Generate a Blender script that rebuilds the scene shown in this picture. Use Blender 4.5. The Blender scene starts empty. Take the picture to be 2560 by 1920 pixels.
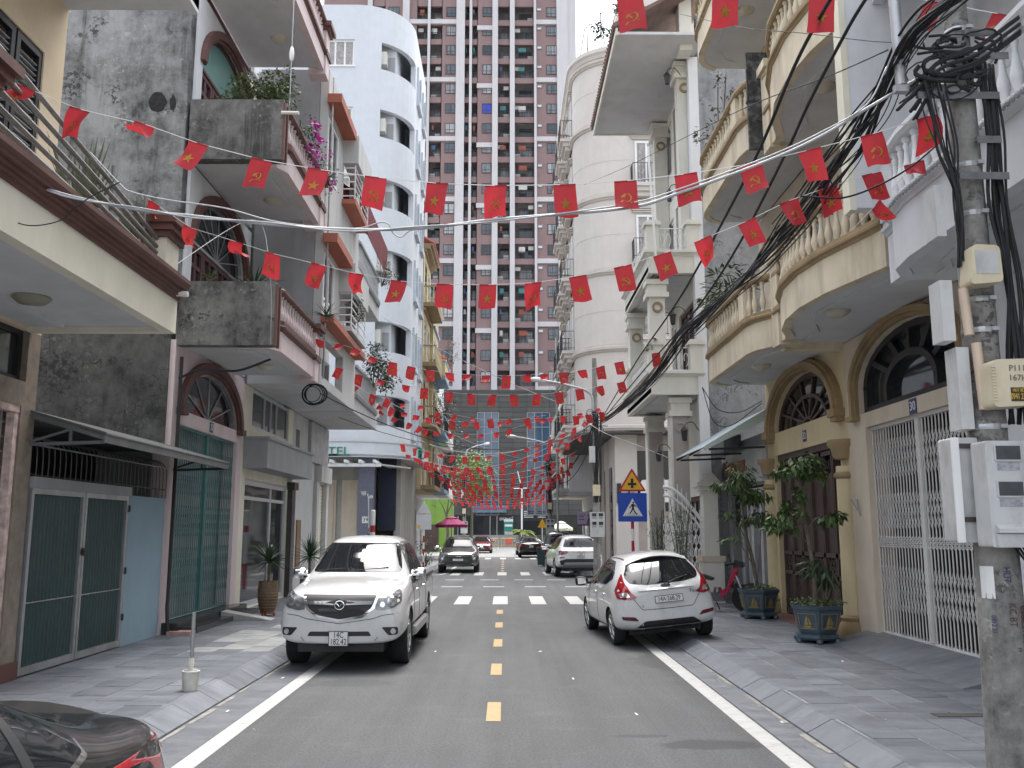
import bpy, bmesh, math, random
from mathutils import Vector, Matrix
from mathutils.bvhtree import BVHTree
from mathutils.geometry import delaunay_2d_cdt
RAD = math.radians
random.seed(11)
SC = bpy.context.scene
COL = SC.collection

# ------------------------------------------------------------------ camera, sky, sun, exposure
CAM_H = 1.92
F_PX, HOR, VPX = 2270.0, 1325.0, 1262.0          # focal length, horizon row and street vanishing column of the photo
PITCH = math.atan((HOR - 960) / F_PX)
YAW = -math.atan((VPX - 1280) / (F_PX / math.cos(PITCH)))
FW = Vector((math.sin(YAW) * math.cos(PITCH), math.cos(YAW) * math.cos(PITCH), math.sin(PITCH)))
cam = bpy.data.objects.new('camera', bpy.data.cameras.new('camera'))
COL.objects.link(cam)
cam.location = (0, 0, CAM_H)
cam.rotation_euler = FW.to_track_quat('-Z', 'Y').to_euler()
cam.data.sensor_width = 36
cam.data.lens = F_PX / 2560 * 36
cam.data.clip_start = 0.05
cam.data.clip_end = 3000
SC.camera = cam

SUN_EL, SUN_AZ = RAD(70), RAD(8)                 # azimuth clockwise from +Y: high, a little ahead on the right
world = bpy.data.worlds.new('World')
SC.world = world
world.use_nodes = True
wn = world.node_tree
sky = wn.nodes.new('ShaderNodeTexSky')
sky.sky_type = 'NISHITA'
sky.sun_disc = False
sky.sun_elevation = SUN_EL
sky.sun_rotation = SUN_AZ
sky.air_density = 1.0
sky.dust_density = 4.0
sky.ozone_density = 1.0
bg = wn.nodes['Background']
bg.inputs['Strength'].default_value = 0.15
hs = wn.nodes.new('ShaderNodeHueSaturation')      # thin overcast: the cloud layer greys the blue
hs.inputs['Saturation'].default_value = 0.34
wn.links.new(sky.outputs[0], hs.inputs['Color'])
wn.links.new(hs.outputs[0], bg.inputs['Color'])
sun = bpy.data.objects.new('sun', bpy.data.lights.new('sun', 'SUN'))
COL.objects.link(sun)
sun.data.energy = 0.6
sun.data.angle = RAD(28)
sun.data.color = (1.0, 0.975, 0.94)
sun.rotation_euler = Vector((-math.sin(SUN_AZ) * math.cos(SUN_EL), -math.cos(SUN_AZ) * math.cos(SUN_EL), -math.sin(SUN_EL))).to_track_quat('-Z', 'Y').to_euler()
SC.view_settings.view_transform = 'Standard'
SC.view_settings.look = 'None'
SC.view_settings.gamma = 1
SC.view_settings.use_curve_mapping = False
SC.view_settings.exposure = 1.95
SC.render.engine = 'CYCLES'
SC.cycles.use_denoising = True
try:
    SC.cycles.denoising_prefilter = 'ACCURATE'; SC.cycles.denoising_input_passes = 'RGB_ALBEDO_NORMAL'
except Exception: pass
SC.cycles.max_bounces = 8
SC.cycles.diffuse_bounces = 4
SC.cycles.glossy_bounces = 4

# ------------------------------------------------------------------ helpers
RT = Vector((math.cos(YAW), -math.sin(YAW), 0))
UP = RT.cross(FW)
def sight(px, py): return FW * F_PX + RT * (px - 1280) - UP * (py - 960)
def at_y(px, py, Y):                               # the point on the plane Y that shows at a photo pixel
    d = sight(px, py); return Vector((0, 0, CAM_H)) + d * (Y / d.y)
def at_x(px, py, X):
    d = sight(px, py); return Vector((0, 0, CAM_H)) + d * (X / d.x)

ORG = {}                                           # world origin of every thing and part
def tag(o, label=None, cat=None, group=None, kind=None):
    if label: o['label'] = label
    if cat: o['category'] = cat
    if group: o['group'] = group
    if kind: o['kind'] = kind
    return o
def thing(name, label, cat, loc=(0, 0, 0), group=None, rotz=0):
    o = bpy.data.objects.new(name, None)
    COL.objects.link(o)
    o.empty_display_size = 0.1
    o.location = loc
    o.rotation_euler = (0, 0, rotz)
    ORG[o] = Vector(loc)
    return tag(o, label, cat, group)
def link(name, data, par=None, loc=None, rot=None, scale=None):
    """a mesh object; loc is in world axes and becomes relative to the parent"""
    o = bpy.data.objects.new(name, data)
    COL.objects.link(o)
    base = ORG.get(par, Vector((0, 0, 0))) if par else Vector((0, 0, 0))
    if par:
        o.parent = par
    p = Vector(loc) if loc is not None else base
    # parts sit at the origin of their thing; pieces at their own place
    o.location = p - base
    ORG[o] = p if loc is not None else base
    if rot: o.rotation_euler = rot
    if scale: o.scale = scale
    return o
def kids(o): return list(o.children)
def dup(root, loc, rotz=0, label=None, group=None, scale=None):
    r = root.copy(); COL.objects.link(r); r.location = loc; r.rotation_euler = (0, 0, rotz)
    if scale: r.scale = (scale,) * 3
    if label: r['label'] = label
    if group: r['group'] = group
    for ch in kids(root):
        c = ch.copy(); COL.objects.link(c); c.parent = r
        for g in kids(ch):
            d = g.copy(); COL.objects.link(d); d.parent = c
    ORG[r] = Vector(loc)
    return r

class MB:
    """collects boxes, prisms, tubes and lathes; build() links them as one mesh object"""
    def __init__(s): s.v = []; s.f = []; s.m = []; s.cur = 0
    def _add(s, vs, fs):
        b = len(s.v); s.v += [tuple(p) for p in vs]
        s.f += [tuple(b + i for i in f) for f in fs]; s.m += [s.cur] * len(fs)
        return s
    def box(s, x0, x1, y0, y1, z0, z1):
        if x0 > x1: x0, x1 = x1, x0
        if y0 > y1: y0, y1 = y1, y0
        if z0 > z1: z0, z1 = z1, z0
        return s._add([(x0, y0, z0), (x1, y0, z0), (x1, y1, z0), (x0, y1, z0), (x0, y0, z1), (x1, y0, z1), (x1, y1, z1), (x0, y1, z1)],
                      [(3, 2, 1, 0), (4, 5, 6, 7), (0, 1, 5, 4), (1, 2, 6, 5), (2, 3, 7, 6), (3, 0, 4, 7)])
    def face(s, *pts): return s._add(pts, [tuple(range(len(pts)))])
    def prism(s, pts, ax, a, b):
        def P(u, w, t): return {'x': (t, u, w), 'y': (u, t, w), 'z': (u, w, t)}[ax]
        n = len(pts)
        vs = [P(u, w, a) for u, w in pts] + [P(u, w, b) for u, w in pts]
        return s._add(vs, [tuple(range(n - 1, -1, -1)), tuple(range(n, 2 * n))] + [(i, (i + 1) % n, n + (i + 1) % n, n + i) for i in range(n)])
    def tube(s, pts, r, n=6, closed=False):
        pts = [Vector(p) for p in pts]; N = len(pts); vs = []; fs = []
        rr = r if isinstance(r, (list, tuple)) else [r] * N
        ref = None
        for i, p in enumerate(pts):
            t = (pts[min(i + 1, N - 1)] - pts[max(i - 1, 0)])
            if t.length < 1e-9: t = Vector((0, 0, 1))
            t.normalize()
            if ref is None: ref = t.orthogonal().normalized()
            ref = ref - t * ref.dot(t)
            if ref.length < 1e-6: ref = t.orthogonal()
            ref.normalize(); bi = t.cross(ref)
            for k in range(n):
                a = 2 * math.pi * k / n
                vs.append(p + (ref * math.cos(a) + bi * math.sin(a)) * rr[i])
        for i in range(N - 1):
            for k in range(n):
                k2 = (k + 1) % n
                fs.append((i * n + k, i * n + k2, (i + 1) * n + k2, (i + 1) * n + k))
        fs.append(tuple(range(n - 1, -1, -1))); fs.append(tuple((N - 1) * n + k for k in range(n)))
        return s._add(vs, fs)
    def bar(s, a, b, w, h=None):
        """square bar from a to b"""
        return s.tube([a, b], w * 0.7071, 4)
    def lathe(s, prof, c=(0, 0, 0), n=12, ax='z'):
        vs = []; fs = []; m = len(prof)
        for r, z in prof:
            for k in range(n):
                a = 2 * math.pi * k / n; u, w = r * math.cos(a), r * math.sin(a)
                p = {'z': (u, w, z), 'y': (u, z, w), 'x': (z, u, w)}[ax]
                vs.append((p[0] + c[0], p[1] + c[1], p[2] + c[2]))
        for i in range(m - 1):
            for k in range(n):
                k2 = (k + 1) % n
                fs.append((i * n + k, i * n + k2, (i + 1) * n + k2, (i + 1) * n + k))
        fs.append(tuple(range(n - 1, -1, -1))); fs.append(tuple((m - 1) * n + k for k in range(n)))
        return s._add(vs, fs)
    def sweep(s, path, prof, side=1, closed=False):
        """closed profile [(offset, z)] swept along a horizontal path [(x, y)], mitred; side picks the outward normal"""
        N = len(path); m = len(prof); vs = []; fs = []
        for i in range(N):
            p = Vector(path[i])
            a = Vector(path[i - 1]) if (i or closed) else None
            b = Vector(path[(i + 1) % N]) if (i < N - 1 or closed) else None
            d1 = (p - a).normalized() if a is not None else None
            d2 = (b - p).normalized() if b is not None else None
            d1 = d1 or d2; d2 = d2 or d1
            n1 = Vector((d1.y, -d1.x)); n2 = Vector((d2.y, -d2.x))
            nn = (n1 + n2)
            if nn.length < 1e-6: nn = n1
            nn.normalize(); k = min(1 / max(nn.dot(n1), 0.3), 2.5)
            for o, z in prof:
                q = p + nn * (o * side * k); vs.append((q.x, q.y, z))
        L = N if closed else N - 1
        for i in range(L):
            j = (i + 1) % N
            for k in range(m):
                k2 = (k + 1) % m
                fs.append((i * m + k, i * m + k2, j * m + k2, j * m + k))
        if not closed:
            fs.append(tuple(range(m - 1, -1, -1))); fs.append(tuple((N - 1) * m + k for k in range(m)))
        return s._add(vs, fs)
    def mesh(s, name, mat, origin=(0, 0, 0), smooth=False, uvless=True):
        me = bpy.data.meshes.new(name)
        o = origin
        me.from_pydata([(v[0] - o[0], v[1] - o[1], v[2] - o[2]) for v in s.v], [], s.f)
        mats = mat if isinstance(mat, (list, tuple)) else [mat]
        for q in mats: me.materials.append(q)
        if len(mats) > 1: me.polygons.foreach_set('material_index', s.m)
        bm = bmesh.new(); bm.from_mesh(me); bmesh.ops.recalc_face_normals(bm, faces=bm.faces); bm.to_mesh(me); bm.free()
        if smooth:
            me.polygons.foreach_set('use_smooth', [True] * len(me.polygons))
            if smooth != 'all':
                try: me.set_sharp_from_angle(angle=RAD(40))
                except Exception: pass
        me.update()
        return me
    def build(s, name, mat, par=None, smooth=False, label=None, cat=None, group=None, kind=None, loc=None):
        base = ORG.get(par, Vector((0, 0, 0))) if par else Vector((0, 0, 0))
        if loc is not None: base = Vector(loc)
        o = link(name, s.mesh(name, mat, base, smooth), par, loc)
        return tag(o, label, cat, group, kind)

def rounded(poly, r, n=4):
    out = []; N = len(poly)
    rs = r if isinstance(r, (list, tuple)) else [r] * N
    for i in range(N):
        p = Vector(poly[i]); a = Vector(poly[i - 1]); b = Vector(poly[(i + 1) % N])
        q = min(rs[i], (a - p).length * 0.45, (b - p).length * 0.45)
        if q < 1e-4: out.append(tuple(p)); continue
        s0 = p + (a - p).normalized() * q; s1 = p + (b - p).normalized() * q
        for k in range(n + 1):
            t = k / n
            w = s0 * (1 - t) ** 2 + p * 2 * t * (1 - t) + s1 * t * t
            out.append((w.x, w.y))
    return out
def catenary(a, b, sag, n=16):
    a = Vector(a); b = Vector(b)
    return [a.lerp(b, i / n) - Vector((0, 0, sag * 4 * (i / n) * (1 - i / n))) for i in range(n + 1)]
def spline(pts, n=8):
    """Catmull-Rom through 3D points"""
    P = [Vector(p) for p in pts]; P = [P[0] * 2 - P[1]] + P + [P[-1] * 2 - P[-2]]; out = []
    for i in range(1, len(P) - 2):
        for k in range(n):
            t = k / n
            out.append(0.5 * ((2 * P[i]) + (P[i + 1] - P[i - 1]) * t + (2 * P[i - 1] - 5 * P[i] + 4 * P[i + 1] - P[i + 2]) * t * t + (3 * P[i] - P[i - 1] - 3 * P[i + 1] + P[i + 2]) * t ** 3))
    out.append(P[-2]); return out
def strip(pts, w):
    """outline of a thin band along a polyline"""
    P = [Vector(p) for p in pts]; L = []; Rr = []
    for i, p in enumerate(P):
        t = (P[min(i + 1, len(P) - 1)] - P[max(i - 1, 0)]).normalized(); n = Vector((-t.y, t.x)) * w / 2
        L.append(tuple(p + n)); Rr.append(tuple(p - n))
    return L + Rr[::-1]

def text(body, size, loc, rot, mat, par, name='lettering', align='CENTER', ext=0.002, squash=1.0):
    cu = bpy.data.curves.new(name, 'FONT')
    cu.body = body; cu.size = size; cu.align_x = align; cu.align_y = 'CENTER'; cu.extrude = ext; cu.resolution_u = 3
    cu.materials.append(mat)
    t = bpy.data.objects.new('tmp_text', cu); COL.objects.link(t)
    me = bpy.data.meshes.new_from_object(t.evaluated_get(bpy.context.evaluated_depsgraph_get()))
    bpy.data.objects.remove(t); bpy.data.curves.remove(cu)
    me.name = name
    return link(name, me, par, loc, rot, (squash, 1, 1))

# ------------------------------------------------------------------ materials
MATS = {}
def nt_of(name):
    m = bpy.data.materials.new(name); m.use_nodes = True
    nt = m.node_tree; return m, nt, nt.nodes['Principled BSDF']
def N(nt, kind, **kw):
    n = nt.nodes.new(kind)
    for k, v in kw.items():
        if k in n.inputs: n.inputs[k].default_value = v
        else: setattr(n, k, v)
    return n
def noise(nt, vec, scale, detail=5, rough=0.6, stretch=None):
    if stretch:
        mp = N(nt, 'ShaderNodeMapping'); mp.inputs['Scale'].default_value = stretch
        nt.links.new(vec, mp.inputs[0]); vec = mp.outputs[0]
    n = N(nt, 'ShaderNodeTexNoise', Scale=scale, Detail=detail, Roughness=rough)
    nt.links.new(vec, n.inputs['Vector']); return n.outputs['Fac']
def ramp(nt, fac, stops):
    r = N(nt, 'ShaderNodeValToRGB'); nt.links.new(fac, r.inputs[0])
    el = r.color_ramp.elements
    while len(el) < len(stops): el.new(0.5)
    for e, (p, c) in zip(el, stops):
        e.position = p; e.color = (c, c, c, 1) if isinstance(c, (int, float)) else (*c[:3], 1)
    return r.outputs[0]
def mix(nt, fac, a, b, blend='MIX'):
    m = N(nt, 'ShaderNodeMix', data_type='RGBA', blend_type=blend)
    for sock, v in ((m.inputs[0], fac), (m.inputs[6], a), (m.inputs[7], b)):
        if hasattr(v, 'is_linked') or hasattr(v, 'links'): nt.links.new(v, sock)
        elif isinstance(v, (int, float)): sock.default_value = v
        else: sock.default_value = (*v[:3], 1)
    return m.outputs[2]
def mat(name, col, rough=0.6, metal=0.0, var=0.12, scale=2.0, dirt=0.0, dirtcol=(0.06, 0.058, 0.05), dscale=1.5, bump=0.0, bscale=40, spec=0.5, coat=0.0, obj=False, rnd=0.0, streak=6.0, emit=0):
    """painted or plain surface: tone variation, vertical grime streaks, fine relief"""
    if name in MATS: return MATS[name]
    m, nt, b = nt_of(name)
    tc = N(nt, 'ShaderNodeTexCoord').outputs['Object'] if obj else N(nt, 'ShaderNodeNewGeometry').outputs['Position']
    c0 = tuple(x * (1 - var) for x in col); c1 = tuple(min(1, x * (1 + var)) for x in col)
    out = ramp(nt, noise(nt, tc, scale), [(0.3, c0), (0.7, c1)])
    if dirt:
        f = ramp(nt, noise(nt, tc, dscale, 6, 0.65, (1, 1, 1 / streak)), [(0.48, 0.0), (0.75, 1.0)])
        f2 = N(nt, 'ShaderNodeMath', operation='MULTIPLY'); nt.links.new(f, f2.inputs[0]); f2.inputs[1].default_value = dirt
        out = mix(nt, f2.outputs[0], out, dirtcol)
    if rnd:
        oi = N(nt, 'ShaderNodeObjectInfo').outputs['Random']
        out = mix(nt, 1.0, out, ramp(nt, oi, [(0, 1 - rnd), (1, 1.0)]), 'MULTIPLY')
    nt.links.new(out, b.inputs['Base Color'])
    b.inputs['Roughness'].default_value = rough; b.inputs['Metallic'].default_value = metal
    b.inputs['Specular IOR Level'].default_value = spec
    if coat: b.inputs['Coat Weight'].default_value = coat; b.inputs['Coat Roughness'].default_value = 0.03
    if bump:
        bp = N(nt, 'ShaderNodeBump', Strength=bump, Distance=0.01)
        nt.links.new(noise(nt, tc, bscale, 6), bp.inputs['Height']); nt.links.new(bp.outputs[0], b.inputs['Normal'])
    MATS[name] = m
    return m

M_GLASS = mat('car_glass', (0.010, 0.012, 0.014), rough=0.03, var=0.0, spec=0.5)
M_BLKPL = mat('black_plastic', (0.018, 0.018, 0.019), rough=0.55, var=0.1)
M_TYRE = mat('tyre_rubber', (0.016, 0.016, 0.016), rough=0.85, var=0.2, scale=8)
M_CHROME = mat('chrome', (0.75, 0.76, 0.78), rough=0.12, metal=1.0, var=0.02)
M_ALLOY = mat('alloy', (0.55, 0.56, 0.57), rough=0.32, metal=1.0, var=0.05)
M_SILVER = mat('silver_trim', (0.50, 0.51, 0.52), rough=0.3, metal=0.9, var=0.03)
M_GUN = mat('gunmetal', (0.16, 0.165, 0.17), rough=0.35, metal=0.8, var=0.03)
M_LAMP = mat('headlamp_glass', (0.16, 0.165, 0.17), rough=0.08, metal=0.3, var=0.35, scale=14, coat=1.0, obj=True)
M_LAMPIN = mat('headlamp_reflector', (0.72, 0.74, 0.76), rough=0.15, metal=0.9, var=0.2, scale=20, obj=True)
M_TAIL = mat('tail_lamp_red', (0.30, 0.006, 0.014), rough=0.1, var=0.25, scale=12, coat=1.0, obj=True)
M_TAILDK = mat('tail_lamp_dark', (0.10, 0.005, 0.010), rough=0.1, var=0.25, scale=12, coat=1.0, obj=True)
M_PLATE = mat('plate_white', (0.72, 0.72, 0.70), rough=0.45, var=0.05, scale=20)
M_INK = mat('ink_black', (0.012, 0.012, 0.014), rough=0.6, var=0.05)
M_SEAM = mat('panel_gap', (0.02, 0.02, 0.02), rough=0.8, var=0.0)

# ------------------------------------------------------------------ ground, road, pavements
def asphalt():
    m, nt, b = nt_of('asphalt')
    g = N(nt, 'ShaderNodeNewGeometry').outputs['Position']
    fine = ramp(nt, noise(nt, g, 38, 6, 0.8), [(0.32, (0.038, 0.0395, 0.0415)), (0.5, (0.072, 0.074, 0.0765)), (0.70, (0.124, 0.126, 0.129))])
    big = ramp(nt, noise(nt, g, 0.55, 8, 0.68, (1.6, 0.5, 1)), [(0.3, 0.80), (0.7, 1.14)])
    c = mix(nt, 1.0, fine, big, 'MULTIPLY')
    lane = ramp(nt, noise(nt, g, 1.0, 4, 0.6, (2.6, 0.05, 1)), [(0.35, 0.86), (0.65, 1.10)])
    c = mix(nt, 1.0, c, lane, 'MULTIPLY')
    dust = ramp(nt, noise(nt, g, 1.2, 9, 0.78, (0.8, 1.8, 1)), [(0.54, 0.0), (0.76, 0.42)])
    c = mix(nt, dust, c, (0.145, 0.145, 0.143))
    spot = ramp(nt, noise(nt, g, 2.1, 5, 0.6), [(0.66, 0.0), (0.74, 0.4)])
    c = mix(nt, spot, c, (0.05, 0.05, 0.05))
    rough = None
    for (cx, cy, rx, ry, amt) in ((1.86, 8.62, .52, .19, .72), (1.33, 8.98, .26, .06, .62), (-2.0, 12.0, .6, .3, .35), (2.3, 13.9, .4, .9, .5)):
        v = N(nt, 'ShaderNodeVectorMath', operation='SUBTRACT'); v.inputs[1].default_value = (cx, cy, 0); nt.links.new(g, v.inputs[0])
        w = N(nt, 'ShaderNodeVectorMath', operation='DIVIDE'); w.inputs[1].default_value = (rx, ry, 1); nt.links.new(v.outputs[0], w.inputs[0])
        l = N(nt, 'ShaderNodeVectorMath', operation='LENGTH'); nt.links.new(w.outputs[0], l.inputs[0])
        q = N(nt, 'ShaderNodeMath', operation='MULTIPLY_ADD'); nt.links.new(noise(nt, g, 3.2, 7, 0.7), q.inputs[0]); q.inputs[1].default_value = 2.4; nt.links.new(l.outputs['Value'], q.inputs[2])
        f = ramp(nt, N(nt, 'ShaderNodeMath', operation='MULTIPLY').outputs[0], [(0.52, amt), (0.60, 0.0)])
        mm = f.node.inputs[0].links[0].from_node; nt.links.new(q.outputs[0], mm.inputs[0]); mm.inputs[1].default_value = 0.26
        c = mix(nt, f, c, (0.030, 0.031, 0.033))
    nt.links.new(c, b.inputs['Base Color']); b.inputs['Roughness'].default_value = 0.8
    bp = N(nt, 'ShaderNodeBump', Strength=0.5, Distance=0.012); nt.links.new(noise(nt, g, 60, 6, 0.8), bp.inputs['Height']); nt.links.new(bp.outputs[0], b.inputs['Normal'])
    return m
def road_paint(name, col):
    m, nt, b = nt_of(name)
    g = N(nt, 'ShaderNodeNewGeometry').outputs['Position']
    w = ramp(nt, noise(nt, g, 6, 10, 0.82), [(0.32, (0.20, 0.20, 0.195)), (0.44, tuple(c * 0.80 for c in col)), (0.68, col)])
    nt.links.new(w, b.inputs['Base Color']); b.inputs['Roughness'].default_value = 0.7
    return m
def slate(name, c0, c1, vein=0.35):
    m, nt, b = nt_of(name)
    g = N(nt, 'ShaderNodeNewGeometry').outputs['Position']
    oi = N(nt, 'ShaderNodeObjectInfo').outputs['Random']
    base = ramp(nt, noise(nt, g, 1.6, 7, 0.65, (1.0, 2.6, 1)), [(0.28, c0), (0.72, c1)])
    base = mix(nt, 1.0, base, ramp(nt, oi, [(0, 0.8), (1, 1.14)]), 'MULTIPLY')
    v = ramp(nt, noise(nt, g, 2.4, 10, 0.8, (0.55, 3.2, 1)), [(0.60, 0.0), (0.70, vein)])
    base = mix(nt, v, base, (0.34, 0.355, 0.38))
    st = ramp(nt, noise(nt, g, 0.8, 6, 0.7), [(0.55, 0.0), (0.78, 0.5)])
    base = mix(nt, st, base, (0.075, 0.078, 0.085))
    nt.links.new(base, b.inputs['Base Color'])
    r = ramp(nt, noise(nt, g, 3, 5), [(0.3, 0.38), (0.7, 0.62)]); nt.links.new(r, b.inputs['Roughness'])
    bp = N(nt, 'ShaderNodeBump', Strength=0.25, Distance=0.01); nt.links.new(noise(nt, g, 30, 6), bp.inputs['Height']); nt.links.new(bp.outputs[0], b.inputs['Normal'])
    return m
M_ASPH = asphalt()
M_WHITELINE = road_paint('road_paint_white', (0.46, 0.46, 0.445))
M_YELLINE = road_paint('road_paint_yellow', (0.41, 0.30, 0.145))
M_SLATE = slate('slate_paving', (0.095, 0.104, 0.120), (0.180, 0.192, 0.214))
M_SLATE2 = slate('pale_paving', (0.22, 0.23, 0.23), (0.33, 0.335, 0.325), 0.2)
M_MORTAR = mat('mortar', (0.32, 0.325, 0.33), rough=0.9, var=0.3, scale=6)
M_CONC = mat('concrete_plain', (0.36, 0.355, 0.34), rough=0.85, var=0.15, scale=3, dirt=0.4, bump=0.2)
M_GUTTER = slate('gutter_stone', (0.09, 0.098, 0.110), (0.165, 0.174, 0.19), 0.25)
M_SAND = mat('gutter_silt', (0.25, 0.24, 0.215), rough=1.0, var=0.3, scale=9)

ground = MB().box(-1500, 1500, -400, 2400, -0.6, -0.05).build('ground', mat('far_ground', (0.22, 0.22, 0.21), rough=0.9), kind='structure')
rd = MB().box(-3.45, 3.3, -12, 66.5, -0.3, 0.0); rd.box(-70, -3.45, 29.6, 39.4, -0.3, 0.0); rd.box(3.3, 70, 29.6, 39.4, -0.3, 0.0)
road = rd.build('road', M_ASPH, kind='structure')
MB().box(-45, 45, 66.5, 140, -0.3, 0.0).build('plaza', mat('plaza_paving', (0.22, 0.22, 0.215), rough=0.8, var=0.12, scale=1.5, dirt=0.3), kind='structure')
def sheet(name, poly, m, z=0.004, par=None):
    b = MB(); b.face(*[(x, y, z) for x, y in poly]); return b.build(name, m, par or road)
def sheet_line(name, pts, w, m):
    s = strip(pts, w); return sheet(name, s, m)
# edge lines with the hooks at the junction
sheet_line('edge_line', [(-2.63, -10), (-2.63, 27.0), (-2.85, 28.3), (-3.3, 29.2)], 0.19, M_WHITELINE)
sheet_line('edge_line', [(2.43, -10), (2.43, 26.6), (2.62, 28.2), (3.15, 29.3)], 0.19, M_WHITELINE)
sheet_line('edge_line', [(-3.4, 39.6), (-2.8, 40.3), (-2.6, 41.6), (-2.6, 62)], 0.19, M_WHITELINE)
sheet_line('edge_line', [(3.3, 39.4), (2.7, 40.2), (2.43, 41.6), (2.43, 62)], 0.19, M_WHITELINE)
dash = MB().face((-0.075, 0, 0.004), (0.075, 0, 0.004), (0.075, 1.03, 0.004), (-0.075, 1.03, 0.004)).mesh('centre_dash', M_YELLINE)
for k in range(-4, 5): link('centre_dash', dash, road, (-0.115, 9.65 + 2.99 * k, 0))
for k in range(7): link('centre_dash', dash, road, (-0.115, 43.6 + 2.6 * k, 0))
stripe = MB().face((-0.2, 0, 0.004), (0.2, 0, 0.004), (0.2, 2.9, 0.004), (-0.2, 2.9, 0.004)).mesh('crossing_stripe', M_WHITELINE)
for y0 in (24.35, 39.7, 61.5):
    for k in range(-2, 4):
        if y0 == 24.35 and k == 3: continue
        link('crossing_stripe', stripe, road, (-0.12 + 1.02 * k - 0.0, y0, 0))
gd = MB().face((0, -0.16, 0.004), (0.72, -0.16, 0.004), (0.72, 0.16, 0.004), (0, 0.16, 0.004)).mesh('junction_dash', M_WHITELINE)
for y0, xs in ((31.8, (-2.17, -.74, .69, 2.07)), (36.1, (-2.3, -.95, .38, 1.65))):
    for x in xs: link('junction_dash', gd, road, (x, y0, 0))
# gutters and kerbs, stone by stone
sheet_line('gutter', [(-2.98, -10), (-2.98, 28.6)], 0.5, M_GUTTER); sheet_line('gutter', [(2.72, -10), (2.72, 28.6)], 0.34, M_GUTTER)
random.seed(8)
silt = MB()
for s, x in ((-1, -3.15), (1, 2.83)):
    y = 3.0
    while y < 28:
        l = random.uniform(.3, 1.0); w = random.uniform(.01, .05)
        silt.face(*[(x - s * w * (0.2 + random.random()) if k % 2 else x + s * 0.03, y + l * (k // 2) / 3, 0.0085) for k in (0, 2, 4, 6, 7, 5, 3, 1)]); y += l + random.uniform(.0, .8)
silt.build('gutter_silt', M_SAND, kind='stuff')
kerb = thing('kerb', None, None); kerb['kind'] = 'structure'
K = lambda s: MB().prism([(0, 0.0), (0, 0.025), (s * 0.23, 0.145), (s * 0.30, 0.15), (s * 0.30, 0.0)], 'y', 0.006, 0.794).mesh('kerb_stone', M_SLATE)
for s, x0 in ((-1, -3.19), (1, 2.87)):
    me = K(s)
    for k in range(-12, 36):
        if -0.2 < k * 0.8 + 1 and k * .8 < 27.4: link('kerb_stone', me, kerb, (x0 + random.uniform(-.004, .004), k * 0.8 + 1, random.uniform(-.004, .003)))
for s, x0 in ((-1, -3.3), (1, 3.0)):   # beyond the junction the stones are too small to pick apart
    MB().prism([(x0, 0), (x0, .03), (x0 + s * .2, .145), (x0 + s * .3, .15), (x0 + s * .3, 0)], 'y', 40.2, 66).build('kerb_run', M_SLATE, kerb)
def pavement(name, x0, x1, y0, y1):
    o = MB().box(x0, x1, y0, y1, -0.05, 0.1465).build(name, M_MORTAR, kind='structure'); return o
pl = pavement('pavement', -6.3, -3.46, -10, 29.4)
pr_ = pavement('pavement', 3.14, 6.4, -10, 29.4)
pavement('pavement', -6.0, -3.6, 40.3, 66); pavement('pavement', 3.3, 6.6, 40.3, 66)
def tiles(par, xs, w, y0, y1, L, pale=None):
    ms = {}
    for c, x in enumerate(xs):
        y = y0 - (L / 2 if c % 2 else 0) - random.uniform(0, .15)
        while y < y1:
            l = L; p = bool(pale and pale(x, y + l / 2))
            if (p, 0) not in ms:
                ms[(p, 0)] = MB().box(0.006, w - 0.006, 0.006, L - 0.006, 0.12, 0.150).mesh('paving_tile', M_SLATE2 if p else M_SLATE)
            link('paving_tile', ms[(p, 0)], par, (x, y, random.uniform(-.0015, .0025)), (random.uniform(-.002, .002), random.uniform(-.003, .003), 0))
            y += L
tiles(pl, [-3.49 - 0.405 * (i + 1) for i in range(6)], 0.405, 5.0, 28.6, 0.6, lambda x, y: 14.1 < y < 17.6 and x > -5.1 and (int(y * 1.7 + x * 3) % 5 != 0))
tiles(pr_, [3.16 + 0.40 * i for i in range(7)], 0.40, 4.2, 28.6, 0.8)
# ramps up to the doors on the right
rp = thing('door_ramp', 'slate covered ramp up to the white folding gate', 'ramp', (5.4, 12.6, .15))
MB().prism([(5.15, 0.152), (5.92, 0.34), (6.2, 0.345), (6.2, 0.1), (5.15, 0.1)], 'y', 10.6, 15.05).build('slab', M_SLATE, rp)
MB().prism([(5.5, 0.152), (5.92, 0.20), (6.2, 0.20), (6.2, 0.1), (5.5, 0.1)], 'y', 15.4, 20.0).build('threshold', mat('threshold_brown', (0.19, 0.10, 0.085), rough=.5), rp)
lit = MB()
random.seed(3)
for (x, y) in ((-2.9, 12.3), (-2.95, 10.1), (-2.6, 10.0), (.55, 14.9), (-1.1, 14.9), (2.75, 12.1), (3.6, 8.9), (2.8, 9.5), (1.4, 9.9), (.9, 12.2), (4.6, 12.7), (-2.4, 9.2)):
    a = random.uniform(0, 3); l = random.uniform(.02, .055); z = 0.012 if abs(x) < 3 else 0.16
    lit.face((x, y, z), (x + l * math.cos(a), y + l * math.sin(a), z + .01), (x + l * math.cos(a) - .02, y + l * math.sin(a) + .02, z + .012), (x - .02, y + .02, z))
lit.build('litter', mat('paper_white', (.75, .75, .73), rough=.9), kind='stuff')
# drain grille in the right pavement
MB().box(4.15, 5.0, 9.05, 9.22, .151, .158).build('drain_cover', mat('drain_iron', (.05, .05, .05), rough=.7, var=.5, scale=40), pr_)
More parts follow.
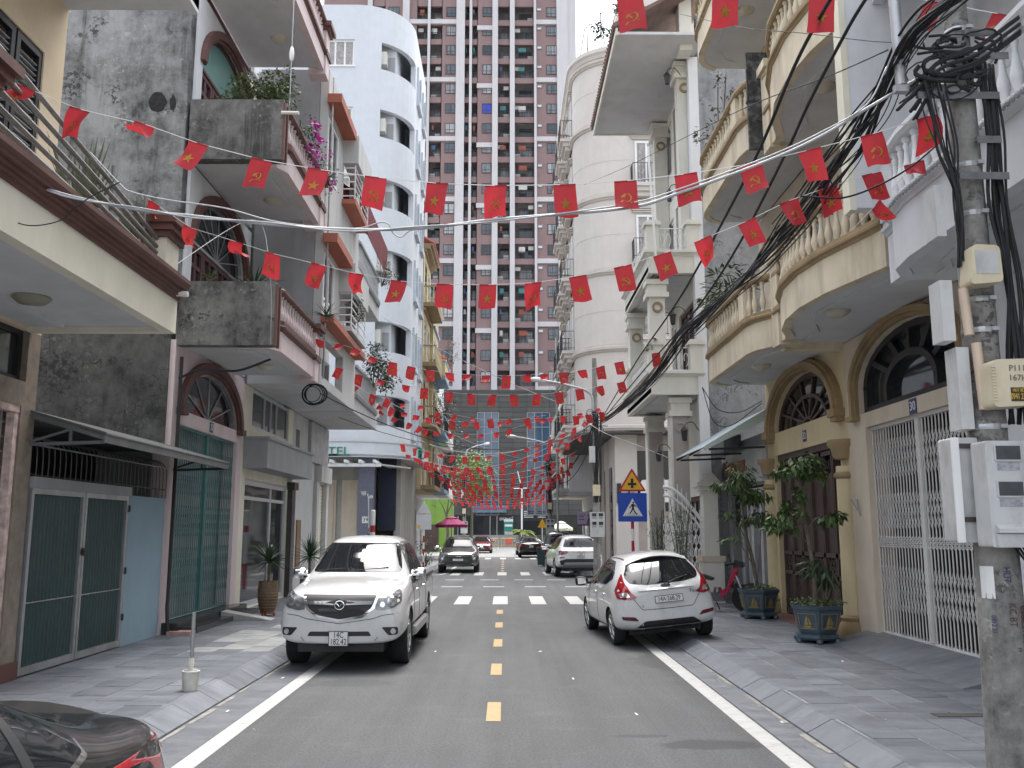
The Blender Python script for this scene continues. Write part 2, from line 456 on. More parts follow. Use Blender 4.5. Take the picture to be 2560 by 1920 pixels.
# ------------------------------------------------------------------ facade tools
def stained(name, light, dark, lo=0.40, hi=0.62, crack=False, streak=5.0, scale=0.9):
    """weathered cement render: mould clouds, runs and hairline crazing"""
    m, nt, b = nt_of(name)
    g = N(nt, 'ShaderNodeNewGeometry').outputs['Position']
    cl = noise(nt, g, scale, 9, 0.72, (1, 1, 1 / streak)); cl2 = noise(nt, g, scale * 2.1, 9, 0.75)
    mm = N(nt, 'ShaderNodeMath', operation='ADD'); nt.links.new(cl, mm.inputs[0]); nt.links.new(cl2, mm.inputs[1])
    hf = N(nt, 'ShaderNodeMath', operation='MULTIPLY'); nt.links.new(mm.outputs[0], hf.inputs[0]); hf.inputs[1].default_value = 0.5
    mid = tuple((a * 0.55 + c * 0.45) for a, c in zip(light, dark))
    c = ramp(nt, hf.outputs[0], [(lo, dark), ((lo + hi) / 2, mid), (hi, light)])
    # runs of black mould down the wall
    run = ramp(nt, noise(nt, g, 2.6, 7, 0.7, (1, 1, 0.07)), [(0.53, 0.0), (0.64, 0.85)])
    run = mix(nt, 1, run, ramp(nt, noise(nt, g, 0.8, 4, 0.6), [(0.44, 0.0), (0.60, 1.0)]), 'MULTIPLY')
    c = mix(nt, run, c, dark)
    # flaked patches
    fl = mix(nt, 1, ramp(nt, noise(nt, g, 11, 5, 0.7), [(0.50, 0.0), (0.53, 1.0)]), ramp(nt, noise(nt, g, 0.95, 6, 0.75), [(0.55, 0.0), (0.62, 0.9)]), 'MULTIPLY')
    c = mix(nt, fl, c, tuple(x * 0.8 for x in dark))
    sp = mix(nt, 1, ramp(nt, noise(nt, g, 8, 6, 0.75), [(0.56, 0.0), (0.62, 0.8)]), ramp(nt, noise(nt, g, 1.3, 3), [(0.48, 0.0), (0.6, 1.0)]), 'MULTIPLY')
    c = mix(nt, sp, c, tuple(min(1, x * 1.25) for x in light))
    if crack:
        mp = N(nt, 'ShaderNodeVectorMath', operation='ADD'); nz = N(nt, 'ShaderNodeTexNoise', Scale=3.0); nt.links.new(g, nz.inputs['Vector'])
        sc = N(nt, 'ShaderNodeVectorMath', operation='SCALE'); sc.inputs['Scale'].default_value = 0.25; nt.links.new(nz.outputs['Color'], sc.inputs[0])
        nt.links.new(g, mp.inputs[0]); nt.links.new(sc.outputs[0], mp.inputs[1])
        vo = N(nt, 'ShaderNodeTexVoronoi', feature='DISTANCE_TO_EDGE', Scale=6.5); nt.links.new(mp.outputs[0], vo.inputs['Vector'])
        cr = ramp(nt, vo.outputs['Distance'], [(0.01, 0.8), (0.045, 0.0)])
        ms = ramp(nt, noise(nt, g, 1.1, 3), [(.46, 0.0), (.58, 1.0)]); cr = mix(nt, 1, cr, ms, 'MULTIPLY')
        c = mix(nt, cr, c, tuple(x * 0.7 for x in dark))
    nt.links.new(c, b.inputs['Base Color']); b.inputs['Roughness'].default_value = 0.92
    bp = N(nt, 'ShaderNodeBump', Strength=0.4, Distance=0.02); nt.links.new(noise(nt, g, 14, 8), bp.inputs['Height']); nt.links.new(bp.outputs[0], b.inputs['Normal'])
    return m
M_STAIN_L = stained('stained_render_light', (0.31, 0.315, 0.315), (0.05, 0.05, 0.049), .40, .575, False, 6, .7)
M_STAIN_D = stained('stained_render_dark', (0.125, 0.126, 0.12), (0.026, 0.027, 0.025), .38, .64, True, 1.5, 1.3)
M_STAIN_B = stained('stained_balcony', (0.19, 0.187, 0.178), (0.024, 0.024, 0.023), .40, .60, False, 2.2, 1.1)
M_STAIN_G = stained('grey_party_wall', (0.36, 0.37, 0.38), (0.15, 0.155, 0.16), .36, .62, False, 3)
M_CREAM = mat('cream_paint', (0.68, 0.65, 0.53), rough=0.75, var=0.06, dirt=0.22, dirtcol=(.3, .27, .2))
M_PEACH = mat('peach_paint', (0.66, 0.54, 0.38), rough=0.75, var=0.06, dirt=0.15, dirtcol=(.3, .25, .18))
M_PINK = mat('pink_paint', (0.64, 0.535, 0.53), rough=0.75, var=0.06, dirt=0.3, dirtcol=(.25, .2, .19))
M_BROWN = mat('brown_trim', (0.115, 0.052, 0.042), rough=0.6, var=0.2, dirt=0.3, dirtcol=(.05, .03, .03))
M_SOFFIT = mat('soffit_white', (0.56, 0.565, 0.57), rough=0.85, var=0.06, dirt=0.3, dirtcol=(.30, .29, .27), streak=1)
M_WHITEW = mat('white_render', (0.70, 0.71, 0.72), rough=0.8, var=0.05, dirt=0.3, dirtcol=(.30, .30, .28))
M_GREYW = mat('grey_render', (0.48, 0.48, 0.47), rough=0.8, var=0.07, dirt=0.35, dirtcol=(.22, .21, .2))
M_GREYD = mat('grey_render_dark', (0.30, 0.305, 0.31), rough=0.8, var=0.08, dirt=0.35, dirtcol=(.15, .15, .14))
M_ORANGE = mat('orange_ledge', (0.36, 0.115, 0.07), rough=0.7, var=0.1, dirt=0.3, dirtcol=(.2, .08, .05))
M_STONE = mat('tan_stone_cladding', (0.22, 0.18, 0.145), rough=0.45, var=0.28, scale=7, dirt=0.3, dirtcol=(.12, .10, .08), streak=1.5, dscale=4)
M_DKWOOD = mat('dark_brown_wood', (0.062, 0.032, 0.028), rough=0.5, var=0.25, scale=8)
M_MAROON = mat('maroon_joinery', (0.095, 0.035, 0.038), rough=0.5, var=0.15)
M_WGLASS = mat('window_glass', (0.020, 0.023, 0.026), rough=0.05, var=0.2, spec=0.6)
M_WGLASS2 = mat('window_glass_pale', (0.20, 0.215, 0.23), rough=0.08, var=0.3, scale=1.2, spec=0.6)
M_CURTAIN = mat('curtain', (0.34, 0.32, 0.31), rough=0.9, var=0.35, scale=9, streak=20)
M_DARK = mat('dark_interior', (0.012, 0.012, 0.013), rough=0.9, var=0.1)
M_ALU = mat('aluminium_frame', (0.55, 0.56, 0.57), rough=0.4, metal=0.3, var=0.05)
M_WHITEFR = mat('white_frame', (0.74, 0.74, 0.73), rough=0.5, var=0.05)
M_STEELG = mat('galvanised_steel', (0.42, 0.43, 0.44), rough=0.45, metal=0.7, var=0.15, scale=6, dirt=0.4, dirtcol=(.2, .17, .14))
M_IRONBLK = mat('black_ironwork', (0.02, 0.021, 0.023), rough=0.5, var=0.1)
M_TEAL = mat('teal_gate_paint', (0.05, 0.17, 0.165), rough=0.55, var=0.15, scale=5, dirt=0.5, dirtcol=(.04, .06, .06), dscale=3)
M_GREENCOR = mat('dark_green_sheet', (0.015, 0.046, 0.044), rough=0.5, var=0.2, scale=2, dirt=0.35, dirtcol=(.05, .05, .045), dscale=4)
M_BLUEW = mat('pale_blue_wall', (0.26, 0.37, 0.44), rough=0.8, var=0.06, dirt=0.35, dirtcol=(.2, .25, .27), dscale=1.2)
M_PVC = mat('pvc_pipe', (0.62, 0.60, 0.55), rough=0.5, var=0.1)
M_BRONZE = mat('dark_pillar_stone', (0.045, 0.036, 0.034), rough=0.3, var=0.2)

M_AWNDK = mat('old_dark_sheet', (.115, .118, .118), rough=.55, var=.25, dirt=.4)
M_RUSTBAR = mat('rusty_bar', (.10, .092, .088), rough=.7, var=.3, scale=9)
M_RAILP = mat('dull_steel_rail', (.20, .195, .185), rough=.55, metal=.3, var=.25, scale=6, dirt=.5, dirtcol=(.08, .07, .06))
class Fac:
    """a facade plane; u runs along it, d is the distance out of it towards the street"""
    def __init__(s, ax, at, out): s.ax, s.at, s.out = ax, at, out
    def p(s, u, d, z): t = s.at + s.out * d; return (t, u, z) if s.ax == 'x' else (u, t, z)
    def box(s, mb, u0, u1, z0, z1, d0, d1):
        a = s.p(u0, d0, z0); b = s.p(u1, d1, z1); mb.box(a[0], b[0], a[1], b[1], a[2], b[2]); return mb
    def prism(s, mb, pts, d0, d1): mb.prism(pts, s.ax, s.at + s.out * d0, s.at + s.out * d1); return mb
    def path(s, pts): return [s.p(u, d, 0)[:2] for u, d in pts]
    def rotz(s): return {('x', 1): RAD(90), ('x', -1): RAD(-90), ('y', -1): 0}[(s.ax, s.out)]
    def wall(s, mb, u0, u1, z0, z1, t=0.22, holes=(), d=0.0):
        us = sorted({u0, u1} | {min(max(v, u0), u1) for h in holes for v in h[:2]}); zs = sorted({z0, z1} | {min(max(v, z0), z1) for h in holes for v in h[2:]})
        for a, b in zip(us, us[1:]):
            run = None
            for c, e in list(zip(zs, zs[1:])) + [(None, None)]:
                open_ = c is None or any(h[0] < (a + b) / 2 < h[1] and h[2] < (c + e) / 2 < h[3] for h in holes)
                if not open_: run = (run[0], e) if run else (c, e)
                elif run: s.box(mb, a, b, run[0], run[1], d - t, d); run = None
        return mb
    def arch_fill(s, mb, u0, u1, zs, zt, rise, d0, d1, n=14):
        c = (u0 + u1) / 2; a = (u1 - u0) / 2
        P = [(c - a * math.cos(math.pi * i / n), zs + rise * math.sin(math.pi * i / n)) for i in range(n + 1)]
        for p, q in zip(P, P[1:]): s.prism(mb, [p, q, (q[0], zt), (p[0], zt)], d0, d1)
    def arch_trim(s, mb, c, zs, a, rise, w, d0, d1, n=18):
        for i in range(n):
            t0, t1 = math.pi * i / n, math.pi * (i + 1) / n
            I = lambda t: (c - a * math.cos(t), zs + rise * math.sin(t)); O = lambda t: (c - (a + w) * math.cos(t), zs + (rise + w) * math.sin(t))
            s.prism(mb, [I(t0), O(t0), O(t1), I(t1)], d0, d1)
    def sweep(s, mb, pts, prof):
        path = s.path(pts); i = len(path) // 2
        d = Vector(path[i]) - Vector(path[i - 1]); n = Vector((d.y, -d.x))
        v = n.x if s.ax == 'x' else n.y
        side = 1 if v * s.out > 0 else -1
        if abs(v) < 1e-6: side = 1
        mb.sweep(path, prof, side); return mb

def window(f, par, u0, u1, z0, z1, d=-0.10, fw=0.06, m=None, mull=(0.5,), trans=(), glass=None, name='window', sill=False, dep=0.06):
    m = m or M_ALU; glass = glass or M_WGLASS
    b = MB()
    f.box(b, u0, u1, z0, z0 + fw, d, d + dep); f.box(b, u0, u1, z1 - fw, z1, d, d + dep)
    f.box(b, u0, u0 + fw, z0 + fw, z1 - fw, d, d + dep); f.box(b, u1 - fw, u1, z0 + fw, z1 - fw, d, d + dep)
    for t in mull: c = u0 + (u1 - u0) * t; f.box(b, c - fw * .45, c + fw * .45, z0 + fw, z1 - fw, d, d + dep * 0.9)
    for t in trans: c = z0 + (z1 - z0) * t; f.box(b, u0 + fw, u1 - fw, c - fw * .4, c + fw * .4, d, d + dep * 0.85)
    if sill: f.box(b, u0 - .06, u1 + .06, z0 - .07, z0 - .005, d, 0.06)
    o = b.build(name, m, par)
    g = MB(); f.box(g, u0 + .01, u1 - .01, z0 + .01, z1 - .01, d + .005, d + .02)
    g.build('pane', glass, o)
    return o
def fan_window(f, par, c, zs, a, rise, d, m, nray=5, fw=0.07, hub=0.0, ring=None, glass=None, ray=0.022):
    b = MB()
    f.arch_trim(b, c, zs, a - fw, rise - fw, fw, d, d + .07); f.box(b, c - a, c + a, zs - fw, zs, d, d + .07)
    for i in range(nray):
        t = math.pi * (i + 1) / (nray + 1)
        p0 = Vector(f.p(c - math.cos(t) * hub * a, d + .04, zs + math.sin(t) * hub * rise)); p1 = Vector(f.p(c - math.cos(t) * (a - fw), d + .04, zs + math.sin(t) * (rise - fw)))
        b.tube([p0, p1], ray, 4)
    for r_ in (ring or ()): f.arch_trim(b, c, zs, a * r_ - ray, rise * r_ - ray, ray * 2, d + .01, d + .075)
    o = b.build('fan_window', m, par)
    g = MB(); n = 16
    pts = [(c - (a - .01) * math.cos(math.pi * i / n), zs + (rise - .01) * math.sin(math.pi * i / n)) for i in range(n + 1)]
    f.prism(g, pts, d + .005, d + .02); g.build('pane', glass or M_WGLASS, o)
    return o
BALS = {}
def baluster_mesh(h, m, r=1.0):
    k = (round(h, 3), m.name, r)
    if k not in BALS:
        P = [(.050, 0), (.050, .05), (.030, .09), (.034, .14), (.056, .28), (.058, .36), (.034, .56), (.024, .76), (.034, .82), (.034, .86), (.026, .89), (.048, .94), (.048, 1)]
        BALS[k] = MB().lathe([(a * r, z * h) for a, z in P], (0, 0, 0), 9).mesh('baluster', m, smooth=True)
    return BALS[k]
def along(path, step, margin=0.08):
    out = []; 
    for a, b in zip(path, path[1:]):
        a = Vector(a); b = Vector(b); L = (b - a).length; 
        out.append((a, b, L))
    tot = sum(x[2] for x in out); n = max(1, int((tot - 2 * margin) / step)); res = []
    for i in range(n + 1):
        s_ = margin + (tot - 2 * margin) * i / n
        for a, b, L in out:
            if s_ <= L + 1e-9: res.append(a.lerp(b, s_ / L)); break
            s_ -= L
    return res
def balcony(f, par, pts, zb, fas, m_fas, m_trim, m_bal, hb=0.5, step=0.17, d_in=0.0, soffit=None, cor=0.15, rail=True, u_ends=None, rail_m=None, lamp=None, inner=0.14):
    """pts: front line [(u, d)] from one side wall to the other"""
    b = MB()
    path = f.path(pts)
    us = [p[0] for p in pts]
    um = (us[0] + us[-1]) / 2
    inn = [(u + (.07 if u < um else -.07), max(d - .07, d_in)) for u, d in pts]
    poly = f.path(inn + [(inn[-1][0], d_in), (inn[0][0], d_in)])
    b.prism(poly, 'z', zb + 0.03, zb + 0.15)
    o = b.build('balcony', soffit or M_SOFFIT, par)
    fb = MB(); f.sweep(fb, pts, [(-inner, zb), (0, zb), (0, zb + fas), (-inner, zb + fas)]); fb.build('fascia', m_fas, o)
    sb = MB()   # moulding on the soffit
    ins = [(u + (0.35 if u < (us[0] + us[-1]) / 2 else -0.35), max(d - 0.4, 0.12)) for u, d in pts]
    f.sweep(sb, ins, [(-.04, zb + 0.005), (.04, zb + 0.005), (.04, zb + .032), (-.04, zb + .032)]); sb.build('soffit_moulding', soffit or M_SOFFIT, o)
    z = zb + fas
    cb = MB(); f.sweep(cb, pts, [(-inner - .02, z), (.015, z), (.03, z + .03), (.07, z + .05), (.075, z + .09), (.045, z + .11), (.045, z + cor), (-inner - .02, z + cor)]); cb.build('cornice', m_trim, o)
    z += cor
    if rail:
        for p in along(path, step): link('baluster', baluster_mesh(hb, m_bal), o, (p[0] + (-f.out * .06 if f.ax == 'x' else 0), p[1] + (0 if f.ax == 'x' else -f.out * .06), z))
        rb = MB(); z2 = z + hb
        f.sweep(rb, pts, [(-.15, z2), (.015, z2), (.05, z2 + .04), (.05, z2 + .09), (.02, z2 + .12), (-.155, z2 + .12)]); rb.build('handrail', rail_m or m_trim, o)
    if lamp:
        lb = MB(); p = f.p(lamp[0], lamp[1], zb + .03)
        lb.lathe([(.02, -.11), (.09, -.095), (.16, -.05), (.18, -.02), (.18, 0)], p, 16); lb.build('ceiling_lamp', mat('lamp_glass', (.5, .47, .38), rough=.3), o, smooth=True)
    return o
def folding_gate(f, par, u0, u1, z0, z1, m, nb, d=-0.06, tiers=((.10, .36), (.42, .58), (.64, .90)), rows=5):
    """pantograph gate: upright bars with crossed strips"""
    fr = MB(); f.box(fr, u0, u1, z1 - .05, z1, d - .03, d + .03); f.box(fr, u0, u1, z0, z0 + .03, d - .03, d + .03)
    mid = (u0 + u1) / 2
    f.box(fr, mid - .055, mid - .006, z0 + .03, z1 - .05, d - .025, d + .05); f.box(fr, mid + .006, mid + .055, z0 + .03, z1 - .05, d - .025, d + .05)
    o = fr.build('folding_gate', m, par)
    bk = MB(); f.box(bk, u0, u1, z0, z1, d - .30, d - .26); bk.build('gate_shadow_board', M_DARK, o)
    bar = MB(); f.box(bar, -.013, .013, 0, z1 - z0 - .09, -.004, .004)
    off = Vector(f.p(0, 0, 0)); bm_ = MB()
    bm_.v = [tuple(Vector(v) - off) for v in bar.v]; bm_.f = bar.f; bm_.m = bar.m
    me = bm_.mesh('bar', m); step = (u1 - u0) / nb
    for i in range(nb + 1):
        u = u0 + .012 + (u1 - u0 - .024) * i / nb
        if abs(u - mid) < .05: continue
        link('bar', me, o, f.p(u, d + .012, z0 + .035))
    lt = MB(); H = z1 - z0
    for a, b_ in tiers:
        n = rows; hh = (b_ - a) * H / n
        for i in range(nb):
            ua = u0 + (u1 - u0) * i / nb; ub = ua + step
            for k in range(n):
                za = z0 + a * H + hh * k
                for (p, q) in (((ua, za), (ub, za + hh)), ((ua, za + hh), (ub, za))):
                    f.prism(lt, [(p[0], p[1] - .010), (q[0], q[1] - .010), (q[0], q[1] + .010), (p[0], p[1] + .010)], d + .020, d + .024)
    tag(lt.build('lattice_strips', m, o), kind='stuff')
    return o
def corrugated(f, mb, u0, u1, z0, z1, d, amp=0.022, per=0.095):
    n = int((u1 - u0) / per * 4); vs = []; 
    for i in range(n + 1):
        u = u0 + (u1 - u0) * i / n; t = (i % 4)
        dd = d + (amp if t in (1, 2) else -amp)
        vs.append(f.p(u, dd, z0)); vs.append(f.p(u, dd, z1))
    mb._add(vs, [(2 * i, 2 * i + 2, 2 * i + 3, 2 * i + 1) for i in range(n)])
def number_sign(f, par, u, z, t, d=0.012, w=.22, h=.20):
    b = MB(); f.box(b, u - w / 2, u + w / 2, z - h / 2, z + h / 2, 0.002, d)
    o = b.build('house_number', mat('enamel_blue', (.02, .035, .13), rough=.4), par)
    text(t, h * .85, f.p(u, d + .002, z), (RAD(90), 0, f.rotz()), M_PLATE, o, 'number')
def conduit(name, pts, r, m, label, cat, n=6, group=None):
    o = MB().tube(pts, r, n).build(name, m, None, smooth=True); return tag(o, label, cat, group)
def wall_lantern(f, u, z, label, big=1.0, d0=0.0):
    t = thing('wall_lantern', label, 'lantern', f.p(u, d0, z), 'lanterns on the white corner house')
    b = MB(); P = [f.p(u, d0, z), f.p(u, d0 + .12 * big, z + .16 * big), f.p(u, d0 + .26 * big, z + .14 * big), f.p(u, d0 + .30 * big, z + .02 * big)]
    b.tube(spline(P, 5), .012, 5); b.build('bracket', M_IRONBLK, t)
    c = f.p(u, d0 + .30 * big, z - .22 * big)
    MB().lathe([(.03, 0), (.06, .02), (.085, .20 * big), (.11, .21 * big), (.05, .27 * big), (.015, .30 * big)], c, 6).build('lantern_case', M_IRONBLK, t)
    return t

LW = Fac('x', -5.9, 1); RW = Fac('x', 5.85, -1)
# ------------------------------------------------------------------ left row
# L0: cream house with tan stone base
h = thing('house', 'cream house with tan stone base and pipe railing at the left edge', 'house', (-5.9, 8, 0))
b = MB(); LW.wall(b, 4, 11.36, 0.0, 4.36, .3, [(8.4, 11.03, .15, 3.42), (8.4, 11.08, 3.72, 4.36)]); b.build('stone_wall', M_STONE, h)
b = MB(); LW.box(b, 10.98, 11.38, .14, .36, 0, .04); b.build('plinth', M_BROWN, h)
b = MB(); LW.wall(b, 4, 11.36, 4.36, 12.0, .3, [(8.3, 10.86, 5.0, 7.95)]); b.build('wall', M_PEACH, h)
b = MB(); b.box(-10, -6.2, 4, 11.3, 0, 12); b.build('house_core', M_PEACH, h)
window(LW, h, 8.4, 11.08, 3.72, 4.36, -.14, .06, M_IRONBLK, (.45,), ())
b = MB(); LW.box(b, 8.4, 11.03, .15, 3.42, -.28, -.26); d_ = b.build('metal_door', M_GREYD, h)
b = MB(); LW.box(b, 10.93, 11.02, .15, 3.42, -.12, -.02); LW.box(b, 8.4, 11.02, 3.33, 3.42, -.12, -.01); b.build('door_frame', mat('worn_white_red', (.55, .42, .38), rough=.7, var=.4, scale=9), d_)
g = MB()
for i in range(16): LW.box(g, 9.6, 10.93, .5 + i * .18, .52 + i * .18, -.16, -.13)
for i in range(6): LW.box(g, 9.7 + i * .22, 9.73 + i * .22, .2, 3.33, -.13, -.11)
g.build('door_grille', M_STEELG, d_)
# shutters: dark louvred leaves, slats one by one
for k, u0 in enumerate((9.62, 10.26)):
    b = MB(); u1 = u0 + .60
    for a in ((u0, u0 + .08, 5.0, 7.95), (u1 - .08, u1, 5.0, 7.95), (u0 + .08, u1 - .08, 5.0, 5.1), (u0 + .08, u1 - .08, 7.85, 7.95), (u0 + .08, u1 - .08, 6.4, 6.5)): LW.box(b, *a, -.10, -.02)
    LW.box(b, u0 + .08, u1 - .08, 5.1, 7.85, -.13, -.12)
    s_ = b.build('shutter', M_IRONBLK, h)
    for z in [5.14 + .072 * i for i in range(37)]:
        if 6.36 < z < 6.5: continue
        sl = MB(); LW.prism(sl, [(u0 + .08, z), (u1 - .08, z), (u1 - .08, z + .012), (u0 + .08, z + .012)], -.11, -.04); sl.build('slat', M_GREYD, s_)
b = MB(); LW.box(b, 4, 11.14, 4.40, 4.52, 0, 1.66); o = b.build('balcony', M_SOFFIT, h)
b = MB(); LW.box(b, 4, 11.14, 4.34, 4.86, 1.64, 1.78); LW.box(b, 11.0, 11.14, 4.34, 4.86, 0, 1.64); b.build('fascia', M_CREAM, o)
b = MB(); LW.sweep(b, [(4, 1.78), (11.14, 1.78)], [(-.1, 4.76), (.02, 4.76), (.03, 4.80), (.06, 4.805), (.06, 4.84), (.09, 4.845), (.09, 4.885), (.13, 4.89), (.13, 4.925), (.17, 4.95), (.17, 5.0), (-.1, 5.0)]); b.build('cornice', M_BROWN, o)
b = MB(); LW.box(b, 4, 10.8, 4.335, 4.40, .5, .56); b.build('soffit_moulding', M_SOFFIT, o)
lb = MB().lathe([(.02, -.08), (.14, -.07), (.2, -.02), (.2, 0)], (-5.1, 9.55, 4.40), 16).build('ceiling_lamp', mat('lamp_glass_dull', (.25, .24, .18), rough=.4), o, smooth=True)
for y0 in (6.5, 10.72):
    b = MB(); LW.box(b, y0, y0 + .42, 5.0, 5.46, 1.38, 1.76); p_ = b.build('post', M_CREAM, o)
    b = MB(); LW.box(b, y0 - .05, y0 + .47, 5.46, 5.53, 1.33, 1.81); LW.box(b, y0 - .10, y0 + .52, 5.53, 5.61, 1.28, 1.86); LW.box(b, y0 - .15, y0 + .57, 5.61, 5.70, 1.23, 1.91); b.build('post_cap', M_BROWN, o)
for za, zb in ((5.90, 5.44), (5.72, 5.34), (5.56, 5.26), (5.42, 5.17), (5.28, 5.09)):
    MB().tube([(-4.26, 4, za + (za - zb) * 1.0), (-4.26, 10.75, zb)], .026, 8).build('rail_pipe', M_RAILP, o, smooth=True)
for y in (8.5, 9.45, 10.35): MB().tube([(-4.28, y, 5.0), (-4.28, y, 5.85)], .02, 6).build('rail_upright', M_RAILP, o)
MB().tube([(-4.35, 11.02, 4.84), (-3.95, 11.02, 4.82)], .035, 8).build('drain_spout', M_PVC, o, smooth=True)
b = MB(); LW.box(b, 4, 11.36, 8.86, 9.05, 0, 1.75); LW.box(b, 4, 11.36, 8.80, 9.5, 1.62, 1.75); b.build('upper_balcony', M_SOFFIT, h)

# L1: low garage with green corrugated doors
h = thing('garage', 'low garage with dark green corrugated doors and a pale blue wall', 'garage', (-5.9, 13.7, 0))
b = MB(); b.box(-9, -6.0, 11.4, 16.0, 3.30, 3.42); b.box(-9, -8.9, 11.4, 16, 0, 3.3); b.build('roof', M_STAIN_D, h)
for u0, u1 in ((11.42, 12.88), (12.90, 14.36)):
    b = MB()
    for a in ((u0, u0 + .06, .17, 2.44), (u1 - .06, u1, .17, 2.44), (u0 + .06, u1 - .06, .17, .26), (u0 + .06, u1 - .06, 2.37, 2.44)): LW.box(b, *a, -.05, .02)
    o = b.build('gate_leaf', M_STEELG, h)
    b = MB(); corrugated(LW, b, u0 + .05, u1 - .05, .22, 2.40, -.03); b.build('corrugated_sheet', M_GREENCOR, o)
    b = MB(); LW.box(b, u0 + .06, u1 - .06, 1.02, 1.035, -.005, .0); b.build('seam_strip', M_STEELG, o)
MB().lathe([(.05, 0), (.06, .03), (.02, .05)], (-5.88, 12.89, 1.62), 10, 'x').build('gate_lock', M_IRONBLK, h)
for z in (.55, 1.25, 2.2):
    b = MB(); LW.box(b, 14.36, 14.39, z, z + .10, -.02, .045); b.build('hinge', M_IRONBLK, h)
b = MB(); LW.box(b, 11.4, 14.40, 2.44, 2.58, -.08, .05); b.build('lintel', M_GREYD, h)
b = MB(); LW.box(b, 14.40, 16.0, .10, 2.46, -.25, -.03); LW.box(b, 14.40, 14.46, .1, 2.46, -.03, .01); b.build('blue_wall', M_BLUEW, h)
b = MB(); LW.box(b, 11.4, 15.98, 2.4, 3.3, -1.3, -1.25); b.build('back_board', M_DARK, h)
o = tag(MB().box(-5.95, -5.93, 11.42, 15.98, 2.60, 2.62).build('grille', M_IRONBLK, h))
for i in range(30):
    y = 11.5 + i * .153
    MB().tube(spline([(-5.9, y, 2.46), (-5.9, y, 2.85), (-5.93, y, 3.0), (-6.05, y, 3.10), (-6.3, y, 3.12)], 4), .008, 5).build('grille_bar', M_RUSTBAR, o)
MB().tube([(-5.9, 11.4, 2.98), (-5.9, 15.95, 2.98)], .012, 5).build('grille_rail', M_STEELG, o)
aw = thing('awning', 'long corrugated metal awning over the green garage doors', 'awning', (-5.9, 13.6, 3.3))
b = MB(); n = 190
vs = []
for i in range(n + 1):
    y = 11.25 + (16.35 - 11.25) * i / n; dz = .018 * math.cos(i * math.pi / 1.0)
    vs += [(-5.98, y, 3.40 + dz), (-4.94, y, 3.10 + dz)]
b._add(vs, [(2 * i, 2 * i + 1, 2 * i + 3, 2 * i + 2) for i in range(n)])
b.build('corrugated_sheet', M_AWNDK, aw)
b = MB().box(-4.98, -4.955, 11.25, 16.35, 2.99, 3.085); b.build('edge_strip', M_AWNDK, aw)
for y in (11.3, 16.25):
    b = MB(); b.bar((-5.9, y, 3.33), (-4.98, y, 3.05), .05); b.bar((-5.9, y, 2.97), (-4.98, y, 3.0), .04); b.bar((-5.9, y, 3.0), (-5.4, y, 3.16), .03); b.bar((-5.4, y, 3.18), (-5.4, y, 2.98), .03)
    b.build('bracket', M_AWNDK if y < 12 else M_IRONBLK, aw)
for y in (12.9, 14.6): MB().bar((-5.9, y, 3.33), (-4.98, y, 3.05), .04).build('rafter', M_GREYD, aw)

# L2: pink house
h = thing('house', 'pink four storey house with brown arches, stained side wall and teal folding gate', 'house', (-5.9, 18, 0))
b = MB(); b.box(-12, -6.0, 15.98, 16.25, 3.3, 5.9); b.build('side_wall_lower', M_STAIN_D, h)
b = MB(); b.box(-12, -5.96, 15.98, 16.25, 5.90, 20); b.build('side_wall', M_STAIN_L, h)
b = MB(); LW.wall(b, 16.02, 20.35, 0, 5.3, .3, [(16.42, 20.0, .3, 3.82), (16.42, 20.0, 4.08, 5.12)])
LW.arch_fill(b, 16.42, 20.0, 4.08, 5.12, .98, -.3, 0)
b.build('wall', M_PINK, h)
b = MB(); b.box(-12, -6.25, 16.3, 20.3, 0, 20); b.build('house_core', M_GREYD, h)
b = MB(); LW.arch_trim(b, 18.21, 4.08, 1.79, .98, .16, 0, .10); LW.arch_trim(b, 18.21, 4.08, 1.72, .91, .09, 0, .05)
for y in (16.35, 20.07): LW.box(b, y - .13, y + .13, 3.98, 4.10, 0, .14)
b.build('arch_moulding', M_BROWN, h)
fan_window(LW, h, 18.21, 4.08, 1.72, .92, -.12, M_STEELG, 5, .05, .0, ray=.014)
folding_gate(LW, h, 16.42, 20.0, .36, 3.82, M_TEAL, 30, -.10, rows=3)
number_sign(LW, h, 18.2, 3.95, '32', w=.2, h=.2)
b = MB(); LW.box(b, 16.1, 20.35, .15, .34, -.1, .28); LW.box(b, 16.3, 20.35, .15, .245, .28, .55); b.build('door_step', mat('black_granite', (.035, .035, .036), rough=.2, var=.3, scale=30), h)
rp = MB().prism([(-5.60, .152), (-5.60, .335), (-4.62, .165), (-4.62, .152)], 'y', 18.45, 18.85); tag(rp.build('scooter_ramp', M_CONC), 'small concrete wedge ramp on the steps of the teal gate', 'ramp')
tag(MB().box(-5.75, -5.35, 15.95, 16.25, .15, .21).build('brick', mat('pink_brick', (.42, .25, .22), rough=.9, var=.3, scale=9)), 'loose pink brick slab by the foot of the black drainpipe', 'brick')
conduit('drainpipe', [(-5.82, 16.12, 5.0), (-5.82, 16.12, .75), (-5.8, 16.05, .62), (-5.75, 16.0, .2)], .035, M_IRONBLK, 'thin black pipe down the edge of the pink house', 'pipe')
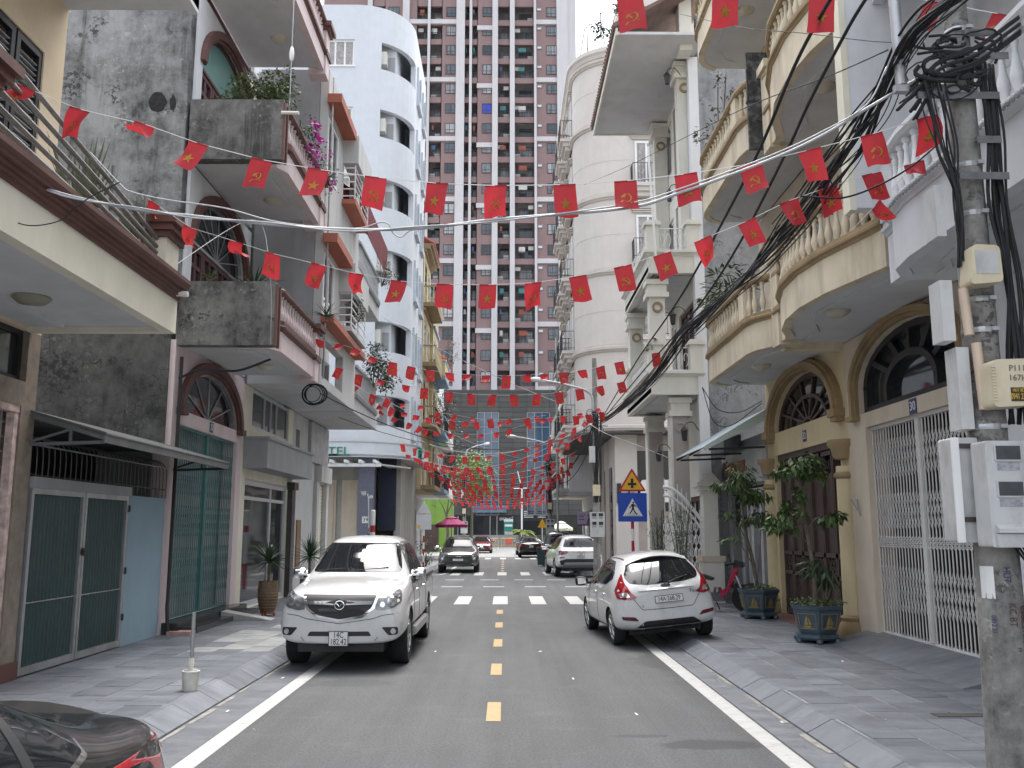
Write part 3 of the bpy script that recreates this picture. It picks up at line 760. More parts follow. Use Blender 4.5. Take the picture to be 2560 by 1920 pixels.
for k, (zb, hb) in enumerate(((5.22, .5), (8.74, .55), (12.42, .55))):
    ins = [(16.28, 1.30), (16.45, 1.55), (16.75, 1.7), (19.62, 1.7)]
    balcony(LW, h, ins, zb, .38, M_PINK, M_BROWN, M_PINK, hb, .21, 0, cor=.20, lamp=(18.3, 1.0))
    if k < 2:
        b = MB(); LW.box(b, 16.02, 16.26, zb - .02, zb + 1.16, 0, 1.74); b.build('side_parapet', M_STAIN_B, h)
        b = MB(); LW.box(b, 16.0, 16.05, zb - .04, zb + 1.1, 1.741, 1.79); LW.box(b, 16.20, 16.25, zb - .04, zb + 1.1, 1.741, 1.79); b.build('parapet_edge', M_BROWN, h)
    b = MB(); LW.box(b, 19.62, 20.0, zb - .08, zb + 1.0, 1.34, 1.74); b.build('end_post', M_PINK, h)
    b = MB(); LW.box(b, 19.55, 20.07, zb + 1.0, zb + 1.07, 1.28, 1.80); LW.box(b, 19.5, 20.12, zb + 1.07, zb + 1.18, 1.22, 1.86); LW.box(b, 19.56, 20.06, zb + .38, zb + .5, 1.3, 1.78); b.build('post_cap', M_BROWN, h)
    # storey wall behind the balcony
    z0 = zb + .12
    b = MB(); LW.wall(b, 16.25, 20.35, z0, z0 + 3.4, .25, [(16.55, 19.95, z0, z0 + 3.2)]); LW.arch_fill(b, 16.55, 19.95, z0 + 2.05, z0 + 3.2, 1.12, -.25, 0); b.build('storey_wall', M_WHITEW, h)
    b = MB(); LW.arch_trim(b, 18.25, z0 + 2.05, 1.70, 1.12, .16, 0, .10); LW.arch_trim(b, 18.25, z0 + 2.05, 1.63, 1.05, .08, 0, .05); b.build('arch_moulding', M_BROWN, h)
    gl = mat('teal_pane', (.13, .29, .27), rough=.4) if k == 1 else M_WGLASS
    fan_window(LW, h, 18.25, z0 + 2.05, 1.66, 1.08, -.12, M_MAROON if k == 1 else M_STEELG, 0 if k == 1 else 7, .06, .0, glass=gl, ray=.014)
    for j in range(4): window(LW, h, 16.57 + .845 * j, 17.40 + .845 * j, z0, z0 + 2.0, -.14, .10, M_MAROON, (.5,), (.2, .4, .6, .8), name='door_leaf', glass=M_WGLASS2 if k == 1 and j == 2 else None)
MB().tube([(-4.18, 15.98, 9.62), (-3.85, 15.95, 9.60)], .035, 8).build('drain_spout', M_PVC, h, smooth=True)

M_MOULD = mat('black_mould', (.022, .022, .022), rough=.95, var=.5, scale=14)
random.seed(77)
def mould(px, py, rx, rz, n=18, j=.25):
    c = at_y(px, py, 15.98)
    MB().prism([(c.x + rx * (1 + random.uniform(-j, j)) * math.cos(2 * math.pi * i / n), c.z + rz * (1 + random.uniform(-j, j)) * math.sin(2 * math.pi * i / n)) for i in range(n)], 'y', 15.972, 15.979).build('mould_patch', M_MOULD, h)
mould(394, 256, .17, .20, 16, .10); mould(432, 258, .05, .17)

# L3: grey house with orange ledges (upper floors stand out to the balcony line)
LB = Fac('x', -4.22, 1)
h = thing('house', 'narrow grey house with orange window ledges and a grey shop sign box', 'house', (-5.9, 22.5, 0))
b = MB(); LW.wall(b, 20.36, 25.25, 0, 5.2, .25, [(21.1, 24.7, 4.28, 5.2), (20.75, 25.1, .15, 3.1)]); b.build('wall', M_CREAM, h)
window(LW, h, 21.1, 24.7, 4.28, 5.18, -.08, .06, M_ALU, (.33, .5, .66), ())
b = MB(); LW.prism(b, [(20.5, 3.30), (25.3, 3.30), (25.3, 3.95), (20.5, 3.95)], 0, .55); LW.box(b, 20.46, 25.34, 3.95, 4.01, 0, .6); b.build('sign_box', M_GREYD, h)
window(LW, h, 20.8, 24.8, .2, 3.05, -.10, .10, M_ALU, (.62,), (.86,), name='glass_door')
b = MB(); LW.box(b, 24.85, 25.22, .15, 3.1, 0, .14); LW.box(b, 24.78, 25.29, 3.0, 3.2, 0, .2); b.build('pilaster', M_BRONZE, h)
b = MB(); LB.wall(b, 20.38, 25.2, 5.2, 12.85, .2, [(20.6, 23.3, 5.42, 6.35), (20.5, 21.75, 6.95, 8.35), (20.5, 21.75, 10.3, 11.75), (22.6, 24.6, 7.0, 9.0), (22.6, 24.6, 10.3, 12.2)])
b.box(-4.42, -4.42 + .001, 20.38, 25.2, 5.2, 5.3); b.build('upper_wall', M_GREYW, h)
b = MB(); b.box(-5.85, -4.43, 20.38, 25.2, 5.2, 5.40); b.build('overhang', M_SOFFIT, h)
b = MB(); b.box(-5.85, -4.43, 20.38, 20.6, 5.4, 12.84); b.box(-9, -5.85, 20.5, 25, 5.4, 12.84); b.box(-5.85, -4.43, 20.6, 25.2, 12.65, 12.84); b.build('side_wall', M_GREYD, h)
for z0 in (6.95, 10.3): window(LB, h, 20.5, 21.75, z0, z0 + 1.4, -.06, .07, M_WHITEFR, (.5,), ())
for z in (8.50, 11.95):
    b = MB(); LB.prism(b, [(20.25, z), (22.4, z), (22.4, z + .22), (20.25, z + .22)], 0, .34); b.build('orange_ledge', M_ORANGE, h)
    b = MB(); LB.box(b, 22.45, 24.75, z - .6, z + .15, .0, .40); b.build('balcony_box', M_GREYW, h)
b = MB(); LB.box(b, 20.3, 25.1, 6.62, 6.78, 0, .30); b.build('orange_ledge', M_ORANGE, h)
for z in (7.0, 10.35):
    o = MB(); 
    for k in range(5): o.tube([(-4.2 + .30, 22.5, z + .12 + k * .19), (-4.2 + .30, 24.7, z + .12 + k * .19)], .018, 5); o.tube([(-4.2, 22.5, z + .12 + k * .19), (-4.2 + .30, 22.5, z + .12 + k * .19)], .018, 5)
    for y in (22.5, 23.6, 24.7): o.tube([(-3.9, y, z), (-3.9, y, z + .95)], .018, 5)
    o.build('balcony_rail', M_WHITEFR, h)
    b = MB(); LB.box(b, 22.4, 24.8, z - .12, z, -.2, .36); b.build('balcony_floor', M_ORANGE if z > 8 else M_GREYW, h)
ac = thing('air_conditioner', 'grey air conditioner unit in the recess of the grey house', 'air conditioner', (-4.6, 22.3, 5.45))
MB().box(-4.75, -4.45, 21.9, 22.7, 5.45, 6.05).build('casing', M_GREYD, ac); MB().lathe([(.22, 0), (.22, .02)], (-4.45, 22.3, 5.75), 16, 'x').build('fan_grille', M_IRONBLK, ac)
b = MB(); b.box(-5.2, -5.15, 20.6, 23.3, 5.4, 6.4); b.build('recess_back', M_GREYD, h)
# L4: grey house with lattice balconies, up to the junction
h = thing('house', 'grey corner house with metal lattice balconies and a small roller shutter', 'house', (-5.9, 27.6, 0))
b = MB(); LW.wall(b, 25.26, 30.0, 0, 5.2, .25, [(28.5, 29.7, .15, 3.35), (25.6, 26.1, 3.95, 4.75)]); b.build('wall', M_GREYW, h)
b = MB(); LW.box(b, 25.6, 26.1, 3.95, 4.75, -.2, -.15); b.build('vent_window', M_DKWOOD, h)
b = MB(); LW.box(b, 27.2, 29.9, 3.95, 5.15, 0, .10); o = b.build('blank_sign', mat('bare_zinc_sign', (.40, .40, .40), rough=.5, metal=.4, var=.25, scale=4), h)
b = MB(); LW.box(b, 28.3, 30.0, 3.40, 3.90, 0, .22); b.build('shutter_box', M_GREYW, h)
o = tag(MB().box(-5.98, -5.96, 28.5, 29.7, .15, 3.35).build('roller_shutter', M_CREAM, h))
for i in range(30):
    z = .17 + i * .105
    s_ = MB(); LW.prism(s_, [(28.52, z), (29.68, z), (29.68, z + .085), (28.52, z + .085)], -.055, -.025); s_.build('slat', M_CREAM, o)
b = MB(); LW.box(b, 28.2, 28.5, .15, 3.4, 0, .12); LW.box(b, 29.7, 30.0, .15, 3.4, 0, .12); b.build('pilaster', M_GREYW, h)
b = MB(); LW.box(b, 26.0, 26.5, .9, 2.2, 0, .04); b.build('wooden_panel', mat('plain_wood', (.22, .13, .07), rough=.6, var=.2), h)
b = MB(); b.box(-9, -5.92, 29.7, 29.99, 0, 12.6); b.build('end_wall', M_GREYW, h); 
b = MB(); b.box(-9, -6.2, 25.3, 29.7, 0, 12.6); b.build('house_core', M_GREYD, h)
for k, zb in enumerate((5.2, 8.86)):
    b = MB(); LW.prism(b, [(25.3, zb), (30.0, zb), (30.0, zb + .5), (25.3, zb + .5)], 0.02, 1.64); o = b.build('balcony', M_GREYW, h)
    rb = rounded([(25.3, 1.66), (29.7, 1.66), (30.05, 1.3), (30.05, .2)], .3)
    b = MB(); LW.sweep(b, rb, [(-.02, zb + .42), (.05, zb + .42), (.08, zb + .5), (.08, zb + .56), (-.02, zb + .56)]); b.build('cornice', M_GREYD, o)
    b = MB(); LW.sweep(b, rb, [(-.08, zb + 1.28), (.05, zb + 1.28), (.05, zb + 1.36), (-.08, zb + 1.36)]); b.build('handrail', M_GREYD, o)
    b = MB()
    pts = along(LW.path(rb), .11)
    for i, p in enumerate(pts[:-1]):
        q = pts[i + 1]
        b.tube([(p[0], p[1], zb + .56), (q[0], q[1], zb + 1.28)], .008, 4); b.tube([(q[0], q[1], zb + .56), (p[0], p[1], zb + 1.28)], .008, 4)
    for z in (.74, .92, 1.1): b.tube([(p[0], p[1], zb + z) for p in pts], .008, 4)
    b.build('lattice', M_ALU, o)
    b = MB(); LW.wall(b, 25.3, 29.95, zb + .5, zb + 3.66, .2, [(26.2, 28.6, zb + .5, zb + 2.9)]); b.build('storey_wall', M_GREYW, h)
    window(LW, h, 26.2, 28.6, zb + .5, zb + 2.9, -.1, .08, M_ALU, (.25, .5, .75), (.8,))
b = MB(); n = 60; vs = []
for i in range(n + 1):
    y = 25.3 + 4.8 * i / n; e = .02 * (1 if i % 2 else -1)
    vs += [(-5.6, y, 12.6 + e), (-4.05 + e, y, 11.45), (-4.05 + e, y, 10.5)]
b._add(vs, [(3 * i, 3 * i + 1, 3 * i + 4, 3 * i + 3) for i in range(n)] + [(3 * i + 1, 3 * i + 2, 3 * i + 5, 3 * i + 4) for i in range(n)])
tag(b.build('sheet_awning', mat('dark_red_sheet', (.16, .022, .028), rough=.5, var=.2)), 'dark red corrugated sheet hanging over the upper lattice balcony', 'awning')
# ------------------------------------------------------------------ right row
M_OCHRE = mat('ochre_trim', (0.30, 0.215, 0.115), rough=0.7, var=0.12, dirt=0.55, dirtcol=(.10, .075, .04), dscale=2.2)
M_YELLOW = mat('yellow_paint', (0.58, 0.485, 0.30), rough=0.75, var=0.06, dirt=0.3, dirtcol=(.28, .22, .13))
M_SAND2 = mat('sand_paint', (0.58, 0.50, 0.40), rough=0.75, var=0.06, dirt=0.4, dirtcol=(.24, .20, .15))
M_CREAMBAL = mat('weathered_cream', (0.62, 0.54, 0.40), rough=0.75, var=0.1, dirt=0.55, dirtcol=(.2, .15, .09), dscale=2.5)
M_LIGHTGREY = mat('pale_grey_paint', (0.60, 0.61, 0.63), rough=0.75, var=0.06, dirt=0.35, dirtcol=(.3, .3, .3))
M_IVORY = mat('ivory_paint', (0.66, 0.65, 0.58), rough=0.75, var=0.05, dirt=0.3, dirtcol=(.36, .33, .26))
M_GREYCOL = mat('taupe_paint', (0.40, 0.365, 0.335), rough=0.75, var=0.06, dirt=0.2)
M_GATEWHITE = mat('white_gate_paint', (0.66, 0.645, 0.62), rough=0.55, var=0.1, scale=5, dirt=0.35, dirtcol=(.25, .2, .17), dscale=4)
M_GATEBROWN = mat('brown_gate_paint', (0.070, 0.046, 0.040), rough=0.5, var=0.15, scale=3)
M_AWNBLUE = mat('blue_grey_sheet', (0.22, 0.28, 0.31), rough=0.45, var=0.12, dirt=0.3)
M_PALEGREEN = mat('pale_green_sheet', (0.42, 0.50, 0.45), rough=0.6, var=0.1, dirt=0.3)

# R1: sand coloured house, number 30
h = thing('house', 'sand coloured house number 30 with white folding gate and bowed balconies', 'house', (5.85, 13, 0))
b = MB(); RW.wall(b, 10.6, 15.36, 0, 5.1, .35, [(11.3, 14.62, .3, 3.56), (11.35, 14.82, 3.80, 5.0)]); RW.arch_fill(b, 11.35, 14.82, 4.2, 5.0, .76, -.35, 0); b.build('wall', M_SAND2, h)
b = MB(); b.box(6.25, 12, 10.6, 15.3, 0, 16); b.build('house_core', M_SAND2, h)
b = MB(); RW.arch_trim(b, 13.085, 4.2, 1.74, .77, .20, 0, .07); RW.arch_trim(b, 13.085, 4.2, 1.80, .83, .10, .07, .12)
for u0 in (14.825, 11.145): RW.box(b, u0, u0 + .20, 3.78, 4.2, 0, .07); RW.box(b, u0 + .04, u0 + .14, 3.76, 4.2, .07, .12)
RW.box(b, 14.80, 15.10, 3.70, 3.78, 0, .14); b.build('arch_moulding', M_OCHRE, h)
b = MB(); RW.box(b, 11.36, 14.81, 3.80, 3.90, -.2, -.08); RW.box(b, 11.36, 11.5, 3.9, 4.25, -.2, -.08); RW.box(b, 14.68, 14.81, 3.9, 4.25, -.2, -.08)
RW.arch_trim(b, 13.085, 4.2, 1.60, .66, .12, -.2, -.08)
RW.arch_trim(b, 13.085, 4.05, .78, .40, .11, -.2, -.06); RW.box(b, 12.195, 12.305, 3.9, 4.06, -.2, -.06); RW.box(b, 13.865, 13.975, 3.9, 4.06, -.2, -.06)
for t in (35, 65, 90, 115, 145):
    a = RAD(t); b.tube([RW.p(13.085 - math.cos(a) * .86, -.14, 4.05 + math.sin(a) * .48), RW.p(13.085 - math.cos(a) * 1.66, -.14, 4.2 + math.sin(a) * .70)], .065, 4)
o = b.build('fan_window', M_IRONBLK, h)
b = MB(); RW.prism(b, [(11.4, 3.85), (14.78, 3.85), (14.78, 4.25), (14.3, 4.75), (13.6, 4.93), (12.6, 4.93), (11.9, 4.75), (11.4, 4.25)], -.20, -.18); b.build('pane', M_WGLASS, o)
folding_gate(RW, h, 11.3, 14.62, .34, 3.56, M_GATEWHITE, 32, -.12, tiers=((.12, .32), (.41, .46), (.50, .66), (.74, .92)), rows=3)
number_sign(RW, h, 12.85, 3.67, '30', w=.23, h=.22)
b = MB(); b.bar(RW.p(15.0, .02, 2.15), RW.p(15.0, .06, 2.42), .02); b.bar(RW.p(15.0, .06, 2.25), RW.p(15.1, .12, 2.42), .02); b.build('gate_hook', M_GREYD, h)
BOW = [(10.62, 1.22), (11.2, 1.36), (11.9, 1.53), (12.7, 1.62), (13.5, 1.58), (14.2, 1.42), (14.65, 1.22), (14.85, 1.16), (15.32, 1.16)]
for k, (zb, f_) in enumerate(((5.08, .48), (8.62, .62), (12.2, .6))):
    o = balcony(RW, h, BOW, zb, f_, M_CREAMBAL, M_OCHRE, M_CREAMBAL, .52, .19, 0, cor=.16, lamp=(13.0, .95))
    b = MB(); RW.box(b, 15.05, 15.42, zb - .05, zb + 1.45, .80, 1.20); RW.box(b, 15.0, 15.47, zb + 1.45, zb + 1.6, .74, 1.26); b.build('end_post', M_CREAMBAL, h)
    z0 = zb + .12
    b = MB(); RW.wall(b, 10.6, 15.36, z0, z0 + 3.45, .3, [(11.8, 14.4, z0, z0 + 2.9)]); RW.arch_fill(b, 11.8, 14.4, z0 + 1.9, z0 + 2.9, .95, -.3, 0); b.build('storey_wall', M_SAND2, h)
    b = MB(); RW.arch_trim(b, 13.1, z0 + 1.9, 1.3, .95, .18, 0, .08); b.build('arch_moulding', M_OCHRE, h)
    window(RW, h, 11.82, 14.38, z0, z0 + 1.88, -.18, .10, M_MAROON, (.25, .5, .75), (.33, .66), name='double_door')
    fan_window(RW, h, 13.1, z0 + 1.9, 1.28, .93, -.18, M_MAROON, 5, .07)
b = MB(); RW.box(b, 10.42, 10.60, 5.75, 16, 0, 1.62); b.build('fin_wall', M_LIGHTGREY, h)
b = MB(); RW.box(b, 10.41, 10.62, 5.72, 16, 1.62, 1.70); b.build('fin_wall_edge', M_CREAM, h)

# R0: pale grey house behind the pole
h = thing('house', 'pale grey house with beaded white balcony behind the concrete pole', 'house', (5.85, 8, 0))
b = MB(); RW.wall(b, 2, 10.58, 0, 5.0, .3, [(4.5, 8.6, .2, 4.6)]); b.build('wall', M_LIGHTGREY, h)
b = MB(); b.box(6.2, 12, 2, 10.4, 0, 15); b.build('house_core', M_LIGHTGREY, h)
window(RW, h, 4.5, 8.6, .3, 4.5, -.2, .12, M_MAROON, (.5,), (.7,), name='glass_door')
b = MB(); RW.box(b, 2, 10.42, 5.0, 15, -.3, 0); o = b.build('storey_wall', M_LIGHTGREY, h)
window(RW, h, 5.0, 8.4, 5.3, 8.2, .02, .12, M_MAROON, (.33, .66), (.7,), name='double_door')
P0 = [(2, 1.55), (9.3, 1.55), (9.8, 1.48), (10.1, 1.30), (10.4, 1.28)]
for zb in (4.80, 8.4):
    o = balcony(RW, h, P0, zb, .58, M_LIGHTGREY, M_LIGHTGREY, M_WHITEW, .60, .21, 0, cor=.16, rail=True, lamp=(7.6, .9))
    b = MB()
    for p in along(RW.path([(5, 1.63), (9.3, 1.63), (9.8, 1.56), (10.1, 1.38)]), .075): b.lathe([(.02, -.025), (.03, 0), (.02, .025)], (p[0], p[1], zb + .66), 6)
    b.build('bead_row', M_GREYD, o)
    b = MB(); RW.box(b, 9.85, 10.4, zb + .74, zb + 1.36, 1.0, 1.36); RW.box(b, 9.93, 10.33, zb + .84, zb + 1.26, 1.36, 1.39); b.build('end_post', M_LIGHTGREY, h)

# R2: yellow house, brown panelled gate
h = thing('house', 'yellow house with brown panelled gate between two round half columns', 'house', (5.85, 17.7, 0))
b = MB(); RW.wall(b, 15.37, 20.15, 0, 5.15, .3, [(15.78, 19.6, .15, 3.50), (15.75, 19.6, 3.98, 5.1)]); RW.arch_fill(b, 15.75, 19.6, 3.98, 5.1, 1.0, -.3, 0); b.build('wall', M_YELLOW, h)
b = MB(); b.box(6.2, 12, 15.4, 20.1, 0, 14.5); b.box(6.0, 12, 20.0, 20.15, 3, 14.5); b.build('house_core', M_SAND2, h)
b = MB(); RW.arch_trim(b, 17.675, 3.98, 1.93, 1.0, .24, 0, .12); RW.arch_trim(b, 17.675, 3.98, 1.99, 1.06, .12, .12, .17)
for u in (15.62, 19.73): RW.box(b, u - .17, u + .17, 3.86, 4.0, 0, .20); RW.box(b, u - .13, u + .13, 3.78, 3.86, 0, .16)
b.build('arch_moulding', M_OCHRE, h)
fan_window(RW, h, 17.675, 3.98, 1.92, .99, -.16, M_DKWOOD, 6, .10, .12, ring=(.55, .12), ray=.035)
for u in (15.56, 19.92):
    c = RW.p(u, .02, 0)
    b = MB().lathe([(.20, .15), (.20, .28), (.17, .30), (.155, .5), (.15, 2.9), (.145, 3.0)], c, 18)
    o = b.build('half_column', M_YELLOW, h, smooth=True)
    for nm, pf in (('column_ring', [(.15, 2.78), (.19, 2.82), (.19, 2.86), (.15, 2.9)]), ('capital', [(.16, 3.12), (.20, 3.2), (.22, 3.3), (.27, 3.36), (.27, 3.45)]), ('column_base', [(.23, .13), (.26, .2), (.25, .32), (.19, .42), (.21, .48), (.16, .52)])):
        MB().lathe(pf, c, 18).build(nm, M_OCHRE, o, smooth=True)
number_sign(RW, h, 17.6, 3.73, '32', w=.2, h=.22)
gt = MB()
RW.box(gt, 15.80, 19.58, 3.38, 3.50, -.2, -.05)
o = gt.build('panel_gate', M_GATEBROWN, h)
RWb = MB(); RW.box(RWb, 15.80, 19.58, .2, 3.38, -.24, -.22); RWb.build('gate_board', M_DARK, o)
npan = 6; w_ = (19.56 - 15.82) / npan
for i in range(npan):
    u0 = 15.82 + i * w_ + .012; u1 = u0 + w_ - .024
    b = MB()
    for a in ((u0, u0 + .05, .22, 3.36), (u1 - .05, u1, .22, 3.36), (u0, u1, .22, .32), (u0, u1, 1.02, 1.10), (u0, u1, 1.42, 1.50), (u0, u1, 3.28, 3.36)): RW.box(b, *a, -.16, -.08)
    RW.box(b, u0 + .05, u1 - .05, .32, 1.02, -.17, -.14); RW.box(b, u0 + .05, u1 - .05, 1.5, 2.72, -.17, -.14)
    n = 12; c = (u0 + u1) / 2
    RW.arch_fill(b, u0 + .05, u1 - .05, 2.5, 2.9, .35, -.17, -.14, 8) if False else None
    RW.prism(b, [(u0 + .05, 2.72), (u1 - .05, 2.72), (u1 - .05, 2.80 + (.25 if i % 2 == 0 else 0)), (c, 2.95), (u0 + .05, 2.80 + (0 if i % 2 == 0 else .25))], -.17, -.14)
    for k in range(5): RW.box(b, u0 + .07, u1 - .07, 1.125 + k * .06, 1.145 + k * .06, -.15, -.12)
    for s_ in (1, -1): 
        RW.prism(b, [(c - .20 * s_, 1.12), (c - .17 * s_, 1.12), (c + .03 * s_, 1.41), (c, 1.41)], -.13, -.10); RW.prism(b, [(c - .20 * s_, 1.40), (c - .17 * s_, 1.40), (c + .03 * s_, 1.11), (c, 1.11)], -.13, -.10)
    RW.prism(b, [(c - .02, .35), (c + .02, .35), (u0 + .1, .98), (u0 + .06, .98)], -.14, -.12) if i % 2 else RW.prism(b, [(c - .02, .35), (c + .02, .35), (u1 - .06, .98), (u1 - .1, .98)], -.14, -.12)
    for k in range(4):
        z = 2.02 + .02 * (k % 2); x = u0 + .10 + k * .12
        RW.prism(b, [(x, z), (x + .02, z), (x + .11, z + .13), (x + .09, z + .13)], -.14, -.115); RW.prism(b, [(x + .09, z), (x + .11, z), (x + .02, z + .13), (x, z + .13)], -.14, -.115)
    for k in range(4):
        zc = 3.12; r_ = .05
        for q in range(8): 
            a0, a1 = 2 * math.pi * q / 8, 2 * math.pi * (q + 1) / 8; cx = u0 + .13 + k * .11
            b.bar(RW.p(cx + r_ * math.cos(a0), -.13, zc + 1.5 * r_ * math.sin(a0)), RW.p(cx + r_ * math.cos(a1), -.13, zc + 1.5 * r_ * math.sin(a1)), .010)
    b.build('gate_panel', M_GATEBROWN, o)
R2P = [(15.42, .95), (15.62, 1.18), (15.95, 1.36), (16.3, 1.42), (19.3, 1.42), (19.65, 1.36), (19.95, 1.18), (20.12, .9)]
for k, zb in enumerate((5.10, 8.90, 12.70)):
    o = balcony(RW, h, R2P, zb, .50, M_CREAMBAL, M_OCHRE, M_CREAMBAL, .56, .215, 0, cor=.17, lamp=(17.6, .8))
    for u in (16.35,):
        b = MB(); RW.box(b, u, u + .32, zb + .67, zb + 1.23, 1.27, 1.44); b.build('balustrade_panel', M_CREAMBAL, o)
    b = MB(); RW.wall(b, 15.37, 20.15, zb + .15, zb + 3.8, .3, [(16.2, 19.4, zb + .15, zb + 2.9)]); b.build('storey_wall', M_YELLOW if k else M_SAND2, h)
    window(RW, h, 16.2, 19.4, zb + .15, zb + 2.9, -.15, .1, M_MAROON, (.25, .5, .75), (.3, .6, .8), name='double_door')
b = MB(); RW.box(b, 15.36, 15.60, 5.0, 7.0, 0, 1.0); b.build('party_post', M_CREAMBAL, h)
sg = thing('signboard', 'black weathered vertical signboard between two cream balconies', 'sign', (4.6, 15.6, 9.6))
MB().box(4.42, 4.88, 15.50, 15.56, 8.72, 10.6).build('board', mat('peeling_black', (.03, .03, .03), rough=.8, var=.9, scale=7, dirt=.8, dirtcol=(.28, .28, .27), dscale=4, streak=1), sg)
MB().box(4.40, 4.90, 15.49, 15.57, 9.62, 9.66).build('frame', M_IRONBLK, sg)

# R3: low grey shop with a sheet awning
h = thing('shop', 'low grey shop with copper lettering under a sheet metal awning', 'shop', (5.85, 22, 0))
b = MB(); RW.wall(b, 20.16, 23.95, 0, 4.1, .3, [(20.4, 23.6, .15, 2.95)]); b.build('wall', M_GREYD, h)
b = MB(); b.box(6.1, 10, 20.16, 23.95, 3.95, 4.1); b.box(6.2, 6.25, 20.2, 23.9, 0.15, 3.9); b.build('roof', M_GREYD, h)
b = MB(); RW.prism(b, [(20.2, 3.0), (23.9, 3.0), (23.9, 3.80), (20.2, 3.80)], 0.01, .14); b.build('sign_panel', M_GREYW, h)
MTXT = mat('copper_letters', (.46, .20, .11), rough=.4, metal=.5)
text('BÔTONAO Y BAOL', .42, RW.p(22.5, .155, 3.42), (RAD(90), 0, RAD(-90)), MTXT, h, 'shop_lettering', squash=.55, ext=.012)
MB().lathe([(.30, 0), (.30, .05)], RW.p(23.6, .15, 3.35), 20, 'x').build('round_emblem', M_BRONZE, h)
b = MB(); RW.box(b, 22.0, 23.5, 3.88, 4.22, .1, .16); b.build('menu_board', M_IRONBLK, h)
window(RW, h, 20.4, 22.0, .2, 2.9, -.12, .07, M_WHITEFR, (.5,), (.72,), name='glass_door', glass=M_WGLASS2)
window(RW, h, 22.1, 22.8, .2, 2.9, -.08, .08, M_ALU, (), (), name='glass_door', glass=M_WGLASS2)
b = MB(); 
for i in range(7): RW.box(b, 22.95 + i * .08, 22.975 + i * .08, 2.0, 2.9, -.1, -.07)
b.build('grille', M_IRONBLK, h)
b = MB(); RW.box(b, 22.9, 23.6, .15, 2.0, -.25, -.2); b.build('door', M_GREYD, h)
aw = thing('awning', 'blue grey corrugated awning over the grey shop front', 'awning', (5.85, 21.8, 4.2))
b = MB(); n = 86; vs = []
for i in range(n + 1):
    y = 19.98 + 3.62 * i / n; e = .018 * (1 if i % 2 else -1); w = max(0, (22.0 - y) / 2.0)
    vs += [(5.84, y, 4.58 + e), (4.42, y, 3.74 + e)]
b._add(vs, [(2 * i, 2 * i + 1, 2 * i + 3, 2 * i + 2) for i in range(n)]); b.build('corrugated_sheet', M_AWNBLUE, aw)
b = MB(); b.prism([(5.84, 4.60), (4.40, 3.75), (4.40, 3.66), (5.84, 4.36)], 'y', 19.95, 19.975); b.build('end_plate', M_PALEGREEN, aw)
for y in (20.2, 21.9, 23.5):
    b = MB(); b.bar((5.8, y, 4.5), (4.45, y, 3.70), .05); b.bar((5.8, y, 3.75), (4.55, y, 3.70), .045); b.build('bracket', M_IRONBLK, aw)

# R4: white corner house with columns, iron rails and tiled eave
h = thing('house', 'white classical corner house with square columns, lanterns and wide tiled eave', 'house', (5.2, 26, 0))
R4 = Fac('x', 5.35, -1)
b = MB(); b.box(5.45, 12, 24.0, 24.25, 0, 16.5); b.build('side_wall', M_STAIN_G, h)
b = MB(); b.box(5.18, 5.45, 23.97, 24.27, 0, 15.2); b.build('corner_pillar', M_WHITEW, h)
b = MB(); b.box(5.8, 12, 24.3, 28.9, 0, 15.2); b.build('house_core', M_IVORY, h)
for z0 in (.15, 5.7, 9.15, 12.4):
    b = MB(); R4.wall(b, 24.26, 28.9, z0, z0 + (5.3 if z0 < 1 else 3.2), .2, [(24.8, 27.2, z0, z0 + 2.7), (27.6, 28.5, z0 + .9, z0 + 2.6)]); b.build('storey_wall', M_IVORY, h)
    window(R4, h, 24.8, 27.2, z0, z0 + 2.7, -.12, .12, M_MAROON, (.25, .5, .75), (.8,), name='double_door')
    window(R4, h, 27.6, 28.5, z0 + .9, z0 + 2.6, -.12, .08, M_WHITEFR, (.5,), ())
for zs, zt in ((.15, 5.45), (6.1, 8.75), (9.5, 15.2)):
    for y in (24.3, 28.3):
        x0 = 4.52 if zs < 1 else (3.98 if zs < 9 else 4.92)
        b = MB(); b.box(x0, x0 + .42, y, y + .42, zs, zt); c = b.build('column', M_IVORY if zs > 1 else M_GREYCOL, h)
        b = MB(); b.box(x0 - .10, x0 + .52, y - .10, y + .52, zt - .50, zt - .36); b.box(x0 - .05, x0 + .47, y - .05, y + .47, zt - .36, zt - .14); b.box(x0 - .1, x0 + .52, y - .1, y + .52, zt - .14, zt)
        b.box(x0 - .06, x0 - .001, y - .02, y + .44, zs, zt - .5) if zs < 1 else None
        b.build('capital', M_IVORY, c)
        b = MB()
        for i in range(16):
            a0, a1 = 2 * math.pi * i / 16, 2 * math.pi * (i + 1) / 16
            b.prism([(x0 + .21 + .15 * math.cos(a0), zt - .78 + .15 * math.sin(a0)), (x0 + .21 + .15 * math.cos(a1), zt - .78 + .15 * math.sin(a1)), (x0 + .21 + .09 * math.cos(a1), zt - .78 + .09 * math.sin(a1)), (x0 + .21 + .09 * math.cos(a0), zt - .78 + .09 * math.sin(a0))], 'y', y - .04, y)
        b.build('ring_ornament', M_GREYCOL if zs < 1 else M_OCHRE, c)
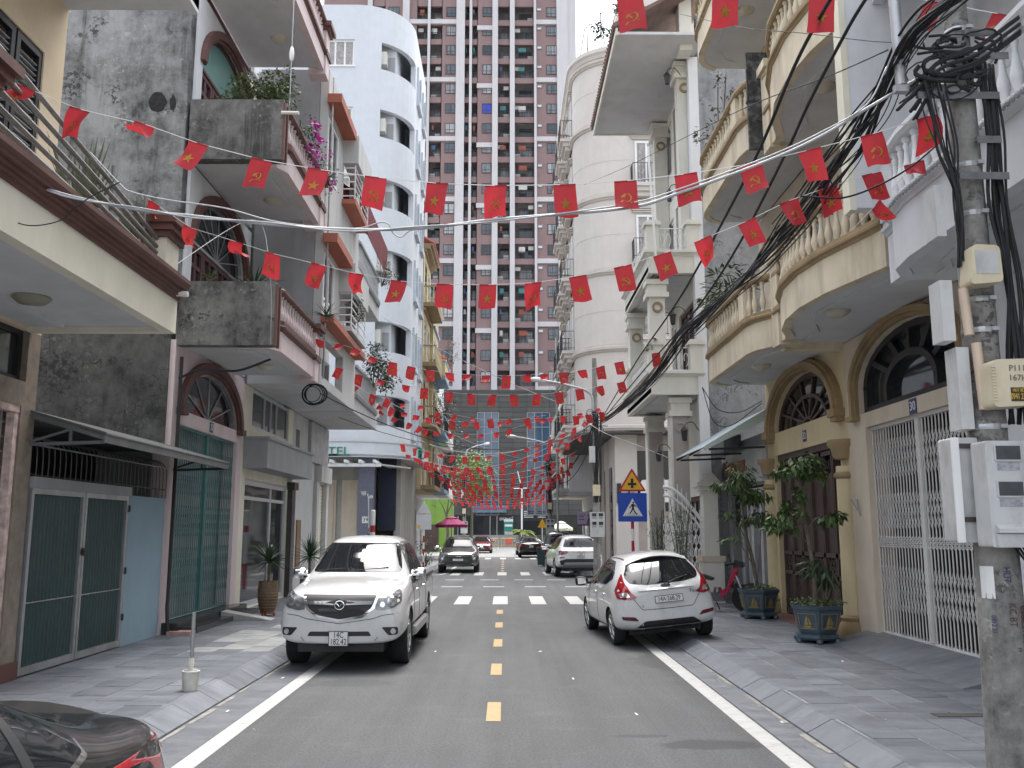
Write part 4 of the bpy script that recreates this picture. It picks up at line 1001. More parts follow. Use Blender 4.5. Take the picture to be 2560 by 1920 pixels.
for k, zb in enumerate((5.50, 8.86)):
    b = MB().box(3.92, 5.35, 24.02, 28.8, zb + .06, zb + .2); o = b.build('balcony', M_SOFFIT, h)
    b = MB(); pts = [(24.0, .0), (24.0, 1.45), (28.85, 1.45), (28.85, 0)]
    P = [(5.35, 24.0), (3.92, 24.0), (3.92, 28.85), (5.35, 28.85)]
    b.sweep(P, [(-.15, zb), (0, zb), (0, zb + .48), (-.15, zb + .48)], -1); b.build('fascia', M_IVORY, o)
    b = MB(); b.sweep(P, [(-.15, zb + .48), (.02, zb + .48), (.06, zb + .53), (.12, zb + .56), (.12, zb + .63), (-.15, zb + .63)], -1); b.build('cornice', M_IVORY, o)
    b = MB(); b.box(4.2, 5.2, 24.4, 24.46, zb + .03, zb + .06); b.box(4.2, 4.26, 24.46, 28.4, zb + .03, zb + .06); b.build('soffit_moulding', M_SOFFIT, o)
    for (x, y) in ((3.88, 23.97), (3.88, 28.4), (4.98, 23.93)):
        b = MB(); b.box(x, x + .34, y, y + .34, zb + .63, zb + 1.35); b.box(x - .06, x + .40, y - .06, y + .40, zb + 1.35, zb + 1.43); b.box(x - .01, x + .35, y - .01, y + .35, zb + 1.43, zb + 1.5); b.build('rail_post', M_IVORY, o)
    # white iron scrollwork
    b = MB()
    for (p, q) in (((4.22, 24.12), (5.0, 24.12)), ((4.02, 24.4), (4.02, 28.4))):
        p = Vector(p); q = Vector(q); L = (q - p).length; d = (q - p) / L
        for z in (.68, 1.30): b.tube([(p.x, p.y, zb + z), (q.x, q.y, zb + z)], .016, 5)
        n = max(1, round(L / .39)); s_ = L / n
        for i in range(n):
            c = p + d * (s_ * (i + .5)); r0 = s_ * .42
            for sg_ in (1, -1):
                pt = []
                for j in range(13):
                    a = -math.pi / 2 + sg_ * (j / 12) * math.pi * 1.7; rr = r0 * (1 - .5 * j / 12)
                    e = c + d * (rr * math.cos(a) * sg_ * .5 + sg_ * s_ * .22); pt.append((e.x, e.y, zb + 1.0 + rr * math.sin(a) * 1.3))
                b.tube(pt, .011, 4)
            b.tube([(c.x, c.y, zb + .68), (c.x, c.y, zb + 1.3)], .010, 4)
    b.build('scroll_railing', M_WHITEFR, o)
MB().lathe([(.02, -.05), (.13, -.04), (.16, 0)], (4.7, 25.2, 5.56), 14).build('ceiling_lamp', M_IRONBLK, h)
b = MB(); b.prism([(23.2, 5.0), (23.2, 5.1)] and [(3.05, 15.26), (5.4, 15.26), (5.4, 15.34), (3.05, 15.34)], 'y', 22.9, 29.2); b.build('eave_soffit', M_SOFFIT, h)
b = MB(); b.box(3.0, 3.06, 22.85, 29.25, 15.22, 15.42); b.box(3.06, 5.4, 29.2, 29.26, 15.22, 15.42); b.build('eave_board', M_IVORY, h)
b = MB(); b.prism([(2.94, 15.42), (5.6, 16.9), (5.6, 17.0), (2.94, 15.54)], 'y', 22.8, 29.3); o = b.build('tiled_roof', mat('roof_tile', (.17, .11, .09), rough=.8, var=.3), h)
me = MB().tube([(2.92, 0, 15.47), (3.5, 0, 15.80)], .07, 8).mesh('eave_tile', mat('roof_tile', (0, 0, 0)), (0, 0, 0))
for i in range(32): link('eave_tile', me, o, (0, 22.9 + i * .2, 0))
b = MB(); b.box(4.85, 5.2, 23.4, 23.9, 15.1, 17); b.build('roof_kerb', M_IVORY, h)
for (u, z, lab) in ((24.1, 4.55, 'black lantern on the white pillar beside the grey wall'), (24.25, 7.7, 'black lantern on the first floor corner of the white house'), (24.25, 11.2, 'black lantern on the second floor corner of the white house'), (24.1, 14.6, 'black lantern high under the tiled eave')):
    wall_lantern(Fac('x', 5.18 if z < 5 else 4.95, -1), u - .2 if z > 5 else u, z, lab, 1.3)
wall_lantern(Fac('x', 4.5, -1), 24.4, 4.0, 'black lantern on the front of the square porch column', 1.2)
# the white house's gate
g = thing('garden_gate', 'white wrought iron gate with arched spiked top by a capped stone pillar', 'gate', (4.6, 23.2, .15))
b = MB(); b.box(4.98, 5.34, 22.9, 23.26, .15, 2.9); b.box(4.9, 5.42, 22.8, 23.36, .15, 1.15); b.build('pillar', M_IVORY, g)
b = MB(); b.box(4.86, 5.46, 22.76, 23.4, 2.9, 3.0); b.box(4.80, 5.52, 22.7, 23.46, 3.0, 3.1); b.prism([(4.9, 3.1), (5.42, 3.1), (5.2, 3.34), (5.12, 3.34)], 'y', 22.8, 23.36); b.build('pillar_cap', M_IVORY, g)
b = MB(); b.box(4.86, 5.46, 22.76, 23.4, 1.15, 1.28); b.build('pillar_band', M_SAND2, g)
b = MB()
pts = [(4.96 - .95 * t, 23.1, 2.15 + .85 * math.sin(t * math.pi / 2)) for t in [i / 10 for i in range(11)]]
b.tube(pts, .045, 6); b.tube([(p[0], p[1], p[2] - .22) for p in pts], .03, 6)
for i in range(9):
    x = 4.92 - .11 * i; zt = 2.15 + .85 * math.sin((4.96 - x) / .95 * math.pi / 2)
    b.tube([(x, 23.1, .2), (x, 23.1, zt + .22)], [.014, .010], 5)
    for z in [.4 + .32 * j for j in range(6)]:
        if z < zt - .3: b.tube([(x + .05 * math.cos(a), 23.09, z + .12 * math.sin(a)) for a in [j * math.pi / 5 for j in range(11)]], .011, 4)
b.build('gate_leaf', M_WHITEFR, g)
# ------------------------------------------------------------------ beyond the junction
M_HOTEL = mat('hotel_white', (0.575, 0.605, 0.64), rough=0.8, var=0.04, dirt=0.22, dirtcol=(.42, .42, .40), dscale=.6)
M_GREENSIGN = mat('green_sign', (.012, .20, .13), rough=.4, var=.05)
M_BEIGE = mat('beige_render', (0.57, 0.525, 0.485), rough=0.8, var=0.04, dirt=0.15, dirtcol=(.5, .45, .4))
M_BEIGE2 = mat('beige_trim', (0.52, 0.47, 0.42), rough=0.8, var=0.05, dirt=0.2)
def corner_path(xs, yf, xa, yb, r, sgn, n=10):
    """front face at yf from xs, rounded corner, side face at xa running to yb; sgn +1 = corner on the right"""
    cx = xa - sgn * r; cy = yf + r
    return [(xs, yf)] + [(cx + sgn * r * math.sin(RAD(90 * i / n)), cy - r * math.cos(RAD(90 * i / n))) for i in range(n + 1)] + [(xa, yb)]
# hotel
h = thing('hotel', 'white hotel with rounded corner, open curved balconies and green lettering', 'hotel', (-6, 44, 0))
HX, HY, HR = -4.55, 40.5, 2.6
cx, cy = HX - HR, HY + HR
def arc_wall(mb, t0, t1, z0, z1, t=.25, n=8):
    for i in range(n):
        a, b_ = RAD(t0 + (t1 - t0) * i / n), RAD(t0 + (t1 - t0) * (i + 1) / n)
        P = lambda a, r: (cx + r * math.sin(a), cy - r * math.cos(a))
        mb.prism([P(a, HR), P(b_, HR), P(b_, HR - t), P(a, HR - t)], 'z', z0, z1)
HF = Fac('y', HY, -1); HS = Fac('x', HX, 1)
floors = [6.62 + 3.445 * k for k in range(6)]
b = MB(); HF.wall(b, -16, cx, 5.7, 27.0, .25, [(-8.62, -7.24, z, z + 1.35) for z in floors])
HS.wall(b, cy, 48.7, 5.7, 27.0, .25, [q for z in floors for q in ((43.9, 45.1, z - .1, z + 1.5), (46.7, 47.7, z - .1, z + 1.5))])
arc_wall(b, 0, 27, 5.7, 27.0, n=4)
zz = [5.7] + [v for z in floors for v in (z - .02, z + 1.36)] + [27.0]
for a, c in zip(zz[::2], zz[1::2]): arc_wall(b, 27, 89, a, c, n=8)
arc_wall(b, 89, 90, 5.7, 27, n=1)
b.build('wall', M_HOTEL, h)
b = MB(); b.box(-16, -7.0, 43.0, 48.6, 0, 26.6); b.box(-7.0, -4.8, 45.6, 48.6, 5.7, 26.6); b.box(-16, -6.6, 40.8, 43.0, 5.75, 5.9)
b.box(-7.0, -5.35, 41.55, 45.6, 5.7, 26.6)
for z in floors + [floors[-1] + 3.1]: b.prism([(-7.0, 40.75), (-6.2, 40.85), (-5.2, 41.6), (-4.85, 43), (-4.85, 45.6), (-7.0, 45.6)], 'z', z - .9, z - .75)
b.build('house_core', M_HOTEL, h)
b = MB(); b.box(-16, -7.0, 40.8, 48, 26.4, 26.6); b.build('roof', M_HOTEL, h)
for i, z in enumerate(floors):
    window(HF, h, -8.62, -7.24, z, z + 1.35, -.14, .09, M_WHITEFR, (.33, .66), (), glass=M_CURTAIN, sill=True)
    for y0, y1 in ((43.9, 45.1), (46.7, 47.7)):
        window(HS, h, y0, y1, z - .1, z + 1.5, -.12, .07, M_ALU, (.5,), ())
        b = MB(); HS.box(b, y0 - .15, y1 + .15, z - .42, z - .16, 0, .16); HS.box(b, y0 - .14, y0 - .02, z - .16, z + 1.7, 0, .10); HS.box(b, y1 + .02, y1 + .14, z - .16, z + 1.7, 0, .10); b.build('window_surround', mat('hotel_trim', (.50, .55, .60), rough=.8, dirt=.3), h)
    b = MB().box(-6.05, -5.75, 41.0, 41.5, z + .35, z + 1.0); b.build('air_conditioner', M_PVC, h)
    b = MB().box(-5.72, -5.42, 41.50, 41.54, z - .75, z + .95); b.build('balcony_door', M_GREYD, h)
# sign band and canopy
b = MB(); P = corner_path(-14, HY - .9, HX + .55, 47.5, HR + .6, 1)
b.sweep(P, [(-.25, 5.08), (0, 5.08), (0, 5.74), (-.25, 5.74)], 1); b.build('sign_band', M_HOTEL, h)
b = MB(); b.sweep(P, [(-.3, 5.74), (.05, 5.74), (.05, 5.80), (-.3, 5.80)], 1); b.build('sign_band_cap', M_ALU, h)
b = MB(); b.prism(P + [(-14, 47.5)], 'z', 5.10, 5.2); b.build('canopy', M_GREYW, h)
text('HOTEL', .52, (-7.72, HY - .905, 5.30), (RAD(90), 0, 0), M_GREENSIGN, h, 'hotel_lettering', ext=.03, squash=1.18)
text('HOTEL', .75, (HX + .35, 42.0, 5.42), (RAD(90), 0, RAD(66)), M_GREENSIGN, h, 'hotel_lettering', ext=.06, squash=.7)
b = MB(); b.box(-6.46, -5.76, 40.3, 40.8, .15, 5.1); b.build('tiled_pillar', mat('blue_grey_tile', (.115, .125, .17), rough=.4, var=.15, scale=12), h)
b = MB(); b.box(-5.70, -4.9, 41.2, 41.26, 1.9, 5.1); b.build('dark_banner', mat('navy_cloth', (.012, .017, .035), rough=.8), h)
b = MB(); b.box(-14, -6.0, 42.3, 42.5, .15, 5.1); b.box(-5.0, -4.75, 41.8, 48.6, .15, 5.1); b.build('ground_wall', mat('ground_cream', (.36, .35, .31), rough=.8, dirt=.3), h)
for x in (-8.2, -7.1):
    b = MB(); b.box(x - .42, x + .42, 42.24, 42.3, .9, 4.2); b.box(x - .3, x + .3, 42.20, 42.24, 1.1, 4.0); b.build('wall_panel', M_SAND2, h)
b = MB(); b.box(-6.26, -5.96, 40.28, 40.30, 2.22, 2.5); o = b.build('house_number', M_PLATE, h); text('39', .26, (-6.11, 40.275, 2.36), (RAD(90), 0, 0), M_INK, o, 'number', ext=.004)
b = MB(); b.box(-12, -5.35, 39.3, 39.42, 4.62, 4.76)
for x in [-5.6 - .62 * i for i in range(9)]: b.box(x - .05, x + .05, 38.9, 41.5, 4.77, 4.9)
b.build('pergola', M_WHITEW, h)
b = MB(); b.prism([(-5.35, 39.3), (-4.3, 41.6), (-5.2, 42)], 'z', 4.68, 4.74); b.build('side_canopy', M_GREYW, h)
wp = thing('cctv_pole', 'white and red banded pole with a bullet camera in front of the blue tiled pillar', 'camera pole', (-4.05, 28.2, .15))
b = MB().lathe([(.075, .15), (.075, .9)], (-4.05, 28.2, 0), 12); b.build('red_band', mat('sign_red', (.42, .012, .03), rough=.4), wp)
MB().lathe([(.075, .91), (.075, 1.85)], (-4.05, 28.2, 0), 12).build('white_band', M_WHITEFR, wp); MB().lathe([(.074, 1.86), (.074, 2.05)], (-4.05, 28.2, 0), 12).build('red_band', MATS['sign_red'], wp)
MB().lathe([(.075, 2.06), (.075, 2.50), (.05, 2.53)], (-4.05, 28.2, 0), 12).build('white_band', M_WHITEFR, wp)
b = MB().tube([(-4.15, 28.2, 1.5), (-4.2, 28.2, 2.9), (-4.22, 28.15, 3.0)], .02, 6); b.build('bracket', M_WHITEFR, wp)
b = MB().lathe([(.05, -.18), (.055, .12), (.045, .14)], (-4.32, 28.0, 3.02), 10, 'y').box(-4.39, -4.25, 27.8, 28.15, 3.07, 3.085); b.lathe([(.05, -.1), (.05, .05)], (-4.10, 28.05, 2.92), 10, 'y'); b.build('bullet_camera', M_WHITEFR, wp, smooth=True)

# a run of narrow town houses on both sides up to the plaza
def far_house(side, y0, y1, H, wallm, trim, label, balc=True, xw=None, xb=None, colour2=None, tiled=False, seed=0):
    random.seed(seed)
    X = (-5.9 if side < 0 else 5.6) if xw is None else xw; XB = (-4.5 if side < 0 else 4.0) if xb is None else xb
    f = Fac('x', XB, -side); fg = Fac('x', X, -side)
    h = thing('house', label, 'house', (X, (y0 + y1) / 2, 0))
    b = MB(); f.box(b, y0 + .02, y1 - .02, 4.1, H, -abs(XB - X) - 5, -.25); fg.box(b, y0 + .02, y1 - .02, 0, 4.1, -5, -.3); b.build('house_core', wallm, h)
    W = y1 - y0; zs = []
    z = 4.3
    while z + 3.0 < H: zs.append(z); z += 3.35
    b = MB(); f.wall(b, y0 + .02, y1 - .02, 4.1, H, .24, [(y0 + .16 * W, y0 + .46 * W, q + .2, q + 2.5) for q in zs] + [(y0 + .58 * W, y0 + .88 * W, q + .9, q + 2.4) for q in zs]); b.build('wall', wallm, h)
    b = MB(); fg.wall(b, y0 + .02, y1 - .02, .15, 4.1, .25, [(y0 + .12 * W, y0 + .88 * W, .15, 3.2)]); b.build('ground_wall', colour2 or M_GREYW, h)
    b = MB(); fg.box(b, y0 + .12 * W, y0 + .88 * W, .15, 3.2, -.2, -.15); o = b.build('roller_shutter', random.choice([M_GREYD, M_ALU, M_DARK, M_TEAL, M_CREAM]), h)
    sl = MB(); off = fg.p(0, 0, 0); fg.box(sl, y0 + .13 * W, y0 + .87 * W, 0, .11, -.15, -.12)
    sl.v = [(v[0] - off[0], v[1], v[2]) for v in sl.v]; me = sl.mesh('slat', o.data.materials[0])
    for i in range(20): link('slat', me, o, fg.p(0, 0, .2 + i * .15))
    for q in zs:
        window(f, h, y0 + .16 * W, y0 + .46 * W, q + .2, q + 2.5, -.1, .08, random.choice([M_MAROON, M_ALU, M_WHITEFR]), (.5,), (.8,), name='balcony_door')
        window(f, h, y0 + .58 * W, y0 + .88 * W, q + .9, q + 2.4, -.1, .08, random.choice([M_ALU, M_WHITEFR]), (.5,), ())
        if balc:
            b = MB(); f.box(b, y0 + .08, y1 - .08, q - .22, q, 0, .75); o = b.build('balcony', trim, h)
            b = MB(); P = [(y0 + .1, 0.02), (y0 + .1, .72), (y1 - .1, .72), (y1 - .1, .02)]
            f.sweep(b, P, [(-.05, q + .86), (.03, q + .86), (.03, q + .95), (-.05, q + .95)]); b.build('handrail', trim, o)
            st = random.choice(['bal', 'iron', 'panel'])
            if st == 'panel': b = MB(); f.sweep(b, P, [(-.10, q + .002), (0, q + .002), (0, q + .85), (-.10, q + .85)]); b.build('parapet', wallm, o)
            else:
                me = baluster_mesh(.86, wallm) if st == 'bal' else IRON
                for p in along(f.path(P), .22): link('baluster', me, o, (p[0], p[1], q))
        b = MB(); f.box(b, y0 + .02, y1 - .02, q + 2.9, q + 3.05, 0, .12); b.build('string_course', trim, h)
    b = MB(); f.box(b, y0, y1, H, H + .18, -.3, .35); b.build('cornice', trim, h)
    if tiled:
        b = MB(); f.prism(b, [(y0, H + .18), (y1, H + .18), (y1, H + .3), (y0, H + .3)], -2, .5); b.build('eave', trim, h)
        tm = MB(); off = f.p(0, 0, 0); tm.tube([f.p(0, .55, .33), f.p(0, -.8, 1.1)], .10, 7); tm.v = [(v[0] - off[0], v[1], v[2]) for v in tm.v]
        me = tm.mesh('roof_tile', mat('red_tile', (.30, .075, .05), rough=.7, var=.25))
        for i in range(int(W / .26)): link('roof_tile', me, h, f.p(y0 + .13 + i * .26, 0, H))
    if random.random() < .7:
        b = MB(); q = random.choice(zs); f.box(b, y0 + .5 * W, y0 + .7 * W, q + .2, q + .75, .02, .35); b.build('air_conditioner', M_PVC, h)
    return h
IRON = MB().box(-.012, .012, -.012, .012, 0, .86).mesh('baluster', M_IRONBLK)
M_YPALE = mat('pale_yellow_paint', (.56, .48, .29), rough=.8, var=.06, dirt=.35, dirtcol=(.25, .2, .12))
M_BLUET = mat('sky_blue_trim', (.23, .34, .47), rough=.7, var=.1, dirt=.3); M_GREENT = mat('mint_trim', (.40, .54, .40), rough=.7, var=.1, dirt=.3)
far_house(-1, 48.75, 53.3, 17.4, M_YPALE, M_OCHRE, 'pale yellow narrow house with red tiled roof next to the white hotel', seed=1, tiled=True)
far_house(-1, 53.35, 57.3, 15.2, M_YPALE, M_BLUET, 'cream narrow house with sky blue balconies', seed=2, xb=-4.3)
far_house(-1, 57.35, 61.5, 12.4, M_CREAM, M_GREENT, 'cream narrow house with mint green trim', seed=3)
far_house(-1, 61.55, 66.0, 13.2, M_WHITEW, M_PINK, 'white narrow house with pinkish balconies before the plaza', seed=4, tiled=True)
b = thing('house', 'small lime green walled house on the left of the plaza', 'house', (-7, 84, 0))
MB().box(-12, -5.0, 82, 90, 0, 5.6).build('wall', mat('lime_green', (.17, .31, .05), rough=.8, var=.08, dirt=.3), b); MB().box(-12.2, -4.8, 81.8, 90.2, 5.6, 5.8).build('roof', M_GREYW, b)
o = MB().box(-7.2, -5.9, 81.93, 81.99, .1, 2.4).build('door', M_DKWOOD, b)
MB().box(-8.9, -7.6, 81.93, 81.99, 1.0, 2.4).build('window', M_WGLASS, b)
far_house(1, 52.6, 57.4, 13.4, M_WHITEW, M_GREYW, 'white house with iron balconies beyond the beige corner building', seed=6, xb=3.7)
far_house(1, 57.45, 62.0, 11.4, M_GREYW, M_GREYD, 'grey house further down the right side', seed=7)
far_house(1, 62.05, 66.2, 12.6, M_PEACH, M_WHITEW, 'peach house last on the right before the plaza', seed=8)

# beige building with rounded corner
h = thing('apartment_house', 'beige six storey building with rounded corner and small iron balconies', 'building', (5, 46, 0))
BX, BY, BR = 3.35, 40.2, 2.2
P = corner_path(14, BY, BX, 52.5, BR, -1)
b = MB(); b.sweep(P, [(-.3, 6.25), (0, 6.25), (0, 24.2), (-.3, 24.2)], -1); b.build('wall', M_BEIGE, h)
b = MB(); b.box(BX + BR, 14, BY + .31, 52.4, 6.3, 24); b.box(BX + .31, 8, BY + BR, 52.4, 6.3, 24); b.build('house_core', M_BEIGE, h)
b = MB(); b.prism(P + [(14, 52.5)], 'z', 6.2, 6.3); b.build('soffit', mat('dark_soffit', (.10, .095, .09), rough=.7), h)
for k, z in enumerate((6.3, 9.9, 13.5, 17.1, 20.7, 23.9)):
    b = MB(); b.sweep(P, [(-.05, z), (.06, z), (.10, z + .07), (.16, z + .10), (.16, z + .22), (.08, z + .26), (.08, z + .34), (-.05, z + .34)], -1); b.build('string_course', M_BEIGE2 if k else M_BEIGE, h)
    if k < 5: b = MB(); b.sweep(P, [(-.05, z + 1.9), (.012, z + 1.9), (.012, z + 1.93), (-.05, z + 1.93)], -1); b.build('groove', M_BEIGE, h)
b = MB(); b.sweep(P, [(-.1, 24.2), (.12, 24.2), (.2, 24.35), (.3, 24.42), (.3, 24.62), (-.1, 24.62)], -1); b.build('cornice', M_BEIGE, h)
for a in (-60, -30): pass
BF = Fac('y', BY, -1); BS = Fac('x', BX, -1)
b = MB()
for x in (6.1, 7.3, 8.5): BF.box(b, x, x + .14, 23.4, 23.75, 0, .14); BF.box(b, x + .2, x + .34, 23.4, 23.75, 0, .14); BF.box(b, x + .4, x + .54, 23.4, 23.75, 0, .14)
for y in (43, 45, 47, 49): BS.box(b, y, y + .5, 23.4, 23.75, 0, .14)
b.build('corbel', M_BEIGE2, h)
def iron_balcony(f, par, u0, u1, z, dep=.65):
    b = MB(); c = [f.p(u0, 0, 0)[:2], f.p(u0, dep, 0)[:2], f.p(u1, dep, 0)[:2], f.p(u1, 0, 0)[:2]]
    f.box(b, u0, u1, z - .14, z, 0, dep); f.box(b, u0 + .12, u1 - .12, z - .34, z - .14, 0, dep - .12); f.box(b, u0 + .2, u1 - .2, z - .55, z - .34, 0, dep - .25); o = b.build('balcony', M_BEIGE, par)
    b = MB()
    for zz in (.12, .95): b.tube([(x, y, z + zz) for x, y in c], .018, 4)
    b.build('handrail', M_IRONBLK, o)
    for p in along(c, .14, .02): link('baluster', IRON2, o, (p[0], p[1], z + .02))
    return o
IRON2 = MB().box(-.009, .009, -.009, .009, 0, .94).mesh('baluster', M_IRONBLK)
for k in range(5):
    z = 6.75 + 3.6 * k
    if k in (1, 3) or True:
        window(BF, h, 6.05, 7.25, z + .25, z + 2.35, .015, .10, M_WHITEFR, (.45,), (), glass=M_CURTAIN)
        b = MB(); 
        for j in range(3): BF.box(b, 5.9 - .04 * j, 7.4 + .04 * j, z + 2.46 + .09 * j, z + 2.53 + .09 * j, 0, .10 + .03 * j)
        b.build('lintel', M_BEIGE2, h)
        if k in (1, 2, 3): iron_balcony(BF, h, 5.85, 7.5, z + .1)
    for y in (43.1, 45.9, 48.7):
        window(BS, h, y, y + 1.2, z + .2, z + 2.3, .015, .10, M_WHITEFR, (.5,), ())
        b = MB()
        for j in range(3): BS.box(b, y - .15 - .04 * j, y + 1.35 + .04 * j, z + 2.4 + .1 * j, z + 2.48 + .1 * j, 0, .12 + .04 * j)
        b.build('lintel', M_BEIGE2, h)
        iron_balcony(BS, h, y - .25, y + 1.45, z + .1, .6)
# ground floor
b = MB(); b.box(5.0, 6.0, 41.2, 41.9, .15, 6.2); b.box(5.0, 5.5, 41.9, 52.4, .15, 6.2); b.build('ground_wall', M_BEIGE, h)
b = MB(); b.box(6.0, 8.6, 41.5, 41.6, .15, 2.75); b.box(6.0, 8.6, 41.5, 41.6, 5.5, 6.2); b.build('shop_wall', mat('taupe_render', (.42, .36, .32), rough=.8), h)
b = MB(); b.box(6.0, 8.6, 41.55, 41.6, 2.75, 5.5); b.build('shop_window', M_WGLASS, h)
for y in (42.4, 44.6, 46.8, 49.0):
    b = MB(); b.box(4.96, 5.0, y, y + 1.0, .15, 4.8); b.build('tall_window', M_WGLASS, h); b = MB(); b.box(4.86, 5.0, y + 1.3, y + 1.7, .15, 6.1); b.build('pilaster', M_BEIGE2, h)
for (x, y) in ((5.15, 41.15), (5.65, 41.15), (4.93, 44.2), (4.93, 46.4)):
    MB().box(x - .09, x + .09, y - .1, y + .02, 3.1, 4.0).build('wall_lamp', M_IRONBLK, h); 
sg = thing('shop_sign', 'white rounded board with dark lettering hanging behind the porch column', 'sign', (7.3, 41.2, 3.9))
b = MB().prism(rounded([(6.1, 3.15), (8.75, 3.15), (8.75, 4.15), (6.1, 4.15)], .2), 'y', 40.95, 41.05); b.build('board', M_PLATE, sg)
b = MB()
text('KHÁCH SẠN', .30, (7.15, 40.94, 3.66), (RAD(90), 0, 0), M_INK, sg, 'lettering', squash=.8); text('ĐÔ XANH', .30, (8.30, 40.94, 3.66), (RAD(90), 0, 0), M_INK, sg, 'lettering', squash=.8); text('Hotel', .2, (8.15, 40.94, 3.38), (RAD(90), 0, 0), M_INK, sg, 'lettering')
# roof terrace
b = MB(); 
for p in [(BX + .5 + BR * .1, BY + 1.6), (4.6, BY + .25), (6.2, BY + .25)]: b.tube([(p[0], p[1], 24.6), (p[0], p[1], 26.6)], .03, 5)
b.tube([(BX + .6, 48, 26.6), (BX + .6, BY + 1.7, 26.6), (4.6, BY + .25, 26.6), (9, BY + .25, 26.6)], .03, 5); b.tube([(BX + .6, 48, 25.4), (BX + .6, BY + 1.7, 25.4), (4.6, BY + .25, 25.4), (9, BY + .25, 25.4)], .02, 5)
b.build('roof_rail', M_IRONBLK, h)
b = MB().box(5.9, 10, BY + 2, 48, 24.6, 29.5); b.box(5.8, 10.1, BY + 1.9, 48.1, 28.0, 28.2); b.build('roof_room', M_BEIGE, h)

# the mall at the end of the street
M_CLAD = mat('dark_cladding', (0.07, 0.068, 0.065), rough=0.55, var=0.08, scale=.4, rnd=.28)
G1, G2 = (-3.25, -.72), (2.6, 5.25)
h = thing('shopping_mall', 'dark brown clad mall with two tall blue glass strips at the end of the street', 'building', (0, 108, 0))
MY = 106.0
b = MB().box(-40, 40, MY, MY + 20, 1.3, 18.0); b.build('wall', mat('dark_joint', (.035, .033, .03), rough=.8), h)
MB().box(-40, 40, MY - .12, MY + .5, 18.0, 18.25).build('parapet', M_CLAD, h)
PANS = {}
for r_ in range(24):
    z = 3.6 + r_ * .6
    for (a, c, n) in (((-9.0, G1[0], 3), (G1[1], G2[0], 2), (G2[1], 9.5, 2)) if z < 15.4 else ((-9.0, G1[0], 3), (G1[0], G1[1], 1), (G1[1], G2[0], 2), (G2[0], G2[1], 1), (G2[1], 9.5, 2))):
        w = (c - a) / n; k = round(w, 3)
        if k not in PANS: PANS[k] = MB().box(.02, w - .02, -.06, -.001, .02, .58).mesh('cladding_panel', M_CLAD)
        for i in range(n): link('cladding_panel', PANS[k], h, (a + i * w, MY + random.uniform(-.01, .01), z))
M_MALLGL = mat('mall_glass', (.04, .07, .115), rough=.05, var=.35, scale=.35, spec=.8)
for g in (G1, G2):
    b = MB().box(g[0], g[1], MY - .12, MY - .06, 3.6, 15.5); o = b.build('glass_strip', M_MALLGL, h)
    b = MB()
    for z in [3.6 + 1.7 * i for i in range(8)]: b.box(g[0], g[1], MY - .17, MY - .10, z, z + .06)
    for t in (0, .33, .66, 1): b.box(g[0] + (g[1] - g[0]) * t - .03, g[0] + (g[1] - g[0]) * t + .03, MY - .17, MY - .10, 3.6, 15.5)
    b.build('glazing_bar', M_GREYD, o)
b = MB().box(-5.4, .9, MY - .1, MY - .03, 1.35, 3.5); b.build('entrance_glass', M_WGLASS, h)
for x in (-5.4, -3.7, -1.7, -.9, .9): MB().box(x - .05, x + .05, MY - .16, MY - .05, 1.35, 3.5).build('door_post', M_GREYD, h)
b = MB().box(-3.8, .2, MY - .5, MY - .15, 3.9, 4.7); b.build('banner', mat('banner_blue', (.10, .17, .24), rough=.6, var=.35, scale=1.5), h)
MB().box(-3.6, 0, MY - .52, MY - .5, 4.25, 4.45).build('banner_stripe', mat('banner_red', (.30, .05, .07), rough=.6, var=.4, scale=5), h)
text('DEZNC', .42, (.1, MY - .5, 3.15), (RAD(90), 0, 0), M_PLATE, h, 'mall_lettering')
b = MB().box(2.2, 4.0, MY - .1, MY - .03, 1.35, 3.0); b.build('side_door', M_DARK, h)
b = MB()
for i in range(4):
    for x0, l in ((2.2, 1.1), (3.8, .9)): b.box(x0, x0 + l, MY - .12, MY - .08, 3.35 + .22 * i, 3.42 + .22 * i)
b.build('directory_lines', M_PLATE, h)
st = thing('steps', 'wide grey stone steps up to the mall entrance', 'steps', (-1, 103, 0))
for i in range(9):
    MB().box(-14, 1.6, 101.4 + .36 * i, 106, .15 * i + .002, .15 * (i + 1)).build('step', mat('step_stone', (.30, .295, .285), rough=.7, rnd=.15), st)
MB().box(1.6, 40, 101.4, 106, 0, 1.34).build('step_cheek', M_CLAD, st)

# tower block
h = thing('tower_block', 'tall brown apartment tower with white vertical strips behind the mall', 'building', (-8, 131, 0))
TY = 130.0
TX = lambda p: (p - 1262) / 2270 * TY
M_TBROWN = mat('tower_brown', (0.265, 0.18, 0.175), rough=0.85, var=0.05, scale=.3, dirt=.12)
M_TWHITE = mat('tower_white', (0.56, 0.54, 0.55), rough=0.85, var=0.03, scale=.3, dirt=.1)
M_TWIN, nt, bs = nt_of('tower_window')
oi = N(nt, 'ShaderNodeObjectInfo').outputs['Random']
g_ = N(nt, 'ShaderNodeNewGeometry').outputs['Position']
c_ = ramp(nt, oi, [(0, (.035, .042, .05)), (.35, (.10, .115, .135)), (.6, (.20, .215, .23)), (.8, (.42, .43, .44)), (1, (.16, .16, .17))])
c_ = mix(nt, 1, c_, ramp(nt, noise(nt, g_, 1.6, 3, .5, (2.2, 1, .15)), [(.35, .55), (.6, 1.15)]), 'MULTIPLY')
nt.links.new(c_, bs.inputs['Base Color']); bs.inputs['Roughness'].default_value = .12
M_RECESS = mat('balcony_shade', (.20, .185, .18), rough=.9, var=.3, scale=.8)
Z0 = 74.1; FL = 3.19
zf = [Z0 + FL * k for k in range(-18, 3)]
REC = [(1025, 1052), (1061, 1090), (1153, 1165), (1173, 1186), (1242, 1273), (1287, 1338), (905, 935)]
